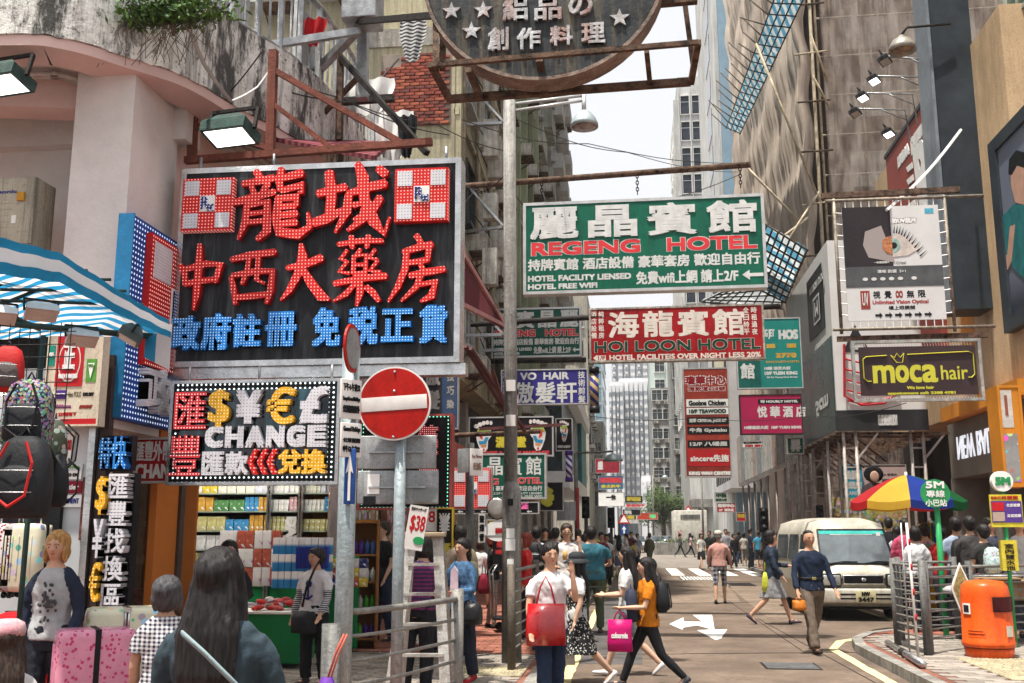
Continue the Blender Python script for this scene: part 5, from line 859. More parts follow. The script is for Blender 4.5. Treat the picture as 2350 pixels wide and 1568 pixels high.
# --- red oxide truss above the pharmacy sign
tr = empty('sign_truss', P(440, 369, Y=9.35), 0, 'red oxide steel truss above the pharmacy billboard', 'truss'); F1 = tr.location.copy(); RO = M((.24, .075, .05), .6, .1, .3, 5, .3, key='red_oxide_paint', kind='grime', c2=(.10, .035, .025))
for a, b, ya, yb, w in (((425, 369), (992, 326), 9.6, 9.6, .07), ((445, 242), (440, 366), 9.6, 9.6, .08), ((450, 289), (611, 339), 9.6, 9.75, .06), ((628, 117), (620, 354), 9.7, 9.7, .085), ((623, 158), (935, 336), 9.7, 9.6, .06), ((621, 235), (769, 346), 9.7, 9.6, .05)): member(tr, F1, a, b, ya, yb, w, RO)
sv = empty('sign_bracing', P(779, 128, Y=11), 0, 'dark and galvanised braces between the balcony and the round sign', 'bracing'); F2 = sv.location.copy(); 
for a, b, ya, yb, w, m in (((779, 128), (980, 352), 11, 10, .06, IRON), ((782, 128), (777, 322), 11, 11, .07, ROD), ((671, 242), (903, 225), 11.5, 11.5, .08, IRON), ((591, 109), (822, 72), 10.2, 10.8, .08, STEEL), ((822, 67), (698, 195), 10.8, 11.5, .09, STEEL), ((833, 60), (831, 228), 11.2, 11.2, .13, STEEL), ((822, 50), (1005, 35), 10.8, 8.6, .06, IRON), ((715, 290), (820, 180), 11.2, 11, .05, ROD), ((915, 135), (835, 225), 14, 11.5, .02, IRON)): member(sv, F2, a, b, ya, yb, w, m)
a = P(790, 55, Y=10.8); b = P(871, -30, Y=10.8); jb = empty('cable_box', ((a.x + b.x) / 2, 10.8, a.z), 0, 'grey metal junction box on the bracing at the top', 'metal box'); MB().bbox(-(b.x - a.x) / 2, (b.x - a.x) / 2, -.15, .25, 0, .9, .015).build('casing', STEEL, jb); MB().box(.11, .15, -.17, -.15, .30, .38).build('lock', BLACK, jb)
# horizontal pole carrying green sign etc
def hpole(label, a, b, Y, w, m=ROD, Yb=None):
    p_, q_ = P(*a, Y=Y), P(*b, Y=Yb or Y); e = empty('sign_pole', p_, 0, label, 'pole'); MB().tube([Vector(), q_ - p_], w, 8).build('tube', m, e); return e
hpole('long rusty pole carrying the large green hotel sign', (1060, 428), (1722, 378), 16.6, .055)
hpole('thin dark pole above the red hotel sign', (1080, 745), (1790, 703), 21.6, .06, IRON); hpole('dark pole below the small green hotel sign', (1090, 830), (1345, 826), 26.8, .07, IRON); hpole('dark pole over the wide foot sign', (1030, 1000), (1240, 990), 17, .04, ROD)
def chain(a, n, Y, label):
    p_ = P(*a, Y=Y); e = empty('chain', p_, 0, label, 'chain')
    for k in range(n):
        mb = MB(); rz_ = (k % 2) * PI / 2; pts = [(.022 * math.cos(t) * math.cos(rz_), .022 * math.cos(t) * math.sin(rz_), -.035 - k * .058 + .04 * math.sin(t)) for t in [2 * PI * i / 8 for i in range(9)]]; mb.tube(pts, .008, 4, cap=False); mb.build('link', IRON, e)
chain((1243, 418), 6, 16.6, 'left chain of the large green sign'); chain((1462, 400), 6, 16.6, 'middle chain of the large green sign'); chain((1698, 384), 6, 16.6, 'right chain of the large green sign')
def wire(label, pts, r=.008, m=IRON, name='cable'):
    v = [P(a, b, Y=c) for a, b, c in pts]; p0 = v[0]; sm = [];
    for i in range(len(v) - 1):
        n = 8
        for k in range(n): t = k / n; q = v[i].lerp(v[i + 1], t); q.z -= .12 * math.sin(PI * t) * min(1, (v[i + 1] - v[i]).length / 4); sm.append(q - p0)
    sm.append(v[-1] - p0); e = empty(name, p0, 0, label, 'cable'); MB().tube(sm, r, 4).build('strand', m, e)
WIRES = [('black wire from the lamp post across the sky to the right', [(1178, 270, 14), (1440, 350, 20), (1690, 395, 30)]), ('wire crossing the sky just under the first', [(1060, 275, 13), (1350, 330, 18), (1700, 375, 24)]), ('thin wire climbing from the green sign towards the right', [(1400, 480, 17), (1700, 400, 22)]), ('wire passing in front of the directory sign', [(1350, 955, 30), (1600, 960, 30), (1860, 955, 28), (2080, 925, 20)]), ('dark loose cable left of the round sign', [(625, 165, 10.2), (780, 225, 11), (1000, 285, 13), (1180, 350, 15)]), ('second loose cable left of the round sign', [(625, 200, 10.2), (800, 235, 11), (1030, 310, 13)]), ('cable drooping from balcony to the truss', [(600, 120, 9.4), (520, 220, 9.5)]), ('cable hanging down the tenement pipes', [(1080, 300, 20), (1110, 400, 20), (1060, 470, 18)]), ('looped cable around the green sign pole', [(1060, 425, 15), (1110, 440, 15), (1160, 400, 14), (1200, 470, 16)])]
for l, p_ in WIRES: wire(l, p_)
wire('white guy rod running from the dark fin down to the optician banner', [(2035, 482, 20.4), (2205, 298, 24)], .035, WHITE)
wire('pale hanging cable loop below the mouldy parapet', [(432, 60, 8.6), (470, 150, 8.9), (530, 232, 9.3)], .022, M((.42, .40, .37), .6, key='pale_cable')); wire('thin white cable loop from parapet to the railing', [(530, 232, 9.3), (590, 200, 9.6), (640, 125, 9.8)], .010, WHITE)
# awning of the corner shop and folding maroon awning
AWN = M((.10, .012, .022), .7, 0, .2, 3, .2, key='maroon_awning', kind='stripe', p=(14, 0, 0), c2=(.20, .05, .06))
e = empty('shop_awning', P(1060, 600, Y=12), 0, 'dark maroon awning leaning out right of the pharmacy billboard', 'awning'); A0 = e.location.copy()
v = [P(1062, 585, Y=11), P(1158, 748, Y=14), P(1160, 745, Y=16.5), P(1062, 640, Y=16)]; vv = [p_ - A0 for p_ in v]; MB().add(vv + [p_ - Vector((0, 0, .05)) for p_ in vv], [(0, 1, 2, 3), (7, 6, 5, 4), (0, 4, 5, 1), (1, 5, 6, 2), (2, 6, 7, 3), (3, 7, 4, 0)]).build('canopy', AWN, e)
v2 = [P(1062, 700, Y=11) - A0, P(1158, 748, Y=14) - A0]; MB().bar(vv[0], vv[1], .06).bar(v2[0], v2[1], .05).build('arm', M((.42, .20, .20), .5, key='pink_arm'), e); q = [vv[0] - Vector((0, 0, .1)), v2[1] - Vector((0, 0, .05)), v2[0]]; MB().add(q + [p_ + Vector((-.03, 0, 0)) for p_ in q], [(0, 1, 2), (5, 4, 3), (0, 3, 4, 1), (1, 4, 5, 2), (2, 5, 3, 0)]).build('side_panel', AWN, e)
e = empty('shop_awning', P(640, 330, Y=10.6), 0, 'maroon striped awning tucked under the truss', 'awning'); A0 = e.location.copy(); v = [P(625, 315, Y=10.2), P(860, 358, Y=10.2), P(900, 325, Y=13), P(700, 320, Y=13)]; vv = [p_ - A0 for p_ in v]; MB().add(vv + [p_ - Vector((0, 0, .05)) for p_ in vv], [(0, 1, 2, 3), (7, 6, 5, 4), (0, 4, 5, 1), (1, 5, 6, 2), (2, 6, 7, 3), (3, 7, 4, 0)]).build('canopy', AWN, e)
ra2 = empty('bracket_pair', P(1060, 840, Y=15), 0, 'maroon angle braces crossing in front of the foot massage sign', 'bracket'); F3 = ra2.location.copy()
for a, b, ya, yb in (((1068, 795), (1185, 985), 15, 17), ((1080, 800), (1205, 990), 15, 17), ((1100, 985), (1290, 975), 17, 17), ((1130, 850), (1175, 985), 15, 17)): member(ra2, F3, a, b, ya, yb, .05, M((.13, .05, .05), .6, .2, key='maroon_angle'))
# ================================================================ LEFT SHOPS AND STALLS
ORW = M((.52, .17, .03), .55, 0, .12, 1, .1, key='orange_wall'); BRN = M((.10, .05, .025), .4, 0, .3, 2, .1, key='brown_laminate'); WALW = M((.55, .58, .60), .5, 0, .08, 1, .05, key='shop_white_wall')
# pharmacy interior
ph = empty('pharmacy', (0, 0, 0), 0, 'open fronted pharmacy packed with boxed goods under the exchange sign', 'shop')
MB().box(-9, -4.3, 15.1, 15.3, .1, 3.3).build('back_wall', M((.10, .08, .06), .6, 0, .3, 2, key='shop_back'), ph); MB().box(-9, -8.8, 10, 15.2, .1, 3.3).build('side_wall', M((.16, .11, .06), .6, 0, .3, 2, key='shop_side'), ph)
MB().box(-9, -4.56, 9.5, 15.2, 3.2, 3.3).build('ceiling', WHITE, ph); MB().box(-9, -4.55, 9.6, 15.1, .08, .135).build('shop_floor', M((.30, .20, .13), .4, key='shop_floor'), ph)
lt = []
for k in range(3):
    e = empty('ceiling_tube', (-6.3 + k * .4, 10.9 + k * 1.5, 3.12), 0, ['nearest', 'middle', 'rearmost'][k] + ' lit tube on the pharmacy ceiling', 'light'); MB().box(-1.1, 1.1, -.05, .05, 0, .05).build('diffuser', M((1, .95, .85), .5, key='lit_tube', emit=24, var=0, bump=0), e)
MB().box(XL - .05, XL + .02, 9.5, 10.0, .12, 3.2).build('orange_panel', ORW, ph); MB().box(-4.75, -4.5, 15.0, 15.6, .12, 3.3).build('orange_pillar', ORW, ph)
DKP = M((.09, .07, .06), .35, .3, key='bronze_profile'); mb = MB(); mb.box(XL - .03, XL + .05, 9.98, 10.08, .12, 3.3); mb.build('door_post', DKP, ph)
SHG = M((.30, .36, .30), .2, .1, key='shelf_glass')
goods = [M(c, .45, 0, .25, 9, 0, key='carton_%d' % i, kind='multi', p=22, c2=(.35, .9, .30)) for i, c in enumerate([(.65, .64, .6), (.62, .6, .5), (.60, .45, .05), (.05, .25, .50), (.45, .10, .06), (.08, .22, .08), (.55, .30, .05), (.60, .35, .38), (.55, .55, .62), (.03, .04, .15), (.66, .66, .66), (.50, .46, .2)])]
PX0, PX1 = P(452, 1200, Y=14.9).x, P(772, 1200, Y=14.9).x; nb_ = [0]
BOXC = {}
def carton(w, d, h, i):
    k = (round(w, 2), round(d, 2), round(h, 2), i)
    if k not in BOXC: o = MB().box(-k[0] / 2, k[0] / 2, 0, k[1], 0, k[2]).build('carton', goods[i]); BOXC[k] = o.data; bpy.data.objects.remove(o)
    return BOXC[k]
rows = [.95, 1.2, 1.45, 1.72, 2.0, 2.26, 2.52, 2.78, 3.02]
for j, z in enumerate(rows):
    for (xa, xb) in ((PX0, PX0 + (PX1 - PX0) * .57), (PX0 + (PX1 - PX0) * .59, PX0 + (PX1 - PX0) * .79), (PX0 + (PX1 - PX0) * .81, PX1)):
        MB().box(xa, xb, 14.55, 15.08, z - .02, z - .003).build('shelf', SHG, ph); x = xa + .01
        big_ = xa == PX0; i0 = rnd.randrange(12); left = 0
        while x < xb - .06:
            if left <= 0: i0 = rnd.randrange(12); left = rnd.randint(2, 5); w = rnd.choice((.07, .09, .12, .14)) if big_ else rnd.choice((.06, .08)); h = rnd.choice((.16, .2, .22)) if big_ else rnd.choice((.08, .1, .15))
            nb_[0] += 1; o = link_mesh('carton', carton(w - .01, .14, h, i0), ph, (x + w / 2, 14.58 + rnd.uniform(-.01, .02), z), 0)
            if not big_ and h < .11: link_mesh('carton', carton(w - .01, .12, h, i0), ph, (x + w / 2, 14.60, z + h + .002), 0)
            x += w; left -= 1
mb = MB()
for f_ in (0, .57, .59, .79, .81, 1): x = PX0 + (PX1 - PX0) * f_; mb.box(x - .012, x + .012, 14.5, 15.08, .3, 3.2)
mb.build('upright', CHROME, ph)
# outdoor counters of the pharmacy
def thing_boxes(name, label, cat, loc, rz, items, group=None):
    'items: (part name, material, x0,x1,y0,y1,z0,z1)'
    e = empty(name, loc, rz, label, cat, group)
    for it in items: MB().bbox(*it[2:8], min(.01, (it[3] - it[2]) * .2, (it[7] - it[6]) * .2)).build(it[0], it[1], e)
    return e
DG = M((.01, .20, .06), .35, 0, .1, 2, .03, key='toothpaste_green')
a = P(632, 1500, Z=PZ); thing_boxes('display_stand', 'tall bright green toothpaste display stand beside the white shirted woman', 'display stand', (a.x + .28, a.y + .1, PZ), R(8), [('body', DG, -.28, .28, -.2, .25, .05, 1.25), ('side_panel', DG, .285, .75, .0, .25, .05, 1.25), ('plinth', BLACK, -.2, .7, -.1, .2, 0, .048)])
s = Sign('display_lettering', 'DARLIE lettering and black and white portrait mark on the green stand', 'lettering', (633, 1325, 688, 1490), Y=a.y - .13, frame=0, tb=(.35, 1.2)); 
q = MB(); text(q, 'DARLIE', 0, .62, -.07, .07, 0, .004, .01); o = q.build('lettering', WHITE, s.r); o.rotation_euler = (0, R(90), 0); o.location = (-.0, 0, .70)
s.disc(.5, .14, .1, .07, WHITE, 'mark', 0, .004); s.rect(.3, .08, .72, .13, BLACK, 'hat', -.003, .003)
def counter(label, px, w, d, h, m, zb=PZ, rz=0, name='counter'):
    a = P(*px, Z=zb); e = empty(name, (a.x, a.y, zb), rz, label, 'counter'); MB().bbox(-w / 2, w / 2, 0, d, 0.06, h, .01).build('body', m, e); MB().bbox(-w / 2 - .02, w / 2 + .02, -.02, d, h, h + .03, .006).build('top', WHITE, e); return e, a
e1, a1 = counter('green lit toothpaste counter in front of the pharmacy shelves', (560, 1480), 1.5, .6, .95, DG)
e2, a2 = counter('low green tray counter heaped with wrapped sweets by the grey haired shopper', (600, 1535), .9, .6, .62, DG)
for k in range(34):
    c = [(.62, .04, .03), (.6, .55, .5), (.55, .1, .1), (.62, .6, .66)][k % 4]; o = MB().ell((0, 0, 0), .075, .05, .03, 7, 4).build('sweet_bag', M(c, .3, 0, .3, 20, .1, key='wrapper_%d' % (k % 4)), None); o.location = (a2.x + rnd.uniform(-.42, .42), a2.y + rnd.uniform(.02, .5), PZ + .68 + rnd.uniform(0, .09)); o.rotation_euler = (rnd.uniform(-.4, .4), rnd.uniform(-.4, .4), rnd.uniform(0, 3)); tag(o, ['red', 'cream', 'dark red', 'silver'][k % 4] + ' wrapped sweet bag heaped on the low green tray counter', 'sweet bag', 'sweet bags heaped on the tray counter')
OR_ = ['first', 'second', 'third', 'fourth', 'fifth', 'sixth', 'seventh', 'eighth', 'ninth']
def pile(name, label, cat, group, org, nx, nz, w, d, h, mats, ny=1):
    for i in range(nx):
        for k in range(nz):
            m = mats[(i // 2 + k) % len(mats)]; kk = ('pile', m.name, w, d, h)
            if kk not in BOXC: o = MB().bbox(-w / 2 + .003, w / 2 - .003, 0, d, 0, h - .003, .004).build(name, m); BOXC[kk] = o.data; bpy.data.objects.remove(o)
            o = link_mesh(name, BOXC[kk], None, (org[0] + (i + .5) * w, org[1] + rnd.uniform(0, .02), org[2] + k * h), rnd.uniform(-.03, .03)); tag(o, label + ', %s from the left, %s row up' % (OR_[i], OR_[k]), cat, group)
BW = M((.03, .22, .50), .4, 0, .1, 2, 0, key='blue_carton', kind='grad', p=(.10, .13), c2=(.66, .66, .66)); BB = M((.02, .04, .30), .4, key='royal_blue_carton'); PKC = M((.64, .62, .62), .4, 0, .1, 2, 0, key='white_pink_carton', kind='multi', p=12, c2=(.7, .6, .25))
a = P(620, 1375, Y=12.8); pile('tall_carton', 'blue and white carton on the counter', 'carton', 'blue and white cartons on the counter', (a.x, 12.8, 1.0), 9, 3, .085, .1, .21, [BW])
a = P(672, 1430, Y=12.3); pile('tall_carton', 'royal blue carton', 'carton', 'royal blue cartons on the green stand', (a.x, 12.3, 1.26), 6, 1, .065, .1, .26, [BB])
a = P(565, 1330, Y=13.4); pile('tall_carton', 'white and pink carton', 'carton', 'white and pink cartons at the back', (a.x - .4, 13.4, 1.0), 7, 3, .12, .1, .24, [PKC, goods[4]])
a = P(700, 1370, Y=13.2); pile('small_carton', 'small mixed carton by the till', 'carton', 'small mixed cartons by the till', (a.x - .1, 13.2, 1.0), 9, 3, .10, .1, .12, [goods[2], goods[0], goods[9], goods[4]])
# wooden shelf unit outside right of pharmacy
a = P(830, 1490, Z=PZ); su = empty('wooden_shelf', (a.x, a.y, PZ), R(12), 'orange wooden shelf unit of shampoo bottles behind the man in black', 'shelf'); WD = M((.36, .15, .04), .5, 0, .2, 3, .1, key='orange_wood')
MB().box(-.2, -.17, 0, .4, 0, 1.75).build('side', WD, su); MB().box(.17, .2, 0, .4, 0, 1.75).build('side', WD, su); MB().box(-.17, .17, .38, .4, 0, 1.75).build('back', WD, su)
for z in (.12, .5, .88, 1.25, 1.7): MB().box(-.17, .17, 0, .38, z, z + .025).build('board', WD, su)
bm_ = []
for i, c in enumerate([(.62, .62, .60), (.10, .45, .06), (.10, .04, .30), (.05, .12, .35), (.55, .12, .25)]): o = MB().lathe([(.0, 0), (.035, 0), (.037, .12), (.03, .15), (.013, .16), (.013, .19), (0, .19)], 8).build('bottle', M(c, .3, key='bottle_%d' % i)); bm_.append(o.data); bpy.data.objects.remove(o)
for z in (.145, .525, .905, 1.275):
    for k in range(4): o = link_mesh('bottle', bm_[(k // 2 + int(z * 10)) % 5], None, (0, 0, 0)); v = Matrix.Rotation(R(12), 3, 'Z') @ Vector((-.125 + k * .083, .08, z)); o.location = (a.x + v.x, a.y + v.y, PZ + z); tag(o, 'shampoo bottle, %s from the left on the %s shelf' % (OR_[k], 'bottom' if z < .2 else 'second' if z < .6 else 'third' if z < 1 else 'top'), 'bottle', 'shampoo bottles on the wooden shelf')
# exchange counter interior
xb = empty('exchange_booth', (-5.3, 9.9, PZ), 0, 'orange walled money exchange booth behind the studded columns', 'booth'); MB().box(-.9, .73, .62, .66, 0, 3.1).build('back_wall', ORW, xb); MB().box(-.75, .55, .3, .6, 0, 1.0).build('counter', M((.12, .05, .04), .3, 0, .3, 20, .1, key='red_granite'), xb); MB().box(-.8, .2, .55, .6, 1.0, 2.8).build('dark_screen', M((.10, .065, .04), .25, key='brown_screen'), xb)
MB().box(.32, .52, .585, .615, 1.55, 2.25).build('couplet_banner', M((.40, .02, .02), .5, 0, .3, 8, 0, key='couplet_red', kind='multi', p=30, c2=(.6, .8, .25)), xb)
for (x, z) in ((-.35, 2.0), (-.05, 1.7), (-.2, 1.25)): MB().box(x, x + .16, .53, .545, z, z + .2).build('notice', WHITE, xb)
# luggage shop panels left
LX = P(203, 1100, Y=8.4).x - .12; lw = empty('luggage_shop', (LX, 8.4, PZ), 0, 'white walled luggage shop front at the lower left', 'shop'); MB().box(-3, .12, .0, .08, 0, 2.75).build('wall', WALW, lw); MB().box(.12, .18, -.05, .1, 0, 3.1).build('chrome_post', CHROME, lw); MB().box(.19, .27, -.0, .08, 0, 3.1).build('dark_tiles', M((.06, .04, .035), .2, key='brown_tile'), lw)
MB().box(-.92, -.08, -.06, -.01, 1.55, 2.0).build('television', BLACK, lw)
def lpos(px, py, Y=8.36): v = P(px, py, Y=Y); return v.x - LX, v.z - PZ
for (px0, py0, px1, py1, bgm, t, tm) in ((133, 990, 163, 1058, WHITE, '$1,100', RDB), (150, 1065, 186, 1080, WALW, 'VIVA', M((.15, .40, .05), .5, key='lime_print')), (138, 1080, 183, 1100, WHITE, 'MiHK', BLACK), (137, 1104, 183, 1132, M((.25, .01, .03), .5, key='wine_print'), 'antler', WHITE), (95, 1115, 135, 1132, WHITE, 'DELSEY', BLACK), (95, 1136, 135, 1164, M((.02, .23, .17), .5, key='teal_print'), 'LOJEL', WHITE), (137, 1136, 183, 1164, WHITE, 'EMINENT', BLUL)):
    x0, z1 = lpos(px0, py0); x1, z0 = lpos(px1, py1); MB().box(x0, x1, -.02, -.005, z0, z1).build('brand_plate', bgm, lw); q = MB(); w_ = x1 - x0; h_ = z1 - z0; text(q, t, x0 + w_ * .12, x1 - w_ * .12, z0 + h_ * .3, z1 - h_ * .28, -.024, .003, .002); q.build('lettering', tm if tm is not BLUL else M((.03, .05, .25), .5, key='navy_print'), lw)
x0, z1 = lpos(188, 1095); x1, z0 = lpos(197, 1240); MB().box(x0, x1, -.02, -.005, z0, z1).build('couplet_banner', M((.20, .07, .05), .5, 0, .5, 20, 0, key='old_couplet'), lw)
# suitcases
def suitcase(label, loc, rz, w, d, h, m, trim=BLACK):
    e = empty('suitcase', loc, rz, label, 'suitcase'); MB().bbox(-w / 2, w / 2, -d / 2, d / 2, .05, h, .05).build('shell', m, e); MB().box(-w / 2 - .004, w / 2 + .004, -.018, .018, .06, h + .003).build('zip_band', trim, e)
    mb = MB(); 
    for x in (-.08, .08): mb.tube([(x, d / 2 - .05, h - .03), (x, d / 2 - .05, h + .12)], .008, 5)
    mb.bar((-.09, d / 2 - .05, h + .12), (.09, d / 2 - .05, h + .12), .03); mb.build('pull_handle', CHROME, e)
    for x in (-w / 2 + .06, w / 2 - .06):
        for y in (-d / 2 + .05, d / 2 - .05): MB().tube([(x - .012, y, .027), (x + .012, y, .027)], .026, 8).build('wheel', BLACK, e)
    for k in range(5): MB().bbox(-w / 2 + .07 + k * (w - .14) / 4 - .008, -w / 2 + .07 + k * (w - .14) / 4 + .008, -d / 2 - .006, -d / 2 + .01, .15, h - .1, .004).build('rib', m, e)
    return e
CART = M((.62, .60, .45), .35, 0, .1, 3, .03, key='printed_shell', kind='multi', p=13, c2=(.75, .75, .36)); PKS = M((.62, .26, .36), .2, 0, .15, 3, .05, key='pink_shell', kind='spots', c2=(.45, .05, .15)); PNT = M((.66, .62, .60), .3, 0, .1, 3, 0, key='cow_shell', kind='spots', c2=(.20, .01, .02)); RDS = M((.50, .01, .015), .25, 0, .1, 2, .05, key='red_shell')
def spot(px, Y): return P(px, 1224, Y=Y).x
suitcase('pink patterned suitcase with a black zip band standing by the exchange shop', (spot(236, 6.9), 6.9, PZ), R(-55), .34, .50, .92, PKS); suitcase('tall cream suitcase with small coloured prints behind the pink one', (spot(300, 7.5), 7.5, PZ), R(-60), .36, .55, 1.02, CART)
suitcase('red suitcase beside the blond man', (spot(85, 7.9), 7.9, PZ), 0, .4, .28, 1.4 - .45, RDS)
tb_ = empty('suitcase_shelf', (-6.1, 7.9, PZ), 0, 'white shelf holding printed suitcases behind the blond man', 'shelf'); MB().box(-.9, .62, 0, .45, 1.0, 1.04).build('board', WHITE, tb_); MB().box(-.9, -.86, 0, .45, 0, 1.0).build('leg', STEEL, tb_); MB().box(.56, .60, 0, .45, 0, 1.0).build('leg', STEEL, tb_)
suitcase('red and white blotched suitcase on the shelf at the left edge', (spot(12, 8.1), 8.1, PZ + 1.04), 0, .36, .22, .6, PNT); suitcase('cream suitcase with coloured prints on the shelf near the television', (spot(62, 8.1), 8.1, PZ + 1.04), 0, .36, .22, .6, CART)
for k, (px, w, h) in enumerate(((20, .36, .55), (60, .34, .5))): suitcase(['black suitcase under the shelf at the left edge', 'dark suitcase under the shelf behind the blond man'][k], (spot(px, 8.1), 8.1, PZ), 0, w, .25, h, M((.04, .04, .045), .4, key='black_shell'))
# striped stall awning
AW = M((.60, .62, .64), .6, 0, .06, 2, .1, key='stall_stripe', kind='stripe', p=(5.5, 8.5, 0), c2=(.02, .22, .42), trans='tl')
st = empty('stall_awning', (-4.6, 6.2, PZ), 0, 'blue and white striped market stall awning at the left edge', 'awning'); S0 = st.location.copy()
pe = [P(0, 555, Y=5.2), P(140, 590, Y=5.5), P(300, 690, Y=5.9), P(392, 745, Y=6.1)]; bk = [P(-40, 780, Y=7.6), P(70, 775, Y=7.6), P(200, 770, Y=7.5), P(330, 775, Y=6.5)]
def crv(c, u):
    t = u * (len(c) - 1); i = min(int(t), len(c) - 2); return c[i].lerp(c[i + 1], t - i)
cloth(0, 0, 24, 10, lambda u, v: crv(pe, u).lerp(crv(bk, u), v) - S0 + Vector((0, 0, .006 * math.sin(u * 30))), 'canopy', AW, st)
AW2 = M((.62, .64, .66), .5, 0, .06, 2, .1, key='valance_white'); AWB = M((.02, .22, .40), .5, 0, .15, 4, .1, key='valance_blue', trans='tl')
for k, (a_, b_, m) in enumerate(((0, .05, AWB), (.05, .12, AW2), (.12, .18, AWB))): cloth(0, 0, 24, 2, lambda u, v: crv(pe, u) - S0 + Vector((.01 * k, -.03, .02 - (a_ + (b_ - a_) * v) * (1.2 - .55 * u) + .004 * math.sin(u * 40))), 'valance', m, st)
e0 = pe[3] - S0; cloth(0, 0, 6, 5, lambda u, v: e0 + Vector((-.30 * u, .25 * u + .02, -.04 - v * (.30 - .18 * u) + .05 * (1 - u))), 'corner_flap', AW, st)
PIP = M((.03, .06, .055), .5, .3, key='dark_green_pipe'); 
for a_, b_, w in (((-20, 740), (378, 775), .022), ((0, 600), (180, 618), .012), ((0, 640), (255, 642), .012), ((0, 665), (290, 668), .012), ((0, 690), (330, 700), .012), ((0, 700), (200, 620), .012), ((-20, 660), (130, 610), .012), ((0, 715), (90, 755), .018)): MB().tube([P(*a_, Y=6.0) - S0, P(*b_, Y=6.4) - S0], w, 6).build('pole', PIP, st)
MB().tube([P(100, 770, Y=6.6) - S0, Vector((P(100, 770, Y=6.6).x + 4.6, .4, 0))], .02, 6).build('upright', PIP, st)
def flood(label, px, py, Y, rz, s_=1., m=STEEL, lit=False, tilt=-.5):
    p_ = P(px, py, Y=Y); e = empty('floodlight', p_, rz, label, 'floodlight'); mt = Matrix.Rotation(tilt, 3, 'X'); mb = MB()
    f = lambda x, y, z: mt @ Vector((x * s_, y * s_, z * s_))
    mb.loft([[f(x, y, -.05) for x, y in ((-.15, -.1), (.15, -.1), (.15, .1), (-.15, .1))], [f(x, y, .02) for x, y in ((-.15, -.1), (.15, -.1), (.15, .1), (-.15, .1))], [f(x, y, .09) for x, y in ((-.07, -.05), (.07, -.05), (.07, .05), (-.07, .05))]], smooth=False); mb.build('housing', m, e)
    MB().add([f(-.13, -.08, -.052), f(.13, -.08, -.052), f(.13, .08, -.052), f(-.13, .08, -.052)], [(3, 2, 1, 0)]).build('lens', M((.95, .9, .85), .3, key='lit_lens', emit=3.) if lit else M((.5, .5, .48), .2, key='dull_lens'), e); mb = MB(); mb.bar(f(-.16, 0, 0), f(-.16, 0, .15), .02 * s_); mb.bar(f(.16, 0, 0), f(.16, 0, .15), .02 * s_); mb.bar(f(-.16, 0, .15), f(.16, 0, .15), .02 * s_); mb.build('bracket', IRON, e); return e
flood('white floodlight hanging at the left under the striped awning', 95, 715, 5.9, R(40), .62, ALU); flood('white floodlight hanging in the middle under the striped awning', 188, 775, 6.2, R(40), .62, ALU); flood('old grey floodlight at the end of the awning pole', 300, 770, 6.3, R(-60), .75, M((.10, .13, .12), .6, key='old_grey_casting')); flood('pale floodlight cut by the left edge under the awning', 0, 722, 5.7, R(40), .6, ALU)
GRC = M((.04, .09, .08), .55, .2, .3, 8, .3, key='green_casting', kind='grime')
flood('lit green floodlight on the balcony edge above the pharmacy sign', 530, 300, 9.0, R(-10), 1.6, GRC, True, -.25); flood('lit green floodlight at the far left under the balcony', 10, 180, 7.9, R(-10), 1.5, GRC, True, -.25)
for k, (x, y, Y, l) in enumerate(((2030, 138, 25, False), (2005, 183, 26, True), (1979, 222, 27, True), (1962, 258, 28, False), (2038, 305, 27, True))):
    flood(['first (top)', 'second', 'third', 'fourth', 'fifth (lowest)'][k] + ' black floodlight on the arms above the maroon board', x, y, Y, R(60), 1.35, BLACK, l, -.3)
    if k < 4: p_ = P(x + 10, y - 8, Y=Y); e = empty('light_arm', p_, 0, ['first (top)', 'second', 'third', 'fourth'][k] + ' thin steel arm holding a black floodlight', 'lamp arm'); b = P(x + 115, y + (-6 if k else 0), Y=Y + .6) - p_; MB().tube([Vector(), b, b + Vector((.1, .1, -.9))], .025, 5).build('tube', STEEL, e); MB().tube([b * .45, b + Vector((0, 0, -.3))], .02, 5).build('stay', STEEL, e)
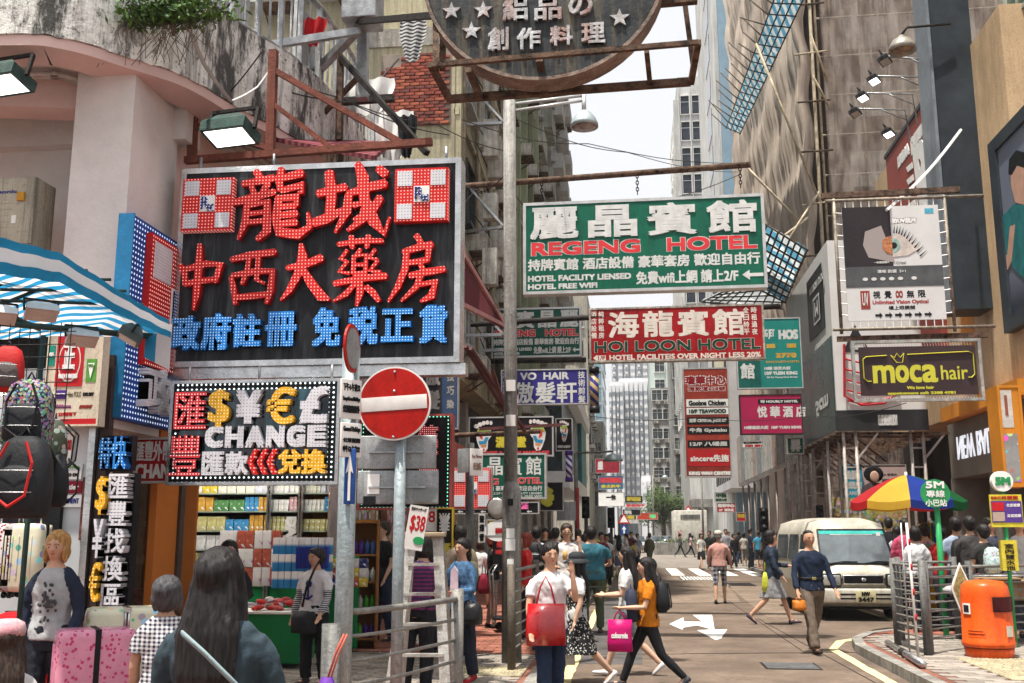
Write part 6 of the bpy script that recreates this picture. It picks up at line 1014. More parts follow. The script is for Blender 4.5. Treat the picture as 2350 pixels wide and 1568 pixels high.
# backpacks hanging at the left
BKN = M((.02, .022, .026), .6, 0, .3, 4, .15, key='black_nylon'); REDN = M((.45, .02, .02), .6, key='red_nylon')
def backpack(label, loc, rz, s_, m, acc=None, cat='backpack', straps=True, name='backpack'):
    e = empty(name, loc, rz, label, cat); mb = MB(); n = 14; rings = []
    for z, w, d in ((0, .13, .06), (.03, .155, .09), (.18, .16, .105), (.32, .15, .09), (.42, .12, .065), (.46, .06, .03)): rings.append([Vector((math.copysign(abs(math.cos(2 * PI * k / n)) ** .6, math.cos(2 * PI * k / n)) * w * s_, math.copysign(abs(math.sin(2 * PI * k / n)) ** .6, math.sin(2 * PI * k / n)) * d * s_, z * s_)) for k in range(n)])
    mb.loft(rings); mb.build('body', m, e); mb = MB(); rings = [[Vector((v.x * .8, -.075 * s_ + v.y * .5, v.z * .55 + .04 * s_)) for v in g_] for g_ in rings]; mb.loft(rings).build('front_pocket', acc or m, e)
    if straps:
        for x in (-.08, .08): MB().tube([(x * s_, .08 * s_, .42 * s_), (x * 1.2 * s_, .17 * s_, .33 * s_), (x * 1.1 * s_, .16 * s_, .12 * s_), (x * s_, .09 * s_, .04 * s_)], .016 * s_, 5, sy=.5).build('strap', BLACK, e)
    for zz_ in (.14, .26): MB().tube([(x_ * s_, (-.142 + .6 * abs(x_) ** 1.4) * s_, zz_ * s_) for x_ in (-.11, -.06, 0, .06, .11)], .0035 * s_, 4).build('zip', STEEL, e)
    if acc is BKN or m is BKN:
        for sg in (-1, 1): MB().tube([(sg * .05 * s_, -.10 * s_, .42 * s_), (sg * .10 * s_, -.115 * s_, .30 * s_), (sg * .085 * s_, -.14 * s_, .12 * s_), (0, -.148 * s_, .06 * s_)], .009 * s_, 4).build('piping', REDN if s_ > .8 and m is BKN and cat == 'backpack' and 'red' in label else BLACK, e)
    MB().tube([(-.03 * s_, 0, .45 * s_), (0, 0, .51 * s_), (.03 * s_, 0, .45 * s_)], .008 * s_, 5).build('handle', BLACK, e); return e
MULTI = M((.015, .015, .03), .6, 0, .2, 5, .1, key='printed_nylon', kind='multi', p=75, c2=(.8, .35, .6)); BKN = M((.02, .022, .026), .6, 0, .3, 4, .15, key='black_nylon'); REDN = M((.45, .02, .02), .6, key='red_nylon'); CAMO = M((.05, .06, .04), .7, 0, .2, 4, .1, key='camo_nylon', kind='multi', p=30, c2=(.3, .35, .45)); GRN_ = M((.10, .08, .08), .6, key='grey_red_nylon')
def hang(px, py, Y): return P(px, py, Y=Y)
backpack('backpack with a bright multicoloured print hanging at the left edge', hang(58, 1030, 4.7), R(10), .74, MULTI, BKN); backpack('large black backpack with red trim hanging lowest at the left', hang(45, 1190, 4.6), R(5), .84, BKN); backpack('red and grey backpack hanging highest at the left edge', hang(12, 900, 4.9), R(20), .52, REDN, GRN_); backpack('camouflage backpack behind the multicoloured one', hang(118, 1090, 5.0), R(-50), .62, CAMO, BKN); backpack('plain black backpack hanging behind the red trimmed one', hang(125, 1165, 4.9), R(-60), .58, BKN)
wg_ = empty('wire_grid', P(60, 1000, Y=5.2), 0, 'wire grid panel on the stall holding the backpacks', 'wire grid'); mb = MB()
for k in range(12): mb.tube([(-.45 + k * .06, 0, -.2), (-.45 + k * .06, 0, .62)], .003, 4); mb.tube([(-.45, 0, -.2 + k * .07), (.24, 0, -.2 + k * .07)], .003, 4)
mb.build('wires', BLACK, wg_)
# air conditioner on left
a = P(0, 550, Y=8.6); ac = empty('air_conditioner', P(28, 560, Y=8.7), 0, 'beige condenser unit on the dark wall at the left edge', 'air conditioner'); BEI = M((.46, .43, .34), .55, 0, .1, 2, .1, key='beige_casing', kind='grime'); MB().bbox(-.45, .18, 0, .35, 0, .66, .01).build('casing', BEI, ac); MB().box(.02, .09, -.03, -.002, .42, .50).build('switch', M((.60, .30, .03), .4, key='amber_switch'), ac); q = MB(); text(q, 'Panasonic', -.35, .0, .50, .535, -.004, .004, .002); q.build('lettering', M((.03, .05, .25), .5, key='navy_print'), ac); MB().box(-.03, .015, -.006, -.001, .20, .28).build('warning_plate', WHITE, ac)
mb = MB()
for k in range(6): mb.box(-.44, -.06, -.004, -.001, .1 + k * .06, .104 + k * .06)
mb.build('groove', BEI, ac)
# plant on parapet
pl = empty('parapet_plant', P(400, 60, Y=8.4), 0, 'weedy green shrub with roots growing out of the mouldy parapet', 'plant'); LEAF = [M(c, .6, 0, .3, 5, 0, key='leaf_%d' % i) for i, c in enumerate(((.07, .14, .03), (.10, .20, .03), (.045, .09, .025)))]
mb = MB(); r2 = random.Random(3)
for k in range(1500):
    a = Vector((r2.gauss(0, .24), r2.gauss(-.08, .08), abs(r2.gauss(.05, .16)) - .02)); d = Vector((r2.gauss(0, 1), r2.gauss(0, 1), r2.gauss(0, 1))).normalized() * .045; n_ = d.cross(Vector((r2.gauss(0, 1), r2.gauss(0, 1), 1))).normalized() * .014; mb.mat(LEAF[k % 3]).add([a - d, a + n_, a + d, a - n_], [(0, 1, 2, 3)], False)
tag(mb.build('foliage', None, pl), kind='stuff'); mb = MB()
for k in range(50): x = r2.gauss(.05, .25); mb.tube([(x, -.05, .1), (x + r2.gauss(0, .06), -.12, -.08), (x + r2.gauss(0, .12), -.10, -.22 - r2.random() * .25)], .0035, 3)
tag(mb.build('roots', M((.12, .09, .06), .8, key='root_brown'), pl), kind='stuff'); MB().tube([(0, 0, -.1), (.02, -.05, .1), (-.03, -.08, .3)], .02, 5).build('stem', M((.12, .09, .06), .8, key='root_brown'), pl)
def garment(label, px, py, Y, w, h, m, name='hanging_garment'):
    p_ = P(px, py, Y=Y); e = empty(name, p_, 0, label, 'laundry'); cloth(0, 0, 12, 10, lambda u, v: Vector(((u - .5) * w * (1 - .35 * v * v + .1 * math.sin(v * 5)), .04 * math.sin(u * 15 + v * 3), -h * v * (1 - .15 * abs(u - .5)))), 'fabric', m, e); return e
garment('red shirt drying over the balcony rail', 720, 42, 10.8, .30, .36, M((.42, .01, .015), .7, key='red_cotton')); garment('black and white striped shirt drying high on the tenement', 948, 45, 20, .55, 1.0, M((.5, .5, .48), .7, key='striped_cotton', kind='stripe', p=(0, 0, 12), c2=(.04, .04, .05))); garment('white cloth hanging behind the red truss', 905, 255, 12.5, .5, .7, WHITE); garment('dark cloth hanging behind the red truss', 935, 265, 12.4, .25, .6, BKN)
garment('white sheet flapping on the balcony', 850, 180, 11.8, .6, .5, WHITE)
# ================================================================ STREET FURNITURE
GALV = M((.30, .36, .38), .5, .35, .2, 3, .25, key='bluish_galvanised_post', kind='grime', c2=(.50, .50, .50)); GALG = M((.20, .19, .175), .6, .2, .25, 4, .35, key='stickered_grey_post', kind='grime', c2=(.42, .42, .40)); DGP = M((.13, .13, .125), .6, .2, .3, 5, .35, key='dark_grey_post', kind='grime', c2=(.28, .28, .27))
SKY_W = M((.66, .64, .62), .4, 0, .06, 3, 0, key='sign_white'); SGR = M((.40, .010, .006), .35, 0, .15, 3, .03, key='sign_red', kind='grime', c2=(.30, .012, .006)); PLT = M((.30, .325, .335), .5, .3, .2, 2.5, .1, key='grey_plate_back', kind='grime', c2=(.45, .45, .45))
def post(name, label, px, Y, ptop, r_, m, cat='post', lean=0.):
    a = P(px, 1300, Y=Y); z1 = P(px, ptop, Y=Y).z; e = empty(name, (a.x, Y, PZ), 0, label, cat); MB().tube([(0, 0, -.02), (lean * .5, 0, (z1 - PZ) / 2), (lean, 0, z1 - PZ)], r_, 14).build('pole', m, e); return e
pn = post('road_sign', 'no entry sign on a blue grey post with two grey plate backs', 914, 8.2, 925, .047, GALV, 'road sign'); pz = pn.location
def rel(e, px, py, Y): v = P(px, py, Y=Y); return v.x - e.location.x, v.z - e.location.z
cx, cz = rel(pn, 905, 926, 8.12); rr = (P(989, 926, Y=8.12).x - P(822, 926, Y=8.12).x) / 2
circ = lambda r_, n=48: [(cx + r_ * math.cos(2 * PI * k / n), cz + r_ * math.sin(2 * PI * k / n)) for k in range(n)]
MB().poly(circ(rr), -.085, -.06).build('rim', SKY_W, pn); MB().poly(circ(rr * .955), -.088, -.084).build('red_disc', SGR, pn); o = MB().bbox(cx - rr * .90, cx + rr * .90, -.094, -.087, cz - rr * .19, cz + rr * .19, .002).build('white_bar', M((.60, .58, .56), .5, 0, .1, 5, 0, key='bar_white'), pn); o.rotation_euler = (0, R(-3), 0)
o.data.transform(Matrix.Translation((-cx, 0, -cz))); o.location = (cx, 0, cz)
for dz in (.0, rr * .55 * 1.55, -rr * .93 * .98): MB().ell((cx, -.095, cz + (0.1 if dz == 0 else dz)), .011, .008, .011, 8, 5).build('bolt', STEEL, pn)
for (x0, y0, x1, y1) in ((823, 1000, 1004, 1078), (822, 1080, 1009, 1158)):
    a = rel(pn, x0, y1, 8.3); b = rel(pn, x1, y0, 8.3); MB().bbox(a[0], b[0], .05, .075, a[1], b[1], .01).build('plate_back', PLT, pn); MB().bar((a[0] + .1, .045, (a[1] + b[1]) / 2), (b[0] - .1, .045, (a[1] + b[1]) / 2), .03, .012).build('clamp', STEEL, pn)
a = rel(pn, 845, 1100, 8.26); MB().box(a[0], a[0] + .10, .04, .049, a[1] - .12, a[1] + .04).build('sticker', WHITE, pn); a = rel(pn, 835, 1145, 8.26); MB().box(a[0], a[0] + .10, .04, .049, a[1] - .05, a[1] + .02).build('sticker', BLACK, pn)
a = rel(pn, 950, 1125, 8.26); MB().box(a[0], a[0] + .2, .042, .049, a[1] - .1, a[1] + .02).build('sticker', M((.2, .22, .22), .6, key='torn_poster'), pn)
pl2 = post('road_sign', 'thick blue grey post with parking hour plates and a blue arrow plate', 792, 6.9, 800, .062, GALV, 'road sign')
def tilted(par, px0, py0, px1, py1, Y, ry, m, nm, th=.01, mt=None):
    a, b = rel(par, px0, py1, Y), rel(par, px1, py0, Y); e = MB().bbox(-(b[0] - a[0]) / 2, (b[0] - a[0]) / 2, -th, th, 0, b[1] - a[1], .004).build(nm, m, par); e.location = ((a[0] + b[0]) / 2, Y - par.location.y, a[1]); e.scale.x = 1 / max(.2, math.cos(ry - R(15))); e.rotation_euler = (0, 0, ry); return e, (b[0] - a[0]), b[1] - a[1]
for (y0, y1, L3) in ((866, 962, ('下午4-午夜12', 'Except General Holidays', '公眾假期除外')), (966, 1050, ('General Holidays', '公眾假期', '中午12-午夜12'))):
    o, w, h = tilted(pl2, 781, y0 + 5, 828, y1, 6.82, R(50), SKY_W, 'hours_plate'); 
    for k, t in enumerate(L3): q = MB(); text(q, t, -w * .42, w * .42, h * (.70 - k * .28), h * (.90 - k * .28) if k != 1 else h * .56, -.016, .004, .0015); q.build('lettering', BLACK, o)
o, w, h = tilted(pl2, 789, 1030, 817, 1157, 6.82, 0, M((.02, .07, .26), .4, key='arrow_blue'), 'arrow_plate'); 
q = MB().poly([(-w * .11, h * .06), (w * .11, h * .06), (w * .11, h * .60), (w * .33, h * .55), (0, h * .93), (-w * .33, h * .55), (-w * .11, h * .60)], -.018, -.010).build('arrow', SKY_W, o)
o, w, h = tilted(pl2, 793, 742, 822, 858, 6.82, R(62), SKY_W, 'round_plate'); bpy.data.objects.remove(o)
a = rel(pl2, 808, 800, 6.78); rg_ = empty('x', (0, 0, 0)); bpy.data.objects.remove(rg_); o = MB().poly([(.17 * math.cos(2 * PI * k / 32), .17 * math.sin(2 * PI * k / 32)) for k in range(32)], -.008, .008).build('round_plate', SGR, pl2); o.location = (a[0], -.12, a[1]); o.rotation_euler = (0, 0, R(87)); MB().poly([(.14 * math.cos(2 * PI * k / 32), .14 * math.sin(2 * PI * k / 32)) for k in range(32)], -.011, .011).build('plate_face', PLT, o)
# tall lamp post with dome lamp
lp = post('lamp_post', 'tall stickered grey lamp post with one dome lamp over the road', 1174, 13.0, 232, .085, GALG, 'street lamp', -.03)
H_ = P(1170, 232, Y=13).z - PZ; MB().tube([(0, 0, -.02), (0, 0, 2.05), (0, 0, 2.2)], 0, 16, rs=[.125, .12, .09]).build('base_sleeve', GALG, lp)
ax, az = rel(lp, 1340, 232, 13); mb = MB(); mb.tube([(0, 0, H_ - .05), (ax, 0, H_ + .03)], .022, 6); mb.tube([(0, 0, H_ - .15), (ax, 0, H_ - .04)], .022, 6); mb.build('arm', ALU, lp)
MB().tube([(ax, 0, H_ + .03), (ax, 0, H_ - .22)], .03, 8).build('drop', ALU, lp); zc = rel(lp, 1341, 297, 13)[1]
mb = MB().lathe([(.0, .26), (.05, .26), (.10, .22), (.155, .15), (.185, .08), (.19, .03), (.18, .03), (0, .035)], 24, (ax, 0, zc)); mb.build('dome_hood', M((.36, .42, .43), .35, .3, key='lamp_grey'), lp); MB().lathe([(.0, .0), (.12, .01), (.175, .035), (0, .04)], 20, (ax, 0, zc)).build('glass_bowl', M((.30, .26, .24), .15, 0, .4, 8, key='lamp_glass', spec=.8), lp)
for (z, w, m_) in ((1.5, .1, WHITE), (1.9, .07, BLACK), (1.35, .12, WHITE), (2.9, .12, SKY_W), (3.35, .12, SKY_W), (1.15, .08, WHITE)): MB().box(-w / 2, w / 2, -.135 if z < 2.1 else -.095, -.12 if z < 2.1 else -.085, z, z + w * 1.2).build('sticker', m_, lp)
ps = post('street_name_post', 'grey post with a street name plate and a round convex mirror', 1077, 13.5, 1017, .055, DGP, 'signpost')
o, w, h = tilted(ps, 1078, 1030, 1108, 1092, 10.42, R(40), SKY_W, 'name_plate'); q = MB(); text(q, 'Soy Street', -w * .4, w * .42, h * .62, h * .78, -.016, .004, .001); text(q, '豉油街', -w * .3, w * .35, h * .2, h * .48, -.016, .004, .001); q.build('lettering', M((.30, .20, .15), .6, key='faded_print'), o)
tilted(ps, 1052, 1030, 1076, 1085, 10.55, R(-30), PLT, 'plate_back')
a = rel(ps, 1060, 1162, 10.4); o = MB().ell((0, 0, 0), .14, .03, .15, 20, 8).build('mirror_back', BLACK, ps); o.location = (a[0] - .03, -.10, a[1] + .05); o = MB().ell((0, 0, 0), .125, .028, .135, 20, 8).build('mirror', M((.55, .53, .5), .12, .6, key='mirror_silver'), ps); o.location = (a[0] - .03, -.115, a[1] + .05)
# railings
RAILM = M((.27, .265, .25), .5, .25, .25, 5, .2, key='railing_silver', kind='grime', c2=(.22, .20, .18)); RAILB = M((.16, .135, .11), .6, .25, .3, 5, .3, key='railing_brown', kind='grime')
def guard(label, pts, h, bars, m, pm, vert=0, z=PZ, pr=.05, name='pedestrian_railing', ht=None):
    e = empty(name, (*pts[0], z), 0, label, 'railing'); o0 = Vector((*pts[0], 0)); L_ = [Vector((*p_, 0)) - o0 for p_ in pts]
    for p_ in (L_ if len(L_) < 3 or ht is None else [L_[0], L_[-1]]): MB().tube([p_, p_ + Vector((0, 0, h + .08))], pr, 10).build('post', pm, e)
    for j in range(bars):
        zz = h * (1 - j / bars * .92); rr_ = .024 if j == 0 else .013
        MB().tube([p_ + Vector((0, 0, zz)) for p_ in L_], rr_, 6).build('top_rail' if j == 0 else 'bar', m, e)
    if vert:
        for a, b in zip(L_, L_[1:]):
            n = max(1, int((b - a).length / vert))
            for i in range(1, n): p_ = a.lerp(b, i / n); MB().tube([p_ + Vector((0, 0, h * .08)), p_ + Vector((0, 0, h))], .011, 5).build('upright', m, e)
    return e
A_, B_ = P(783, 1448, Y=6.9), P(1050, 1386, Y=8.4); guard('curved silver pedestrian railing in the foreground beside the posts', [(A_.x + (B_.x - A_.x) * t, 6.9 + 1.5 * t ** 1.5) for t in (0, .2, .4, .6, .8, 1)], 1.04, 6, RAILM, RAILM, .32, ht=1)
e = post('bollard', 'thick dark grey post end at the near end of the foreground railing', 766, 6.7, 1432, .065, DGP, 'bollard')
C_, D_ = P(1180, 1480, Z=PZ), P(1245, 1440, Z=PZ); guard('brown barred pedestrian railing running away behind the lamp post', [(-1.42, 12.3), (-1.33, 14.4), (-1.3, 16.8)], 1.12, 8, RAILM, RAILB); guard('further run of brown kerb railing behind the woman with the red bag', [(-1.3, 17.2), (-1.28, 20), (-1.28, 23)], 1.1, 8, RAILM, RAILB)
k0 = P(2050, 1500, Z=PZ); guard('curved horizontal bar railing around the right pavement corner', [(4.85, 16.6), (3.95, 16.3), (3.72, 15.6), (3.80, 14.4)], 1.13, 9, RAILM, DGP); guard('straight silver railing behind the umbrella base on the right', [(3.86, 14.5), (4.7, 15.4), (5.8, 16.0)], 1.1, 9, RAILM, DGP); guard('railing panel further right behind the orange bin', [(5.9, 16.2), (7.2, 16.8)], 1.1, 9, RAILM, DGP)
# aluminium ladder
a = P(950, 1560, Z=PZ); ld = empty('step_ladder', (P(972, 1300, Y=9.0).x, 9.0, PZ), R(6), 'aluminium step ladder leaning by the railing', 'ladder'); LM = M((.52, .51, .48), .4, .4, .2, 4, .2, key='ladder_alloy', kind='grime', c2=(.30, .26, .22)); hh = P(960, 1232, Y=9.3).z - PZ
MB().bar((-.30, 0, 0), (-.13, .25, hh), .05, .09).build('rail', LM, ld); MB().bar((.22, 0, 0), (.10, .25, hh), .05, .09).build('rail', LM, ld); MB().bar((-.24, .55, 0), (-.12, .29, hh), .03, .04).build('rear_leg', LM, ld); MB().bar((.26, .55, 0), (.13, .29, hh), .03, .04).build('rear_leg', LM, ld)
MB().bbox(-.19, .17, .16, .34, hh, hh + .04, .006).build('top_plate', M((.40, .32, .22), .6, key='worn_top'), ld)
for k in range(1, 6): t = k / 6; MB().box(-.30 + .17 * t, .22 - .12 * t, .25 * t - .04, .25 * t + .04, hh * t, hh * t + .025).build('step', LM, ld)
# litter bin
a = P(2284, 1511, Z=PZ); bn = empty('litter_bin', (a.x, a.y + .2, PZ), R(-15), 'bright orange round topped litter bin on the right pavement', 'litter bin'); OR = M((.78, .10, .012), .3, 0, .1, 2, .04, key='bin_orange', kind='grime', c2=(.50, .07, .02)); sc_ = (P(2345, 1400, Y=a.y).x - P(2223, 1400, Y=a.y).x) / .66; hb = P(2284, 1332, Y=a.y + .1).z - PZ
MB().lathe([(.0, 0), (.295 * sc_, 0), (.305 * sc_, .13), (.0, .13)], 28).build('base', OR, bn); MB().lathe([(.325 * sc_, .128), (.33 * sc_, .19), (.318 * sc_, .20), (.305 * sc_, hb * .80), (.285 * sc_, hb * .92), (.23 * sc_, hb * .985), (.1 * sc_, hb), (0, hb)], 28).build('body', OR, bn)
MB().lathe([(.31 * sc_, .118), (.314 * sc_, .128)], 28).build('seam', BLACK, bn); mb = MB()
rb_ = .316 * sc_
def patch(par, a0, a1, z0, z1, r_, m, nm, n=8): mb = MB(); vs = []; [vs.extend([(math.sin(a0 + (a1 - a0) * k / n) * r_, -math.cos(a0 + (a1 - a0) * k / n) * r_, z) for z in (z0, z1)]) for k in range(n + 1)]; return mb.add(vs, [(2 * k, 2 * k + 2, 2 * k + 3, 2 * k + 1) for k in range(n)], True).build(nm, m, par)
patch(bn, R(12), R(82), hb * .60, hb * .79, rb_ + .008, BLACK, 'aperture_rim'); patch(bn, R(15), R(79), hb * .615, hb * .775, rb_ + .012, M((.06, .008, .01), .25, key='bin_inside'), 'aperture')
patch(bn, R(-62), R(-38), hb * .56, hb * .70, rb_ + .006, WHITE, 'crest_sticker'); patch(bn, R(-58), R(-42), hb * .585, hb * .675, rb_ + .009, BLACK, 'crest_mark'); patch(bn, R(40), R(62), hb * .28, hb * .42, rb_ + .012, M((.62, .60, .5), .5, key='round_sticker'), 'round_sticker')
patch(bn, R(-48), R(-8), hb * .30, hb * .315, rb_ + .011, M((.22, .03, .01), .5, key='dark_print'), 'print_line'); patch(bn, R(-48), R(-12), hb * .335, hb * .35, rb_ + .011, M((.22, .03, .01), .5, key='dark_print'), 'print_line')
# minibus stop signs
gm_ = M((.03, .30, .10), .4, 0, .15, 3, .05, key='stop_green'); e = empty('bus_stop_sign', (P(2145, 1100, Y=17).x, 17, PZ), 0, 'round green minibus stop sign reading 5M on a green post', 'bus stop sign'); MB().tube([(0, 0, 0), (0, 0, P(2145, 1165, Y=17).z - PZ)], .045, 8).build('post', gm_, e)
cx, cz = rel(e, 2145, 1133, 16.95); rr = (P(2178, 1133, Y=17).x - P(2111, 1133, Y=17).x) / 2; MB().poly([(cx + rr * math.cos(2 * PI * k / 32), cz + rr * math.sin(2 * PI * k / 32)) for k in range(32)], -.09, -.06).build('disc', gm_, e)
q = MB(); text(q, '5M', cx - .14, cx + .14, cz + .08, cz + .19, -.098, .01, .006); text(q, '專線', cx - .14, cx + .14, cz - .06, cz + .05, -.098, .01, .002); text(q, '小巴站', cx - .16, cx + .16, cz - .2, cz - .09, -.098, .01, .002); q.build('lettering', WHITE, e)
e = empty('bus_stop_sign', (P(2298, 1100, Y=15.5).x, 15.5, PZ), 0, 'white round 5M stop sign above a yellow and purple notice board', 'bus stop sign'); MB().tube([(0, 0, 0), (0, 0, P(2298, 1125, Y=15.5).z - PZ)], .03, 8).build('post', gm_, e); cx, cz = rel(e, 2298, 1105, 15.5); MB().poly([(cx + .145 * math.cos(2 * PI * k / 32), cz + .145 * math.sin(2 * PI * k / 32)) for k in range(32)], -.05, .05).build('disc', WHITE, e); q = MB(); text(q, '5M', cx - .105, cx + .105, cz - .06, cz + .06, -.06, .01, .01); q.build('lettering', gm_, e)
a, b = rel(e, 2276, 1210, 15.45), rel(e, 2343, 1135, 15.45); MB().box(a[0], b[0], -.06, -.03, a[1], b[1]).build('board', M((.62, .55, .05), .5, key='yellow_print'), e); w, h = b[0] - a[0], b[1] - a[1]; MB().box(a[0] + .01, b[0] - .01, -.066, -.058, a[1] + h * .14, b[1] - h * .2).build('purple_panel', M((.10, .05, .28), .5, key='purple_print'), e); MB().box(a[0] + w * .05, a[0] + w * .42, -.072, -.064, a[1] + h * .5, a[1] + h * .76).build('photo_print', RDB, e); MB().box(a[0] + w * .05, a[0] + w * .42, -.072, -.064, a[1] + h * .18, a[1] + h * .46).build('photo_print', M((.45, .35, .28), .5, key='tan_print'), e); q = MB(); text(q, 'BBC谷駿堂', a[0] + .02, b[0] - .05, b[1] - h * .15, b[1] - h * .04, -.07, .01, .001); q.build('lettering', RDB, e); q = MB(); text(q, '北京按摩', a[0] + w * .5, b[0] - .03, b[1] - h * .38, b[1] - h * .28, -.07, .006, .001); text(q, '足底按摩', a[0] + w * .5, b[0] - .03, a[1] + h * .3, a[1] + h * .4, -.07, .006, .001); q.build('lettering', WHITE, e)
a, b = rel(e, 2302, 1310, 15.45), rel(e, 2333, 1240, 15.45); MB().box(a[0], b[0], -.05, .05, a[1], b[1]).build('lower_box', M((.62, .52, .05), .5, key='yellow_box'), e); q = MB()
for k, c in enumerate('室內鹽水池'): text(q, c, a[0] + .05, b[0] - .05, b[1] - .04 - (k + 1) * .075, b[1] - .05 - k * .075, -.058, .01, .001)
q.build('lettering', BLACK, e)
# umbrellas
def umbrella(label, px, Y, ptop, rad_, cols, hz):
    a = P(px, 1300, Y=Y); zt = P(px, ptop, Y=Y).z - PZ; e = empty('market_umbrella', (a.x, Y, PZ), R(-12), label, 'umbrella'); n = len(cols)
    for k in range(n):
        a0, a1 = 2 * PI * k / n, 2 * PI * (k + 1) / n; mb = MB(); vs = []; m_ = 6
        for i in range(m_ + 1):
            t = i / m_; z = zt - hz * t ** 1.5
            for j in range(5): aa = a0 + (a1 - a0) * j / 4; sag = 1 - .05 * math.sin(PI * j / 4) * t; vs.append((math.cos(aa) * rad_ * t * sag, math.sin(aa) * rad_ * t * sag, z - .04 * math.sin(PI * j / 4) * t))
        fs = [(i * 5 + j, i * 5 + j + 1, i * 5 + j + 6, i * 5 + j + 5) for i in range(m_) for j in range(4)]; mb.add(vs, fs, True); mb.build('panel', cols[k], e); o_ = len(vs); last = vs[-5:]; MB().add(last + [(x * 1.005, y * 1.005, z - .13) for x, y, z in last], [(j, j + 1, j + 6, j + 5) for j in range(4)], True).build('valance', cols[k], e)
        MB().tube([(0, 0, zt - .03), (math.cos(a0) * rad_ * .5, math.sin(a0) * rad_ * .5, zt - hz * .36 - .02), (math.cos(a0) * rad_, math.sin(a0) * rad_, zt - hz - .01)], .008, 4).build('rib', STEEL, e)
    MB().tube([(0, 0, 0), (0, 0, zt + .05)], .02, 6).build('pole', WHITE, e); return e
def cc_(c, k): return M(c, .6, 0, .1, 2, .05, key='umbrella_' + k, trans='tl')
cR, cY, cB, cG = cc_((.55, .03, .04), 'red'), cc_((.72, .48, .06), 'yellow'), cc_((.02, .05, .32), 'blue'), cc_((.01, .13, .04), 'green')
umbrella('open umbrella with red yellow blue and green panels behind the van', 2094, 18.6, 1090, .95, [cG, cR, cY, cG, cR, cY, cB, cG], .45)
a = P(2157, 1440, Z=PZ); e = empty('closed_umbrella', (a.x, a.y + .1, PZ), 0, 'folded multicoloured umbrella standing tied in a black base', 'umbrella'); zt = P(2155, 1200, Y=a.y).z - PZ
for k in range(9): aa = 2 * PI * k / 9; c = [cB, cR, cY, cG][k % 4]; MB().tube([(math.cos(aa) * .03, math.sin(aa) * .03, zt), (math.cos(aa) * .05, math.sin(aa) * .05, zt * .72), (math.cos(aa) * .10, math.sin(aa) * .10, zt * .45), (math.cos(aa) * .22, math.sin(aa) * .2, .28)], .05, 6, rs=[.012, .035, .05, .085]).build('fold', c, e)
MB().tube([(0, 0, 0), (0, 0, zt + .08)], .018, 6).build('pole', WHITE, e); MB().lathe([(.36, 0), (.38, .1), (.34, .22), (0, .24)], 14).build('base', M((.02, .02, .02), .7, key='black_rubber'), e)
p0 = P(2100, 1520, Z=PZ); e = empty('taped_pole', (P(2088, 1500, Y=14.6).x, 14.6, PZ), 0, 'white pole with red tape bands standing at the railing', 'pole'); MB().tube([(0, 0, 0), (0, 0, P(2078, 1200, Y=14.6).z - PZ)], .012, 6).build('pole', STEEL, e)
e = empty('taped_pole', (P(2107, 1500, Y=14.2).x, 14.2, PZ), 0, 'second pole with red and white bands beside the grey bollard', 'pole'); zt = P(2098, 1200, Y=14.2).z - PZ; MB().tube([(0, 0, 0), (-.03, 0, zt)], .018, 6).build('pole', SKY_W, e)
for k in range(4): MB().tube([(-.012 * k / 2, 0, .45 + k * .32), (-.012 * k / 2, 0, .53 + k * .32)], .021, 6).build('red_band', RDB, e)
a, b = P(2037, 1475, Z=PZ + .04), P(2118, 1525, Z=PZ + .04); e = empty('metal_tube', a, 0, 'long shiny metal tube lying along the kerb on the right', 'metal tube'); MB().tube([Vector(), b - a], .045, 10).build('tube', CHROME, e); MB().tube([(b - a) * .45, (b - a) * .55], .05, 10).build('joint', IRON, e)
a = P(2207, 1350, Y=15.0); e = empty('diamond_sign', a, R(10), 'yellowed diamond shaped board hung on the railing', 'notice'); 
dp = [(0, -.42), (.15, 0), (0, .34), (-.15, 0)]; MB().poly(dp, 0, .02).build('board', WHITE, e); MB().poly([(x * .82, z * .86) for x, z in dp], -.006, .001).build('notice_face', M((.40, .30, .12), .6, 0, .4, 20, .1, key='yellowed_notice'), e)
# cartons and cart behind bin
CB = M((.36, .24, .14), .75, 0, .15, 3, .1, key='cardboard'); a = P(2320, 1360, Y=16.3)
cart = empty('hand_cart', (a.x, 16.3, PZ), R(5), 'loaded hand cart behind the orange bin', 'cart'); MB().box(-.8, .5, -.3, .5, .55, .6).build('deck', IRON, cart); MB().tube([(-.8, -.3, .95), (.5, -.3, .95)], .02, 6).tube([(-.8, -.3, .2), (-.8, -.3, .95)], .02, 6).tube([(.5, -.3, .2), (.5, -.3, .95)], .02, 6).build('rail', STEEL, cart)
for x in (-.6, .3): MB().tube([(x, -.32, .16), (x, -.27, .16)], .16, 14).build('wheel', BLACK, cart)
for k, (x, w, h) in enumerate(((-.25, .6, .32), (.25, .45, .28))): e = empty('cardboard_box', (a.x + x, 16.2, PZ + .602), R(6 - 12 * k), ['wider open cardboard box on the hand cart', 'smaller cardboard box on the hand cart at the right edge'][k], 'box'); MB().bbox(-w / 2, w / 2, -.2, .25, 0, h, .004).build('carton', CB, e); MB().box(-w / 2, w / 2, -.34, -.2, h - .02, h - .005).build('flap', CB, e)
for k in range(8): o = MB().ell((0, 0, 0), .17, .13, .07, 8, 5).build('cloth_bundle', M([(.6, .58, .6), (.03, .03, .03), (.35, .05, .08), (.5, .5, .55)][k % 4], .7, 0, .3, 8, .3, key='bundle_%d' % (k % 4), kind='multi', p=20, c2=(.4, .5, .3))); o.location = (a.x - .75 + k * .16, 16.5, PZ + .72 + .08 * (k % 3)); o.rotation_euler = (0, .2 * k, k); tag(o, OR_[k] + ' crumpled cloth bundle from the left on the hand cart', 'bundle', 'cloth bundles on the hand cart')
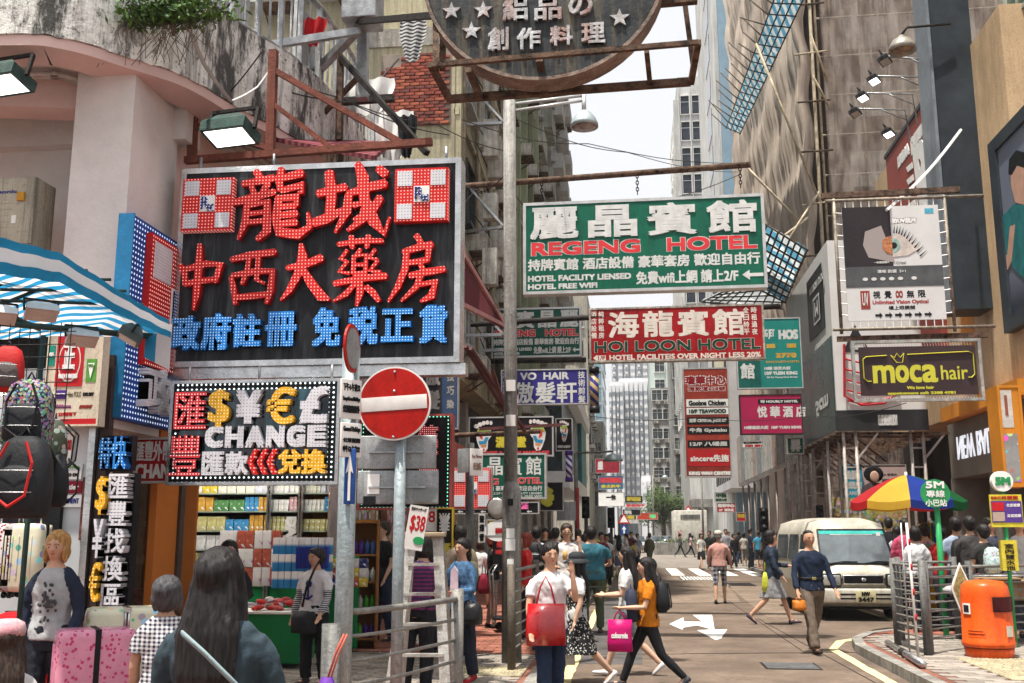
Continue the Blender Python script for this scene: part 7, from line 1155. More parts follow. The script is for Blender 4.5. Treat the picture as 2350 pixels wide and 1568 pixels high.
# traffic lights and small posts far off
def tlight(label, px, py0, py1, Y):
    a, b = P(px, py1, Y=Y), P(px, py0, Y=Y); h = b.z - a.z; e = empty('traffic_light', (a.x, Y, PZ if abs(a.x) > 2 and Y < 52 else 0), 0, label, 'traffic light'); z = a.z - e.location.z; MB().tube([(0, 0, 0), (0, 0, z + h)], .06, 8).build('pole', DGP, e); MB().bbox(-h * .18, h * .18, -.25, -.06, z, z + h, .03).build('signal_head', BLACK, e)
    for k in range(3): MB().lathe([(h * .12, 0), (h * .13, .12)], 12, (0, 0, 0)).build('visor', BLACK, e).matrix_local = Matrix.Translation((0, -.25, z + h * (.18 + .32 * k))) @ Matrix.Rotation(R(90), 4, 'X'); MB().ell((0, -.25, z + h * (.18 + .32 * k)), h * .10, .02, h * .10, 12, 5).build('lens', M([(.02, .10, .07), (.15, .10, .02), (.25, .02, .02)][k], .3, key='lens_%d' % k), e)
tlight('black traffic light at the left kerb by the crossing', 1403, 1165, 1212, 41); tlight('black traffic light on the right before the crossing', 1752, 1165, 1222, 37); tlight('black traffic light beside the van roof on the right', 1880 - 0, 1160, 1210, 33); tlight('thin traffic light further left by the red post', 1345, 1140, 1190, 33)
rp = empty('red_frame_post', (P(1326, 1250, Y=27).x, 27, PZ), 0, 'dark red post carrying a grey notice panel at the left kerb', 'notice board'); MB().tube([(0, 0, 0), (0, 0, P(1326, 1120, Y=27).z - PZ)], .05, 8).build('post', M((.25, .02, .02), .5, key='dark_red'), rp); a, b = rel(rp, 1278, 1195, 27), rel(rp, 1322, 1152, 27); MB().box(a[0], b[0], -.04, .04, a[1], b[1]).build('panel', PLT, rp)
def warn(px, py, Y, label): a = P(px, py, Y=Y); e = empty('road_sign', (a.x, Y, 0), 0, label, 'road sign'); MB().tube([(0, 0, 0), (0, 0, a.z)], .05, 6).build('post', GALV, e); z = a.z; MB().poly([(-.55, z), (.55, z), (0, z + .95)], -.08, -.05).build('triangle', RDB, e); MB().poly([(-.36, z + .12), (.36, z + .12), (0, z + .74)], -.09, -.079).build('triangle_face', WHITE, e); MB().box(-.3, .3, -.08, -.05, z - .95, z - .1).build('arrow_plate', M((.02, .07, .26), .4, key='arrow_blue'), e); MB().poly([(-.06, z - .85), (.06, z - .85), (.06, z - .5), (.2, z - .5), (0, z - .2), (-.2, z - .5), (-.06, z - .5)], -.09, -.079).build('arrow', WHITE, e)
warn(1432, 1202, 92, 'red triangle and blue arrow signs in the median on the left'); warn(1580, 1185, 88, 'red triangle and blue arrow signs at the right of the crossing')
for (px, pt, Y, l) in ((1323, 1040, 36, 'grey lamp post with a drooping lamp by the left kerb'), (1500, 1090, 110, 'slender lamp post in the middle of the far road'), (1613, 1080, 70, 'slender lamp post right of the median')):
    a = P(px, 1200, Y=Y); z = P(px, pt, Y=Y).z; e = empty('lamp_post', (a.x, Y, 0), 0, l, 'street lamp'); MB().tube([(0, 0, 0), (0, 0, z)], .07, 6).build('pole', GALG, e); MB().tube([(0, 0, z), (1.3, 0, z + .05)], .04, 5).build('arm', GALG, e); MB().lathe([(0, .3), (.2, .22), (.34, .05), (.34, 0), (0, 0)], 12, (1.3, 0, z - .3)).build('dome_hood', M((.36, .42, .43), .35, .3, key='lamp_grey'), e)
# big bowl lamp on the right arm
a = P(2071, 118, Y=24.2); e = empty('wall_lamp', a, 0, 'large bowl lamp on an arm reaching from the dark fin', 'lamp'); MB().lathe([(.05, .42), (.09, .36), (.22, .28), (.31, .12), (.33, 0), (.31, 0), (.2, .22)], 22).build('bowl', M((.36, .33, .28), .35, .3, key='bowl_metal'), e); MB().ell((0, 0, .08), .27, .27, .06, 16, 6).build('glass', M((.35, .24, .14), .2, 0, .4, 5, key='amber_glass'), e); MB().tube([(0, 0, .42), (.15, 0, .62), (1.2, .1, .7)], .035, 6).build('arm', IRON, e)
# median planter and tree
md = empty('median_planter', (P(1590, 1262, Z=0).x, 84, 0), 0, 'long concrete planter box in the middle of the cross road', 'planter'); MB().box(-4.5, 6, 0, 1.2, 0, .95).build('trough', CONC, md); mb = MB()
for k in range(900): a = Vector((r2.uniform(-4.4, 5.9), r2.uniform(.1, 1.1), .95 + abs(r2.gauss(0, .15)))); d = Vector((r2.gauss(0, 1), r2.gauss(0, 1), r2.gauss(0, 1))).normalized() * .09; n_ = d.cross(Vector((0, .3, 1))).normalized() * .05; mb.mat(LEAF[k % 3]).add([a - d, a + n_, a + d, a - n_], [(0, 1, 2, 3)], False)
tag(mb.build('foliage', None, md), kind='stuff')
def tree(label, px, Y, h, rad_, n=4200, zc=.7):
    a = P(px, 1224, Y=Y); e = empty('street_tree', (a.x, Y, 0), 0, label, 'tree'); TR = M((.10, .075, .05), .9, key='bark'); MB().tube([(0, 0, 0), (.1, 0, h * .4), (.0, 0, h * .75)], 0, 8, rs=[.28, .2, .08]).build('trunk', TR, e); cl = []
    for k in range(14):
        d = Vector((r2.gauss(0, 1), r2.gauss(0, .8), r2.gauss(0, .9))).normalized() * rad_ * r2.uniform(.35, .85); c = Vector((d.x, d.y, h * zc + d.z * .9)); cl.append((c, rad_ * r2.uniform(.25, .45))); MB().tube([(.05, 0, h * .4), c * .6 + Vector((0, 0, h * .2)), c], 0, 5, rs=[.1, .06, .02]).build('limb', TR, e)
    mb = MB()
    for k in range(n): c, q = cl[k % 14]; a = c + Vector((r2.gauss(0, q * .6), r2.gauss(0, q * .6), r2.gauss(0, q * .55))); d = Vector((r2.gauss(0, 1), r2.gauss(0, 1), r2.gauss(0, .6))).normalized() * .16; n_ = d.cross(Vector((r2.gauss(0, .5), r2.gauss(0, .5), 1))).normalized() * .08; mb.mat(LEAF[k % 3]).add([a - d, a + n_, a + d, a - n_], [(0, 1, 2, 3)], False)
    tag(mb.build('crown', None, e), kind='stuff')
LEAF[:] = [M(c, .6, 0, .3, 5, 0, key='pale_leaf_%d' % i, trans='tl') for i, c in enumerate(((.16, .24, .08), (.22, .32, .12), (.10, .16, .05)))]
tree('light green street tree beside the old blocks at the far end', 1523, 125, 7.5, 2.8, 5000, .62)
# ================================================================ VEHICLES
def arch(cx, r_, n=8): return [(cx + r_ * math.cos(PI * k / n), .33 + r_ * math.sin(PI * k / n)) for k in range(n + 1)]
VAN = M((.56, .53, .45), .32, .1, .1, 1.5, .03, key='cream_van_paint', kind='grime', c2=(.36, .32, .25)); RUB = M((.02, .02, .02), .8, key='tyre_rubber')
def wheel(par, x, y, r_, w, out):
    o = MB().lathe([(r_ * .62, -w / 2), (r_ * .93, -w / 2), (r_, -w / 3), (r_, w / 3), (r_ * .93, w / 2), (r_ * .62, w / 2)], 20).build('wheel', RUB, par); o.matrix_local = Matrix.Translation((x, y, r_)) @ Matrix.Rotation(R(90), 4, 'Y'); MB().lathe([(0, -w * .3), (r_ * .3, -w * .42), (r_ * .62, -w * .35), (r_ * .62, w * .35), (r_ * .3, w * .42), (0, w * .3)], 16).build('rim', STEEL, o); return o
vb = empty('van', (4.48, 21.2, 0), R(3), 'cream minivan parked facing the camera by the right kerb', 'van')
vw, vl, vh = .85, 4.6, 1.98   # half width, length, height; front at y = 0 facing -y
def vring(y, z0, z1, w, top=.12): # cross section
    return [Vector((-w, y, z0)), Vector((-w - .0, y, z0 + .45)), Vector((-w + .0, y, (z0 + z1) / 2)), Vector((-w + .07, y, z1 - .3)), Vector((-w + .16, y, z1 - .06)), Vector((-w * .5, y, z1 + top * .2)), Vector((w * .5, y, z1 + top * .2)), Vector((w - .16, y, z1 - .06)), Vector((w - .07, y, z1 - .3)), Vector((w, y, (z0 + z1) / 2)), Vector((w, y, z0 + .45)), Vector((w, y, z0))]
rings = [vring(y, .28, z, w) for y, z, w in ((.05, .78, .80), (.0, .80, .84), (.22, 1.0, .85), (.30, 1.03, .85), (.82, 1.78, .845), (1.0, 1.93, .85), (1.6, 1.98, .85), (3.2, 1.98, .85), (4.4, 1.96, .85), (4.6, 1.88, .82))]
body = MB().loft(rings).build('body', VAN, vb)
DGL_ = M((.09, .11, .12), .06, 0, .3, 2, 0, key='windscreen', spec=1.)
ws = [Vector((-.72, .335, 1.07)), Vector((.72, .335, 1.07)), Vector((.66, .80, 1.74)), Vector((-.66, .80, 1.74))]; nrm = Vector((0, -.82, .57)); MB().add([v + nrm * .02 for v in ws] + [v - nrm * .02 for v in ws], [(0, 1, 2, 3), (0, 4, 5, 1), (1, 5, 6, 2), (2, 6, 7, 3), (3, 7, 4, 0)]).build('windscreen', DGL_, vb)
top = [ws[3].lerp(ws[0], .13), ws[2].lerp(ws[1], .13), ws[2], ws[3]]; MB().add([v + nrm * .024 for v in top], [(0, 1, 2, 3)]).build('sun_strip', M((.05, .40, .36), .2, key='teal_strip'), vb); mb = MB()
for a, b in zip(ws, ws[1:] + ws[:1]): mb.bar(a + nrm * .02, b + nrm * .02, .035)
mb.build('windscreen_seal', BLACK, vb); st_ = ws[2].lerp(ws[0], .17) + nrm * .03; MB().box(.5, .58, .70, .72, 1.62, 1.70).build('licence_sticker', WHITE, vb)
for x in (-.55, .10): MB().tube([(x, .30, 1.09), (x + .28, .33, 1.13), (x + .55, .335, 1.12)], .010, 4).build('wiper', BLACK, vb)
MB().bbox(-.40, .40, -.03, .06, .70, .88, .02).build('grille_surround', CHROME, vb); mb = MB()
for k in range(5): mb.box(-.37, .37, -.036, -.02, .72 + k * .03, .735 + k * .03)
mb.build('grille_bars', BLACK, vb); MB().box(-.375, .375, -.033, .0, .715, .865).build('grille', BLACK, vb); MB().ell((0, -.042, .79), .05, .01, .033, 12, 5).build('badge', CHROME, vb)
for sg in (-1, 1):
    MB().bbox(sg * .43, sg * .81, -.06, .06, .655, .905, .03).build('headlight_surround', BLACK, vb); MB().bbox(sg * .45, sg * .79, -.08, .08, .68, .88, .03).build('headlight', M((.45, .45, .42), .08, .3, .2, 6, 0, key='headlight_glass', spec=1.), vb); MB().bbox(sg * .62, sg * .78, -.075, .0, .40, .50, .01).build('indicator', M((.45, .16, .04), .2, key='amber_lens'), vb)
    MB().bbox(sg * .95, sg * 1.12, .45, .52, 1.10, 1.36, .03).build('wing_mirror', M((.55, .53, .46), .4, key='mirror_cream'), vb); MB().tube([(sg * .84, .5, 1.1), (sg * .98, .5, 1.15)], .015, 5).build('mirror_arm', BLACK, vb)
    for y0, y1 in ((.95, 1.75), (1.9, 2.9), (3.0, 4.2)): MB().add([(sg * .862, y0, 1.13), (sg * .862, y1, 1.13), (sg * .80, y1 - .03, 1.66), (sg * .80, y0 + (.12 if y0 < 1 else .03), 1.66)], [(0, 1, 2, 3)]).build('side_window', DGL_, vb)
MB().bbox(-.83, .83, -.10, .12, .34, .62, .04).build('bumper', VAN, vb); MB().box(-.48, .48, -.105, -.09, .42, .45).box(-.48, .48, -.105, -.09, .50, .53).build('air_slot', BLACK, vb)
np_ = MB().bbox(-.19, .19, -.125, -.105, .36, .58, .004).build('number_plate', M((.55, .50, .30), .4, key='plate_yellow'), vb); q = MB(); text(q, 'NW', -.08, .08, .48, .565, -.13, .006, .006); text(q, '3447', -.15, .15, .375, .46, -.13, .006, .006); q.build('plate_number', BLACK, np_)
for x in (-.72, .72):
    for y in (.75, 3.4): wheel(vb, x, y, .31, .2, 1)
MB().box(-.78, .78, .1, 4.4, .22, .34).build('underbody', BLACK, vb)
MB().bbox(-.5, -.1, 1.2, 1.4, .95, 1.55, .05).build('seat', M((.08, .08, .08), .7, key='seat_grey'), vb)
# distant truck, cars
tk = empty('truck', (P(1583, 1200, Y=88).x, 87, 0), 0, 'white box truck seen from behind beyond the planter', 'truck'); MB().bbox(-1.35, 1.35, 0, 5, .9, 3.55, .05).build('cargo_box', M((.58, .56, .50), .5, key='truck_white'), tk); MB().box(-.8, .8, -.03, 0, 2.85, 3.2).build('vent', DGP, tk); MB().box(-1.3, 1.3, -.05, .2, .6, .95).build('rear_bumper', DGP, tk)
for sg in (-1, 1): MB().box(sg * .75, sg * 1.05, -.03, 0, 1.1, 1.9).build('hazard_plate', M((.6, .55, .5), .5, key='hazard', kind='stripe', p=(3, 0, 3), c2=(.5, .03, .03)), tk); wheel(tk, sg * 1.0, .8, .45, .3, 1)
MB().box(-.2, .2, -.03, 0, 1.3, 1.5).build('plate', BLACK, tk)
def car(label, px, Y, col, rz=0, sx=1.):
    e = empty('car', (P(px, 1224, Y=Y).x, Y, 0), rz, label, 'car'); m = M(col, .3, .2, key='car_paint'); rg = lambda y, z0, z1, w: [Vector((-w, y, z0)), Vector((-w, y, (z0 + z1) / 2)), Vector((-w * .9, y, z1)), Vector((w * .9, y, z1)), Vector((w, y, (z0 + z1) / 2)), Vector((w, y, z0))]
    MB().loft([rg(0, .35, .7, .8), rg(.3, .3, .85, .86), rg(1.2, .3, .95, .87), rg(3.6, .3, .98, .87), rg(4.3, .35, .85, .8)]).build('body', m, e); MB().loft([rg(1.1, .9, .95, .8), rg(1.8, .9, 1.42, .68), rg(3.1, .9, 1.42, .68), rg(3.9, .9, .98, .78)]).build('cabin', GLASS, e); MB().box(-.66, .66, 1.85, 3.05, 1.40, 1.45).build('roof', m, e)
    for x in (-.75, .75):
        for y in (.8, 3.5): wheel(e, x, y, .3, .2, 1)
    for x in (-.6, .6): MB().bbox(x - .15, x + .15, -.03, .02, .55, .7, .01).build('headlight', CHROME, e)
for l, px, Y, c in (('white van facing the camera left of the far crossing', 1418, 70, (.55, .57, .58)), ('silver car behind the crossing crowd, left lane', 1462, 92, (.45, .46, .48)), ('white car behind the planter', 1500, 96, (.6, .6, .6)), ('dark car right of the box truck', 1650, 92, (.06, .06, .07)), ('pale car just left of the box truck', 1535, 98, (.5, .5, .48))): car(l, px, Y, c)
bs = empty('bus', (P(1442, 1200, Y=120).x, 120, 0), 0, 'pale bus far down the road on the left', 'bus'); MB().bbox(-1.2, 1.2, 0, 9, .4, 3.6, .1).build('body', M((.55, .55, .52), .4, key='bus_cream'), bs); MB().box(-1.1, 1.1, -.03, .0, 1.5, 2.8).build('windscreen', DGL_, bs); wheel(bs, -1, 1.5, .45, .3, 1); wheel(bs, 1, 1.5, .45, .3, 1)
# platform trolley
a = P(1150, 1450, Z=PZ); e = empty('platform_trolley', (a.x, a.y, PZ), R(15), 'folded platform trolley with black deck on the left pavement', 'trolley'); MB().bbox(-.15, .75, -.25, .25, .2, .24, .01).build('deck', BLACK, e); MB().tube([(-.13, -.22, .22), (-.17, -.22, .95), (-.1, -.22, 1.05), (-.1, .22, 1.05), (-.17, .22, .95), (-.13, .22, .22)], .015, 6).build('handle', CHROME, e)
for x in (0, .6):
    for y in (-.2, .2): MB().tube([(x, y - .02, .07), (x, y + .02, .07)], .07, 10).build('wheel', RUB, e)
# price board, small shop notices on left
s = Sign('price_board', 'tilted white price board with a large red $38 and a green wifi mark', 'sign', (925, 1160, 968, 1262), Y=9.0, depth=.03, frame=0, face=SKY_W); s.r.rotation_euler = (0, R(9), 0); s.text('$38', .15, .22, .95, .62, RDB, .0025); s.disc(.75, .78, .05, .035, gm_, 'wifi_mark')
s.text('日本マッサージ', .1, .04, .9, .12, BLACK, .001)
s = Sign('price_board', 'grey white board with red 38 behind the tilted price board', 'sign', (1026 - 62, 1168, 1050 - 30 - 20, 1220), Y=12.5, depth=.05, frame=.01, face=SKY_W); s.text('38', .1, .1, .95, .6, RDB, .003)
s = Sign('yen_sign', 'black vertical sign with white yen mark beside the south asian looking man'.replace('south asian looking man', 'dark haired man'), 'sign', (998, 1165, 1040, 1330), Y=12.8, depth=.1, frame=.02, fm=M((.5, .35, .03), .5, key='amber_edge'), face=BKV); s.text('¥', .2, .08, .8, .38, SIL, .02); s.text('匯', .2, .5, .85, .75, YL, .01); s.text('兌', .2, .77, .85, .98, YL, .01)
s = Sign('shop_banner', 'red $38 board with foot shop characters left of the lamp post', 'sign', (1116, 1192, 1158, 1231), Y=17, depth=.06, frame=.02, face=M((.40, .03, .02), .5, 0, .2, 3, key='scarlet_board')); s.text('御足苑', .1, .06, .9, .34, YL, .006); s.disc(.68, .68, .24, .17, WHITE, 'price_disc'); s.text('$38', .48, .5, .9, .86, RDB, .01, y=-.004)
s = Sign('shop_banner', 'narrow white vertical banner with black characters left of the $38 board', 'sign', (1098, 1180, 1113, 1245), Y=17.2, depth=.04, frame=0, face=SKY_W)
for k, c in enumerate('聲輝音'): s.text(c, .1, .04 + k * .32, .9, .32 + k * .32, BLACK, .008)
s = Sign('shop_banner', 'black banner with red characters and a foot print under the $38 board', 'sign', (1130, 1235, 1160, 1310), Y=17.3, depth=.04, frame=0, face=BKV); s.text('苑', .3, .05, .8, .3, PRED, .01); s.text('2樓', .2, .35, .8, .5, PRED, .008)
s = Sign('massage_board', 'black massage banner with a spotted foot print behind the posts', 'sign', (948, 1255, 985, 1460), Y=12.0, depth=.04, frame=0, face=BKV); s.text('PLEASE', .1, .04, .9, .1, SIL, .004); s.text('massage', .05, .24, .95, .32, PRED, .004); s.disc(.45, .75, .12, .35, M((.55, .52, .42), .6, key='foot_cream', kind='spots', c2=(.1, .1, .1)), 'foot_print')
# left wall filler behind these (dark doorways)
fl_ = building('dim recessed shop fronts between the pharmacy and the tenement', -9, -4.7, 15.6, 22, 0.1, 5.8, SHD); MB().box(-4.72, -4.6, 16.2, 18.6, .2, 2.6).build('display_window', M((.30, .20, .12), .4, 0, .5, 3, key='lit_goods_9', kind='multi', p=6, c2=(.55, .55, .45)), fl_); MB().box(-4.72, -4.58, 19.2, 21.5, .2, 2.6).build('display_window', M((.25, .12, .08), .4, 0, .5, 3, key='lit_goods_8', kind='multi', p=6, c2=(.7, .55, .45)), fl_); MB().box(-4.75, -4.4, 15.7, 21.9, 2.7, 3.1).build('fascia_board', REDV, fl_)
for k in range(4): MB().box(-4.7, -4.45, 16 + k * 1.5, 16.1 + k * 1.5, 3.1, 5.7).build('mullion', PALE, fl_)
e = empty('shop_signs_row', (-4.55, 20, 3.2), 0, 'row of small lit boards above the recessed left shops', 'sign')
for k in range(4): MB().box(0, .2, -3.5 + k * 1.1, -2.6 + k * 1.1, .1, 1.0).build('board', M([(.5, .06, .04), (.1, .25, .15), (.6, .5, .1), (.3, .3, .5)][k], .5, key='mini_board_%d' % k, kind='multi', p=7, c2=(.6, .8, .25), emit=.15), e)
# ================================================================ PEOPLE
SK = [M(c, .5, 0, .08, 8, .03, key='skin_%d' % i) for i, c in enumerate(((.52, .30, .20), (.46, .25, .16), (.56, .35, .25)))]
HC = {'k': (.012, .010, .010), 'b': (.032, .020, .015), 'r': (.16, .025, .015), 'y': (.34, .18, .06), 'g': (.16, .15, .14), 'w': (.4, .38, .35), 's': (.045, .045, .05)}
def hairm(c): return M(HC[c], .38, 0, .3, 6, .2, key='hair_' + c, kind='hair', spec=.2)
def rough_up(me, f):
    n = len(me.vertices); co = [0.] * (3 * n); no = [0.] * (3 * n); me.vertices.foreach_get('co', co); me.vertices.foreach_get('normal', no)
    for i in range(0, 3 * n, 3): k = f(Vector(co[i:i + 3])); co[i] += no[i] * k; co[i + 1] += no[i + 1] * k; co[i + 2] += no[i + 2] * k
    me.vertices.foreach_set('co', co); me.update()
def fuse(mb, vox, m, name, parent, wr=0., seed=0):
    'welds overlapping shapes into one continuous surface, adds folds'
    me = bpy.data.meshes.new('t'); me.from_pydata(mb.v, [], mb.f); o = bpy.data.objects.new('t', me)
    md_ = o.modifiers.new('r', 'REMESH'); md_.mode = 'VOXEL'; md_.voxel_size = vox; md_.use_smooth_shade = True
    sm = o.modifiers.new('s', 'SMOOTH'); sm.iterations = 3; sm.factor = .5
    n = evaluated(o); TRASH.extend((o, me)); n.name = name
    if wr:
        rough_up(n, lambda q: wr * (noise.noise(Vector((q.x * 12, q.y * 12, q.z * 9 + seed + q.x * 10))) + .6 * noise.noise(Vector((q.x * 26 + q.z * 8, q.y * 26, q.z * 20 + seed)))))
    n.materials.clear(); n.materials.append(m); n.polygons.foreach_set('use_smooth', [True] * len(n.polygons)); o = bpy.data.objects.new(name, n); C.objects.link(o); o.parent = parent; return o
def rot(v, ax, a): return Matrix.Rotation(a, 3, ax) @ Vector(v)
def limb(p, a, out, l, sg):  # direction pointing down, rotated forward (towards -y) by a and outwards
    return p + rot(rot((0, 0, -l), 'Y', -sg * out), 'X', -a)
PO = {'stand': ((3, 4), (-4, 5)), 'walk': ((26, 8), (-20, 22)), 'walk2': ((-18, 28), (24, 6)), 'step': ((12, 10), (-10, 8))}
AR = {'d': (4, 8, 14), 'p': (14, 6, 74), 'h': (50, 4, 125), 'f': (20, 10, 60), 's': (-14, 10, 8), 'o': (14, 12, 20), 'u': (60, 8, 60)}
PEOPLE = {}
def person(key, label, px, Y, top, rz, top_='tee', tc=(.6, .6, .6), bot='pants', bc=(.03, .03, .04), hair='short', hc='k', pose='stand', arms='dd', z=None, w=1., sk=0, tm=None, bm=None, shoe=(.03, .03, .03), group=None, lean=0, vox=None, H=None):
    x = P(px, 1224, Y=Y).x; zg = (PZ if (x < -1.1 or x > 3.4 and Y < 50) else 0) if z is None else z; Hh = H or max(1.25, min(1.9, P(px, top, Y=Y).z - zg)); s_ = Hh / 1.72
    e = empty('person', (x, Y, zg), R(rz), label, 'person', group); e.scale = (s_ * (1 if Hh > 1.5 else .5 + .5 / max(s_, .8)),) * 2 + (s_,); near = Y < 22; vx = vox or (.012 if Y < 13 else .016 if near else .028); skm = SK[sk]; sd = rnd.random() * 50
    n = 12 if near else 8; B = MB(); ln = R(lean); hd = 1.09; T = lambda v: (Vector((0, 0, .92)) + rot(Vector(v) - Vector((0, 0, .92)), 'X', ln)) if lean else Vector(v)
    def rings(mb, rr, g=0., k=1.): mb.loft([[T((math.cos(2 * PI * i / n) * (rx * w * k + g), math.sin(2 * PI * i / n) * (ry * w * k + g) + .0, zz)) for i in range(n)] for zz, rx, ry in rr])
    fem = hair in ('long', 'bob', 'tail', 'hatlong'); wst = .125 if fem else .142; sh = .165 if fem else .185
    TR_ = [(.80, .10, .08), (.86, .15, .10), (.95, .158, .11), (1.06, wst, .095), (1.16, wst + .008, .10), (1.28, .155, .108), (1.355, sh - .004, .092), (1.40, sh - .035, .078), (1.435, .095, .064), (1.462, .06, .055)]
    rings(B, TR_ + [(1.50, .05, .05)]); B.tube([T((0, -.005, 1.42)), T((0, -.012, 1.56))], .052, 8)
    B.ell(T((0, -.015, 1.615)), .077, .096, .108, 12, 9); B.ell(T((0, -.035, 1.55)), .052, .060, .05, 10, 7); B.ell(T((0, -.107, 1.585)), .012, .018, .02, 6, 4); B.ell(T((.077, -.005, 1.59)), .01, .018, .03, 6, 4).ell(T((-.077, -.005, 1.59)), .01, .018, .03, 6, 4)
    SH, PA = MB(), MB(); SHO = []
    if top_ not in ('none',): rings(SH, [(.84 if top_ == 'jacket' or top_ == 'tee' else .88, .165, .118)] + [r_ for r_ in TR_[2:] if r_[0] < 1.44] + [(1.445, .075, .065)], .016 if top_ != 'jacket' else .024)
    slv = {'tee': .62, 'polo': .62, 'long': 9, 'jacket': 9, 'tank': 0}.get(top_, 0)
    hands = {}
    for sg, c in ((-1, arms[0]), (1, arms[1])):
        a, o_, b = AR[c]; p0 = T((sg * sh * w, 0, 1.355)); p1 = limb(p0, R(a), R(o_), .27, sg); p2 = p1 + rot(rot((0, 0, -.245), 'Y', -sg * R(o_ * (.3 if b < 60 else -2.2))), 'X', -R(a + b)); d = (p2 - p1).normalized(); hands[sg] = p2 + d * .06
        B.tube([p0 + Vector((-sg * .03, 0, -.01)), p0.lerp(p1, .5), p1, p1.lerp(p2, .35), p2], 0, 8, rs=[.034, .040, .036, .037, .025]); x_ = d.cross(Vector((0, 1, .2))).normalized(); 
        B.tube([p2 - d * .01, p2 + d * .04, p2 + d * .085], 0, 8, rs=[(.022, .018), (.034, .018), (.032, .014)])
        if near:
            for k in range(4): q = p2 + d * .08 + x_ * (.022 - .015 * k); l_ = (.062, .075, .07, .052)[k]; B.tube([q - d * .02, q + d * l_ * .5, q + d * l_ * .85 + Vector((0, -.018, 0)).lerp(-d * .01, .3)], 0, 6, rs=[.0095, .0085, .007])
            q = p2 + d * .03 + x_ * .028; B.tube([q - x_ * .01, q + x_ * .018 + d * .025, q + x_ * .018 + d * .05], 0, 6, rs=[.011, .0095, .008])
        if slv:
            if slv > 1: SH.tube([p0 + Vector((-sg * .035, 0, -.005)), p0.lerp(p1, .35), p1, p1.lerp(p2, .5), p1.lerp(p2, .93)], 0, 8, rs=[.058, .056, .050, .047, .040])
            else: SH.tube([p0 + Vector((-sg * .035, 0, -.005)), p0.lerp(p1, .35), p0.lerp(p1, slv)], 0, 8, rs=[.058, .058, .062])
    lg = PO[pose]; low = 9
    for sg, (a, b) in ((-1, lg[0]), (1, lg[1])):
        h0 = Vector((sg * .083 * w, 0, .87)); k1 = limb(h0, R(a), R(1), .42, sg); f1 = k1 + rot((0, 0, -.40), 'X', -R(a - b)); SHO.append((k1, f1, a - b, sg)); low = min(low, f1.z)
    dz = .075 - low; cut = {'pants': 1, 'leg': 1, 'shorts': .12, 'none': -1}.get(bot, -1)
    for k1, f1, an, sg in SHO:
        h0 = Vector((sg * .083 * w, 0, .87)); r0 = .075 * w; B.tube([h0, h0.lerp(k1, .5), k1, k1.lerp(f1, .3), k1.lerp(f1, .7), f1], 0, 9, rs=[r0, r0 * .85, .052, .053, .042, .034]); ft = rot((0, -.13, 0), 'X', -R(min(an, 10) if an < 0 else an * .6)); B.tube([f1 + Vector((0, .02, -.02)), f1 + Vector((0, -.01, -.03)), f1 + ft * .9 + Vector((0, 0, -.035))], 0, 7, rs=[.032, .036, (.036, .02)])
        g = .02 if bot == 'pants' else .006
        if cut > 0:
            pts = [h0 + Vector((0, 0, .03)), h0.lerp(k1, .5), k1] + ([k1.lerp(f1, .12)] if cut < 1 else [k1.lerp(f1, .4), f1 + Vector((0, 0, .01))]); rs = [r0 + g + .006, r0 * .85 + g * 1.1, .052 + g * 1.2] + ([.07] if cut < 1 else ([.05 + g * 1.3, .036 + g * 1.6])); PA.tube(pts, 0, 9, rs=rs)
    if bot in ('pants', 'leg', 'shorts'): rings(PA, [(.80, .11, .09), (.88, .162, .112), (.97, .158, .112), (1.0, .150, .108)], .008)
    elif bot in ('skirt', 'dress'):
        hz = .50 if bot == 'skirt' else .42; stp = .09 if 'walk' in pose else 0; rings(PA, [(hz, .19 if bot == 'skirt' else .24, .16 + stp), (.65, .185, .14 + stp * .6), (.85, .17, .12), (1.0, .14, .105)] + ([(1.2, .145, .112), (1.33, .13, .11)] if bot == 'dress' else []), .014)
    sh_ = Vector((0, 0, dz)); 
    for mb in (B, SH, PA): mb.v = [tuple(Vector(v) + sh_) for v in mb.v]
    fuse(B, vx, skm, 'body', e)
    tm = tm or M(tc, .8, 0, .16, 5, .15, key='cloth_%02d%02d%02d' % tuple(int(c * 99) for c in tc)); bm = bm or M(bc, .8, 0, .2, 6, .2, key='cloth_%02d%02d%02d' % tuple(int(c * 99) for c in bc))
    if SH.v: fuse(SH, vx, tm, 'jacket' if top_ == 'jacket' else 'shirt', e, .011 if near else .006, sd)
    if PA.v: fuse(PA, vx, bm, {'skirt': 'skirt', 'dress': 'dress', 'shorts': 'shorts'}.get(bot, 'trousers'), e, .010 if bot != 'leg' else .003, sd + 9)
    som = M(shoe, .6, key='shoe_%02d' % int(shoe[0] * 99))
    for k1, f1, an, sg in SHO:
        q = f1 + sh_; t = R(-max(-38, min(an, 14)) if an < 0 else -an * .5); mt = Matrix.Rotation(t, 3, 'X') if near or abs(an) > 10 else Matrix.Identity(3); mb = MB(); pr = lambda y, z_, w_, h_: [q + mt @ Vector((math.cos(2 * PI * i / 10) * w_, y, z_ + math.sin(2 * PI * i / 10) * h_)) for i in range(10)]
        mb.loft([pr(.055, -.035, .022, .02), pr(.04, -.03, .036, .042), pr(-.02, -.03, .040, .042), pr(-.08, -.042, .046, .030), pr(-.15, -.05, .042, .022), pr(-.185, -.056, .02, .012)]); mb.build('shoe', som, e)
    # hair and headgear
    hm = hairm(hc); HR = MB(); tilt = Matrix.Rotation(R(-24), 3, 'X'); tl = lambda v: T(v) + sh_
    if hair != 'bald': HR.ell(tl((0, .016, 1.642)), .096, .120, .104, 12, 8, tilt); HR.ell(tl((0, .035, 1.595)), .090, .086, .092, 12, 8)
    else: HR.ell(tl((0, .03, 1.605)), .093, .095, .068, 12, 6); HR.ell(tl((0, .015, 1.69)), .07, .10, .045, 10, 6)
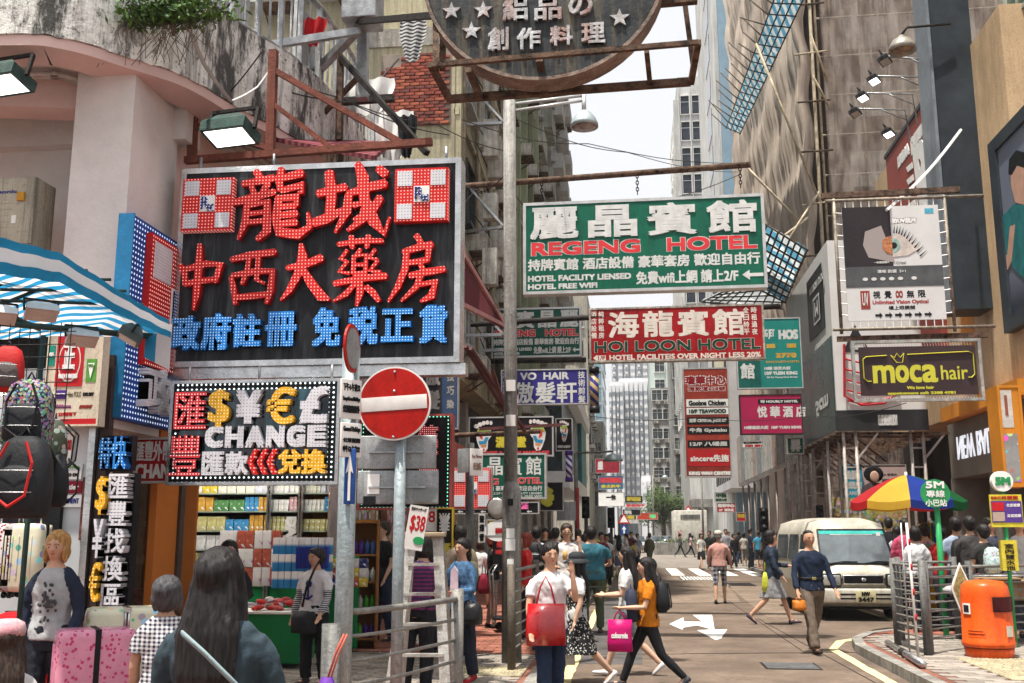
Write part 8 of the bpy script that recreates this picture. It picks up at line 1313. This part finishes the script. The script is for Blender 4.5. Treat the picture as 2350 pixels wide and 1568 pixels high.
    if hair in ('bob',): HR.ell(tl((0, .03, 1.57)), .098, .085, .095, 12, 8).ell(tl((.075, -.02, 1.56)), .025, .05, .085).ell(tl((-.075, -.02, 1.56)), .025, .05, .085)
    if hair in ('long', 'hatlong'):
        HR.tube([tl((0, .045, 1.63)), tl((0, .06, 1.5)), tl((0, .095, 1.38)), tl((0, .115, 1.22)), tl((.01, .12, 1.08))], 0, 10, rs=[(.09, .055), (.11, .062), (.13, .052), (.12, .04), (.07, .02)]); 
        for sg in (-1, 1): HR.tube([tl((sg * .07, -.01, 1.65)), tl((sg * .083, -.02, 1.55)), tl((sg * .10, .0, 1.42)), tl((sg * .11, .03, 1.28))], 0, 7, rs=[.03, .03, .03, .018])
    if hair == 'tail': HR.tube([tl((0, .10, 1.62)), tl((0, .13, 1.52)), tl((0, .12, 1.36))], 0, 8, rs=[.03, .035, .018])
    if hair == 'short' and near: [HR.ell(tl((rnd.uniform(-.06, .06), rnd.uniform(-.07, .06), 1.70 + rnd.uniform(-.01, .02))), .03, .03, .018, 7, 5) for _ in range(7)]
    h_ = fuse(HR, max(.008, vx * .7), hm, 'hair', e, .0)
    if near:
        rough_up(h_.data, lambda q: .006 * noise.noise(Vector((q.x * 70, q.y * 70, q.z * 6))))
    if near and hair != 'x' and abs((rz + 180) % 360 - 180) < 110:
        EW, EB = M((.6, .58, .55), .3, key='eye_white2', var=.02, bump=0), M((.015, .01, .008), .2, key='iris_dark', bump=0)
        for sg in (-1, 1):
            MB().ell(tl((sg * .031, -.094, 1.605)), .0135, .008, .006, 8, 5).build('eye', EW, e); MB().ell(tl((sg * .031, -.101, 1.605)), .006, .004, .0058, 8, 5).build('iris', EB, e); MB().tube([tl((sg * .015, -.106, 1.628)), tl((sg * .032, -.105, 1.633)), tl((sg * .050, -.092, 1.627))], .0038, 5).build('eyebrow', hm, e)
        MB().ell(tl((0, -.096, 1.553)), .022, .010, .006, 8, 5).build('mouth', M((.34, .11, .09), .5, key='lips'), e)
    PEOPLE[key] = (e, hands, sh_); return e
def at(key, v): e = PEOPLE[key][0]; return e.location + Matrix.Rotation(e.rotation_euler.z, 3, 'Z') @ Vector((v[0] * e.scale.x, v[1] * e.scale.y, v[2] * e.scale.z))
def bp(key, label, m, s_=.85, acc=None, z=1.0): e = PEOPLE[key][0]; return backpack(label, at(key, (0, .17, z)), e.rotation_euler.z + PI, s_, m, acc)
def bag(key, label, side, w, h, d, m, hang=.28, name='shopping_bag', cat='bag', pos=None, rz=0, txt=None, tmat=None, hm=None):
    e, hands, sh_ = PEOPLE[key]; p = at(key, pos or (hands[side] + sh_ + Vector((0, 0, -.03)))); r_ = empty(name, p - Vector((0, 0, hang + h)), e.rotation_euler.z + R(rz), label, cat); f = lambda t, z_, k=1: [Vector((x * w / 2 * t + .008 * math.sin(z_ * 40 + x), y * d / 2 * k * t, z_)) for x, y in ((-1, -1), (0, -1.15), (1, -1), (1.05, 0), (1, 1), (0, 1.15), (-1, 1), (-1.05, 0))]
    MB().loft([f(.96, 0), f(1.03, h * .3, 1.1), f(1, h * .7, .9), f(.95, h, .5)]).build('body', m, r_)
    for y in (-d * .2, d * .2): MB().tube([(-w * .25, y, h - .01), (-w * .15, y * .5, h + hang * .6), (0, 0, h + hang), (w * .15, y * .5, h + hang * .6), (w * .25, y, h - .01)], .009, 5, sy=.6).build('handle', hm or m, r_)
    if txt: q = MB(); text(q, txt, -w * .35, w * .35, h * .42, h * .60, -d * .64, .004, .003); q.build('lettering', tmat or WHITE, r_)
    return r_
NV, BK, WH = (.018, .024, .045), (.015, .015, .018), (.62, .62, .62); JN_ = (.03, .045, .09); SKN = (.24, .12, .08)
# foreground left
person('a1', 'blond man in a grey shirt with navy sleeves by the suitcases', 135, 7.2, 1230, 8, 'long', bc=(.02, .025, .035), hair='bob', hc='y', tm=M((.36, .37, .38), .8, 0, .12, 5, .15, key='raglan_grey'), arms='do', w=1.05)
e = PEOPLE['a1'][0]; o = [c for c in e.children if c.name.startswith('shirt')][0]; o.data.materials.append(M(NV, .8, key='raglan_navy'))
for q in o.data.polygons: c_ = q.center; q.material_index = 1 if abs(c_.x) > .155 - max(0, c_.z - 1.25) * .35 and c_.z > .8 else 0
o = MB(); r3 = random.Random(5)
for k in range(40): a, b = r3.gauss(.0, .035), r3.gauss(1.2, .06); o.ell((a, -.138 + .3 * abs(a) ** 1.5, b), .012, .004, .014, 6, 4)
tag(o.build('tree_print', M((.06, .06, .065), .8, key='print_black'), e), kind='stuff')
person('a2', 'woman with long dark hair seen from behind, grey bag strap across her back', 508, 3.75, 1287, 182, 'long', (.035, .055, .07), hair='long', hc='k', vox=.011, w=1.12, arms='oo', H=1.47)
e = PEOPLE['a2'][0]; b_ = empty('bag_strap', e.location + Vector((0, 0, 0)), 0, 'pale grey bag strap crossing the back of the nearest woman', 'strap'); pz_ = [P(420, 1455, Y=3.56), P(470, 1500, Y=3.51), P(560, 1590, Y=3.53), P(600, 1640, Y=3.6)]; MB().tube([p_ - b_.location for p_ in pz_], 0, 8, rs=[(.008, .022)] * 4).build('webbing', M((.22, .29, .31), .7, key='grey_webbing'), b_)
person('a3', 'small grey haired person in a black and white gingham shirt seen from behind', 392, 5.6, 1335, 190, 'tee', hair='bob', hc='s', tm=M((.60, .60, .62), .8, 0, .05, 4, .1, key='gingham', kind='check', p=.030, c2=(.02, .02, .04)), w=.9)
person('a4', 'child in a pink baseball cap with long brown hair at the bottom left corner', 38, 4.5, 1402, 205, 'tee', WH, hair='long', hc='b', H=1.14, w=.85)
def cap(key, label, m, brim=.09, bucket=False, back=False):
    e, _, sh_ = PEOPLE[key]; s_ = e.scale.z; c = empty('cap' if not bucket else 'bucket_hat', at(key, (0, 0, 1.655 + sh_.z)), e.rotation_euler.z + (PI if back else 0), label, 'hat'); c.scale = (e.scale.x,) * 2 + (s_,); MB().lathe([(.098, -.01), (.104, .03), (.092, .075), (.05, .10), (0, .105)], 18, (0, .012, 0), 1, 1.12).build('crown', m, c)
    if bucket: MB().lathe([(.099, .0), (.16, -.055), (.163, -.05), (.1, .01)], 20, (0, .01, 0), 1, 1.1).build('brim', m, c)
    else: MB().loft([[Vector((math.cos(a) * .075, -.08 - math.sin(a) * brim, zz + .008 * math.sin(a))) for a in [PI * i / 8 for i in range(9)]] for zz in (-.008, .004)]).build('brim', m, c)
cap('a4', 'pink baseball cap on the child at the bottom left', M((.62, .30, .34), .8, key='pink_cotton', kind='grime', c2=(.6, .5, .5)))
person('a5', 'short haired older woman in black shopping at the pharmacy counter', 528, 10.0, 1248, 25, 'long', BK, hair='bob', arms='of', w=1.05)
person('b1', 'woman in a white anchor tee with striped sleeves outside the pharmacy', 728, 10.9, 1265, -25, 'long', tm=M((.62, .61, .62), .8, 0, .08, 5, .15, key='white_tee'), arms='do', bc=BK, shoe=(.04, .03, .035), w=1.08)
o = [c for c in PEOPLE['b1'][0].children if c.name.startswith('shirt')][0]; o.data.materials.append(M((.5, .5, .5), .8, key='striped_sleeve', kind='stripe', p=(0, 0, 38), c2=(.03, .03, .06)))
for q in o.data.polygons: q.material_index = 1 if abs(q.center.x) > .17 and q.center.z < 1.22 else 0
MB().lathe([(.03, 0), (.05, .01), (.03, .02)], 12, (0, 0, 0)).build('anchor_print', M((.03, .03, .15), .8, key='anchor_blue'), PEOPLE['b1'][0]).matrix_local = Matrix.Translation((.02, -.128, 1.30)) @ Matrix.Rotation(R(90), 4, 'X'); MB().tube([(-.06, -.135, 1.17), (-.03, -.142, 1.11), (.02, -.144, 1.10), (.08, -.138, 1.15)], .014, 5).bar((.02, -.142, 1.28), (.02, -.146, 1.1), .022, .012).build('anchor_print', M((.03, .03, .15), .8, key='anchor_blue'), PEOPLE['b1'][0])
bag('b1', 'black sling bag on the anchor tee woman', -1, .26, .22, .1, BKN, .0, 'sling_bag', pos=(.02, -.2, .95)); b_ = empty('bag_strap', at('b1', (0, 0, 0)), PEOPLE['b1'][0].rotation_euler.z, 'black strap of the sling bag across the anchor tee', 'strap'); MB().tube([(.13 * .9, -.05, 1.30), (.11, -.14, 1.2), (.03, -.17, 1.0), (-.02, -.17, .8)], 0, 6, rs=[(.018, .006)] * 4).build('webbing', BLACK, b_)
person('b2', 'man in a black polo shirt and jeans looking down outside the shop', 880, 15.3, 1203, -35, 'polo', (.02, .02, .024), bc=JN_, hc='b', sk=2, arms='oo', w=1.1); person('b3', 'bent woman in a purple and navy striped top behind the ladder', 962, 10.4, 1320, 170, 'long', tm=M((.16, .02, .09), .8, 0, .1, 4, .1, key='purple_stripes', kind='stripe', p=(0, 0, 22), c2=(.03, .02, .06)), bc=BK, hair='bob', lean=14, H=1.5, w=1.1)
person('b4', 'dark haired man with a moustache in a plum shirt behind the ladder', 995, 14.6, 1200, 10, 'long', (.06, .03, .08), sk=1); person('b5', 'fair haired person in a white top behind the ladder', 1022, 13.6, 1240, 160, 'tee', (.6, .6, .58), hair='bob', hc='y', sk=2)
person('b6', 'black haired man in a beige top with a khaki backpack', 1052, 12.9, 1212, 230, 'long', (.42, .33, .24), bc=JN_, w=1.08, shoe=(.5, .5, .5)); bp('b6', 'khaki backpack on the beige topped man', M((.22, .19, .12), .8, key='khaki_nylon'), .95)
DEN = M((.06, .15, .30), .8, 0, .3, 7, .3, key='washed_denim', kind='grime', c2=(.12, .22, .36)); person('b7', 'woman in a light denim jacket and black jeans holding leaflets', 1062, 11.3, 1243, -28, 'jacket', tm=DEN, bc=(.02, .025, .04), hair='tail', arms='fp', shoe=(.40, .02, .03)); 
o = MB().poly([(-.06, 1.02), (.06, 1.02), (.05, 1.36), (0, 1.42), (-.05, 1.36)], -.158, -.146).build('inner_tee', M((.60, .48, .54), .8, key='pale_pink_tee'), PEOPLE['b7'][0]); bag('b7', 'glossy black shoulder bag on the denim jacket woman', 1, .26, .22, .14, M((.02, .02, .022), .25, key='black_leather'), .02, 'shoulder_bag', pos=(.2, -.14, 1.0)); b_ = empty('leaflet', at('b7', (-.02, -.36, 1.0)), R(-10), 'pink and white striped leaflet held by the denim jacket woman', 'leaflet'); MB().bbox(-.1, .2, -.1, .1, 0, .008, .002).build('sheet', M((.62, .52, .56), .6, key='leaflet', kind='stripe', p=(18, 0, 0), c2=(.5, .15, .3)), b_)
person('c1', 'woman in a black cardigan and leopard trousers with a maroon bag', 1132, 17.6, 1232, 100, 'long', BK, hair='bob', hc='r', arms='pp', bot='leg', bm=M((.32, .28, .24), .8, key='leopard', kind='spots', c2=(.02, .02, .02), p=45)); bag('c1', 'maroon bag on the shoulder of the leopard trousers woman', 1, .36, .32, .16, M((.22, .012, .03), .7, key='maroon_canvas'), .25, 'shoulder_bag', pos=(.02, .18, 1.3))
person('c2', 'woman in a white top and dark shorts walking away on the left pavement', 1103, 22, 1238, 170, 'tee', WH, 'shorts', BK, 'bob', 'b', 'walk', sk=2); person('c3', 'red haired woman in a scarlet leather jacket by the lamp post', 1206, 15.8, 1228, -70, 'jacket', hair='bob', hc='r', tm=M((.48, .02, .02), .3, 0, .1, 3, .1, key='scarlet_leather'), arms='fd'); person('c4', 'man in white sleeves with a black backpack seen from behind', 1232, 17.8, 1213, 175, 'long', (.5, .5, .5)); bp('c4', 'black backpack on the man in white sleeves', BKN, 1.0)
person('c5', 'man with glasses in a white tee holding a phone and an iced drink', 1300, 16.6, 1208, 8, 'tee', (.60, .58, .57), hc='b', arms='ph', w=1.05); e = PEOPLE['c5'][0]; MB().tube([(-.055, -.115, 1.625), (-.01, -.118, 1.625), (.01, -.118, 1.625), (.055, -.115, 1.625)], .0035, 4).tube([(-.055, -.115, 1.60), (-.01, -.118, 1.60), (.01, -.118, 1.60), (.055, -.115, 1.60)], .0035, 4).build('spectacles', BLACK, e)
ic = empty('drink_cup', at('c5', (-.05, -.32, 1.22)), 0, 'plastic cup of orange drink held by the man in glasses', 'cup'); MB().lathe([(0, 0), (.035, 0), (.045, .14), (0, .14)], 12).build('cup', M((.6, .38, .15), .2, key='iced_tea'), ic)
person('c6', 'heavy man in a teal polo and olive trousers seen from behind', 1357, 18.2, 1213, 178, 'tee', (.03, .12, .16), bc=(.07, .085, .05), w=1.42, arms='ff', shoe=(.1, .06, .04)); po = empty('folding_stroller', at('c6', (.42, -.25, 0)), R(20), 'folded dark stroller with bags beside the teal polo man', 'stroller'); MB().bbox(-.15, .15, -.2, .2, .35, .75, .06).build('seat', BKN, po); mb = MB(); mb.tube([(-.15, .2, 0.1), (-.15, -.1, .6), (-.12, -.35, 1.0), (.12, -.35, 1.0), (.15, -.1, .6), (.15, .2, .1)], .015, 5).build('frame', RDS, po)
for x in (-.17, .17): MB().tube([(x - .02, .2, .09), (x + .02, .2, .09)], .09, 12).build('wheel', RUB, po); MB().tube([(x - .02, -.25, .09), (x + .02, -.25, .09)], .09, 12).build('wheel', RUB, po)
POLO = M((.62, .61, .62), .7, 0, .07, 5, .12, key='white_polo'); person('d1', 'short haired woman in a white polo and jeans with a shiny red tote', 1262, 9.7, 1252, 20, 'polo', tm=POLO, bc=(.02, .035, .075), arms='oh', z=0, pose='step', shoe=(.5, .5, .5)); REDB = M((.52, .008, .012), .12, 0, .2, 2.5, .06, key='red_patent', spec=.9, kind='grime', c2=(.35, .005, .01)); bag('d1', 'shiny red patent tote bag under the arm of the white polo woman', -1, .34, .36, .13, REDB, .24, 'tote_bag', pos=(-.10, -.19, 1.42), rz=-12)
FLO = M((.018, .018, .02), .8, key='floral_black', kind='spots', c2=(.55, .55, .52), p=38); person('d2', 'girl in a black hat, white tee and black flowered dress walking behind the polo woman', 1322, 12.2, 1266, -70, 'tee', WH, 'dress', hair='hatlong', bm=FLO, pose='walk', z=0, shoe=(.6, .6, .6), sk=2); cap('d2', 'black bucket hat on the girl in the flowered dress', M((.03, .033, .038), .7, key='black_felt'), bucket=True)
bag('d2', 'white and magenta Sasa shopping bag held by the girl in the hat', -1, .25, .30, .1, M((.62, .60, .62), .4, 0, .05, 3, 0, key='white_pink_bag', kind='grad', p=(.25, .27), c2=(.58, .03, .25)), .14, txt='Sasa', tmat=M((.45, .01, .18), .5, key='magenta_print'), hm=M((.60, .03, .25), .4, key='pink_plastic'), rz=70)
person('d3', 'girl with very long hair in a white tee looking at a phone in the road', 1437, 12.9, 1252, -95, 'tee', WH, 'shorts', (.3, .3, .32), 'long', 'k', 'walk2', 'pp', 0, shoe=(.6, .6, .6), sk=2); person('d4', 'girl with long hair in an orange tunic and black leggings', 1482, 11.9, 1276, -82, 'tee', (.50, .16, .008), 'leg', BK, 'long', 'k', 'walk', 'sp', 0, shoe=(.04, .045, .06), sk=2, w=1.05); bp('d4', 'quilted black backpack on the orange tunic girl', BKN, .75, z=.98)
bag('d4', 'magenta carrier bag reading colour hanging beside the orange tunic girl', 1, .26, .34, .08, M((.50, .008, .14), .35, 0, .15, 4, .1, key='magenta_bag'), .10, txt='colourmix', rz=80); gp = backpack('grey and navy backpack worn in front by the orange tunic girl', at('d4', (0, -.20, .86)), PEOPLE['d4'][0].rotation_euler.z, .78, M((.03, .035, .06), .7, key='navy_nylon'), M((.25, .27, .30), .7, key='grey_nylon'))
ph_ = empty('phone', at('d3', (0, -.42, 1.15)), R(-90), 'phone held out by the long haired girl in white', 'phone'); MB().bbox(-.04, .04, -.08, .08, 0, .01, .003).build('case', BLACK, ph_)
PINKS = M((.52, .28, .24), .8, 0, .1, 5, .2, key='salmon_shirt'); PLD = M((.38, .38, .40), .8, 0, .1, 3, .1, key='plaid', kind='check', p=.11, c2=(.02, .025, .05)); person('e1', 'old man in a white cap, salmon shirt and plaid shorts walking away', 1648, 26.0, 1222, 172, 'long', tm=PINKS, bot='shorts', bm=PLD, hair='bald', hc='g', pose='step', z=0, vox=.018, w=1.1, arms='oo'); cap('e1', 'white cap on the old man in plaid shorts', M((.55, .5, .42), .8, key='cream_cap')); e = PEOPLE['e1'][0]
person('e2', 'woman in a dark denim jacket and grey skirt crossing towards the van', 1768, 20.3, 1215, 78, 'jacket', (.02, .03, .05), 'skirt', (.25, .25, .26), 'bob', 'k', 'walk2', 'op', 0, shoe=(.05, .035, .05), bm=None); bag('e2', 'lime yellow tote swinging behind the dark denim jacket woman', -1, .38, .36, .12, M((.50, .52, .06), .5, key='lime_tote'), .22, 'tote_bag', pos=(.02, .12, 1.15))
person('e3', 'balding man in a navy shirt and brown trousers walking towards the camera', 1855, 15.7, 1213, 12, 'long', (.012, .02, .042), bc=(.14, .105, .08), hair='bald', pose='walk', arms='oo', z=0, w=1.12, sk=1, shoe=(.03, .018, .012)); e = PEOPLE['e3'][0]; MB().bbox(-.03, .03, -.135, -.12, 1.0, 1.04, .003).build('belt_buckle', M((.4, .33, .15), .3, .6, key='brass'), e); MB().lathe([(.166 * 1.12, 0), (.168 * 1.12, .035)], 20, (0, 0, 1.0), 1, .72).build('belt', BLACK, e)
bag('e3', 'small orange plastic bag in the hand of the navy shirted man', -1, .16, .14, .12, M((.50, .16, .02), .4, key='orange_plastic'), .05)
# right queue
RG = [('f1', 2040, 25, 1192, 178, 'tee', BK, 'short', 'man in a black tee at the far left of the right queue'), ('f2', 2058, 23.5, 1212, 175, 'long', (.45, .45, .50), 'long', 'long haired woman in a pale grey blouse in the right queue'), ('f3', 2078, 19.8, 1195, 170, 'long', (.55, .09, .18), 'short', 'person in a bright pink printed top in the right queue'), ('f4', 2100, 17.7, 1213, 170, 'long', (.60, .60, .62), 'bob', 'woman in a crisp white shirt beside the pink top'), ('f5', 2122, 18.6, 1206, 178, 'tee', (.50, .30, .30), 'short', 'person with a sage green backpack in the right queue'), ('f6', 2158, 17.9, 1212, 185, 'long', (.42, .02, .02), 'short', 'person in a red and black jacket behind the green post'), ('f7', 2194, 17.6, 1192, 180, 'tee', (.28, .34, .45), 'short', 'young man in pale blue with a dark backpack'), ('f8', 2226, 17.2, 1190, 184, 'jacket', (.055, .05, .05), 'short', 'tall young man in a charcoal hoodie'), ('f9', 2256, 16.7, 1209, 200, 'tee', (.03, .03, .03), 'short', 'short person in a black tee with a patterned backpack'), ('g1', 2272, 18.2, 1194, 20, 'long', (.05, .055, .08), 'short', 'man in a dark blue shirt looking towards the camera'), ('g2', 2340, 17.0, 1192, -15, 'tee', (.45, .43, .41), 'short', 'man in a printed grey tee at the right edge'), ('g3', 2020, 27.0, 1200, 170, 'tee', (.3, .25, .2), 'short', 'person partly hidden behind the van on the right'), ('g4', 2138, 20.5, 1200, 185, 'tee', BK, 'bob', 'dark haired woman deep in the right queue')]
for k, x, Y, t, rz, ty, c, h, l in RG: person(k, l, x, Y, t, rz, ty, c, hair=h, vox=.018, z=PZ)
bp('f5', 'sage green backpack in the right queue', M((.12, .18, .13), .7, key='sage_nylon'), .85); bp('f7', 'dark navy backpack on the pale blue young man', BKN, .95); bp('f9', 'turquoise patterned backpack with red straps', M((.45, .6, .6), .6, 0, .1, 4, .05, key='turquoise_print', kind='multi', p=28, c2=(.6, .5, .42)), .85)
# crossing crowd
CR = [(1490, 50, 1222, 200, 'jacket', (.07, .07, .045), 'pants', (.07, .08, .05), 'short', 'walk', 'man in an olive jacket and trousers at the near end of the crossing'), (1683, 52, 1224, 30, 'jacket', BK, 'pants', BK, 'short', 'walk', 'man in all black striding right of the old man in the cap'), (1722, 50, 1215, 95, 'tee', NV, 'pants', BK, 'short', 'stand', 'man in a navy top and striped track trousers holding up a phone'), (1608, 50, 1223, 20, 'tee', (.5, .5, .47), 'skirt', BK, 'bob', 'walk', 'girl in a grey tee and short black skirt at the crossing'), (1627, 51, 1217, -20, 'tee', BK, 'pants', BK, 'short', 'walk2', 'boy in black with a pink strap beside the short skirt girl'), (1560, 76, 1223, 90, 'jacket', (.07, .07, .07), 'leg', BK, 'bob', 'walk', 'woman in a grey coat and black leggings in mid crossing'), (1584, 75, 1223, 95, 'tee', (.45, .3, .3), 'leg', BK, 'long', 'walk2', 'woman with a red bag just ahead of the grey coat'), (1537, 98, 1231, 90, 'tee', (.4, .3, .08), 'pants', (.12, .13, .15), 'short', 'walk', 'far walker in yellow crossing beside the planter'),
 (1400, 46, 1222, 95, 'tank', (.03, .04, .08), 'dress', (.03, .04, .08), 'bob', 'walk', 'woman in a navy dress at the left kerb of the crossing'), (1436, 48, 1226, -80, 'tee', (.6, .55, .52), 'pants', JN_, 'tail', 'stand', 'woman in a pale tee with a high ponytail at the crossing'), (1449, 50, 1222, 15, 'tee', (.12, .02, .03), 'pants', BK, 'short', 'stand', 'man in maroon facing the camera at the crossing'), (1463, 51, 1224, 30, 'tee', (.2, .25, .33), 'pants', JN_, 'short', 'walk', 'man in grey blue beside the maroon one'), (1455, 45, 1240, 170, 'tee', (.4, .4, .45), 'pants', BK, 'tail', 'stand', 'small girl with a yellow backpack at the crossing'), (1380, 30, 1224, 20, 'tee', (.15, .02, .03), 'pants', BK, 'short', 'stand', 'man in a dark red tee behind the teal polo man'), (1275, 21, 1216, 178, 'tee', (.55, .55, .58), 'pants', BK, 'short', 'stand', 'person in white with a dark backpack and black cap on the left'), (1251, 25, 1216, 5, 'tee', BK, 'pants', BK, 'short', 'stand', 'man in black facing the camera by the left shops'), (1327, 25, 1218, 175, 'tee', (.55, .55, .6), 'pants', JN_, 'short', 'stand', 'person in pale blue between the phone man and the teal polo'), (1217, 24, 1222, 20, 'tee', (.1, .1, .12), 'pants', BK, 'short', 'stand', 'dark figure half behind the lamp post'), (1345, 34, 1220, 170, 'tee', NV, 'pants', BK, 'short', 'stand', 'man in navy seen above the teal polo shoulder'), (1392, 33, 1228, 10, 'tee', (.6, .6, .6), 'pants', BK, 'short', 'stand', 'short man in glasses and white by the left kerb'), (1770 - 30, 47, 1220, 180, 'tee', (.05, .25, .4), 'shorts', BK, 'short', 'stand', 'person in a bright blue top right of the navy phone man'), (1757, 44, 1216, 200, 'tee', BK, 'pants', BK, 'long', 'stand', 'long haired woman in black left of the denim jacket'), (1706, 56, 1224, 170, 'tee', (.45, .42, .38), 'shorts', (.3, .25, .2), 'bob', 'stand', 'girl in beige shorts with a pale backpack'), (1665, 54, 1216, 0, 'long', (.3, .3, .33), 'pants', BK, 'short', 'stand', 'man in grey stripes behind the old man'), (1695, 60, 1220, 180, 'tee', BK, 'pants', JN_, 'bob', 'stand', 'dark haired woman with an open black coat at the far kerb'), (1672, 60, 1222, 20, 'tee', (.5, .5, .55), 'pants', BK, 'short', 'stand', 'young man in pale blue far behind the all black man'), (1600, 95, 1229, 0, 'tee', (.5, .5, .5), 'pants', BK, 'short', 'stand', 'distant figure in white by the right end of the planter'), (1640, 62, 1221, 190, 'tee', BK, 'pants', BK, 'short', 'stand', 'person in a black tee beyond the salmon shirt'), (1265, 36, 1224, 185, 'tee', (.3, .3, .3), 'pants', BK, 'bob', 'stand', 'woman in grey deep in the left crowd'), (1310, 40, 1224, 5, 'tee', (.25, .1, .08), 'pants', BK, 'short', 'stand', 'person in rust red deep in the left crowd'), (1290, 44, 1226, 180, 'tee', WH, 'pants', BK, 'short', 'stand', 'person in white deepest in the left crowd'), (1412, 60, 1226, 190, 'tee', (.5, .48, .45), 'shorts', BK, 'bob', 'walk', 'woman in cream stepping off the left kerb far away'), (1780, 34, 1222, 185, 'tee', (.35, .12, .1), 'pants', JN_, 'bob', 'stand', 'person in dull red behind the denim jacket woman'), (1800, 30, 1216, 185, 'tee', (.05, .05, .06), 'pants', BK, 'short', 'stand', 'man in black beside the front of the van'), (1188, 27, 1222, 170, 'tee', (.3, .32, .35), 'pants', JN_, 'short', 'walk', 'man in a slate tee walking away left of the lamp post'), (1225, 31, 1226, 0, 'long', (.45, .3, .3), 'pants', BK, 'bob', 'stand', 'woman in dusty pink deep among the left shops'), (1340, 27, 1224, 190, 'tee', (.03, .03, .035), 'shorts', (.3, .28, .2), 'short', 'walk', 'boy in black and beige shorts beyond the olive trousers'), (1365, 40, 1222, 0, 'tee', (.5, .45, .1), 'pants', BK, 'short', 'stand', 'man in mustard yellow at the far left kerb'), (1420, 41, 1226, 180, 'tee', (.6, .6, .62), 'skirt', (.1, .12, .2), 'long', 'walk', 'long haired woman in white and a navy skirt stepping onto the crossing'), (1296, 29, 1220, 185, 'tee', (.08, .12, .1), 'pants', BK, 'short', 'stand', 'man in dark green behind the phone man')]
for k, (x, Y, t, rz, ty, c, bo, bc, h, po_, l) in enumerate(CR): person('x%d' % k, l, x, Y, t, rz, ty, c, bo, bc, h, 'k' if k % 4 else 'b', po_, 'od' if k != 2 else 'pu', sk=k % 3, shoe=(.3, .3, .3) if k % 3 else (.03, .03, .03))
bp('x4', 'grey schoolbag on the boy in black', BKN, .9); bp('x12', 'yellow backpack on the small girl', M((.5, .36, .03), .6, key='yellow_nylon'), .8); bp('x14', 'dark backpack on the capped person in white', BKN, .95)
e = empty('hanging_bag', P(748, 1640, Y=6.45), 0, 'purple bag with red ribbon handles hung on the near railing end', 'bag'); MB().loft([[Vector((x * w_, y * d_, z)) for x, y in ((-1, -1), (1, -1), (1, 1), (-1, 1))] for z, w_, d_ in ((-.25, .10, .04), (.05, .09, .04), (.22, .03, .02))]).build('body', M((.12, .03, .30), .5, 0, .2, 5, .2, key='purple_fabric'), e); MB().tube([(.0, 0, .2), (.06, -.02, .38), (.10, 0, .48)], .007, 5).tube([(.02, 0, .2), (.08, -.02, .38), (.12, 0, .48)], .006, 5).build('ribbon', M((.60, .12, .08), .5, key='coral_ribbon'), e)
h_ = MB().box(-352, 352, -27, 902, -1.05, 105).build('haze'); tag(h_, kind='stuff'); m = bpy.data.materials.new('haze'); m.use_nodes = True; q = m.node_tree.nodes; q.remove(q['Principled BSDF']); v = q.new('ShaderNodeVolumePrincipled'); v.inputs['Density'].default_value = .0003; v.inputs['Color'].default_value = (.93, .96, 1, 1); m.node_tree.links.new(v.outputs[0], q['Material Output'].inputs['Volume']); h_.data.materials.clear(); h_.data.materials.append(m)
bpy.data.scenes.remove(TS); bpy.data.batch_remove(TRASH)
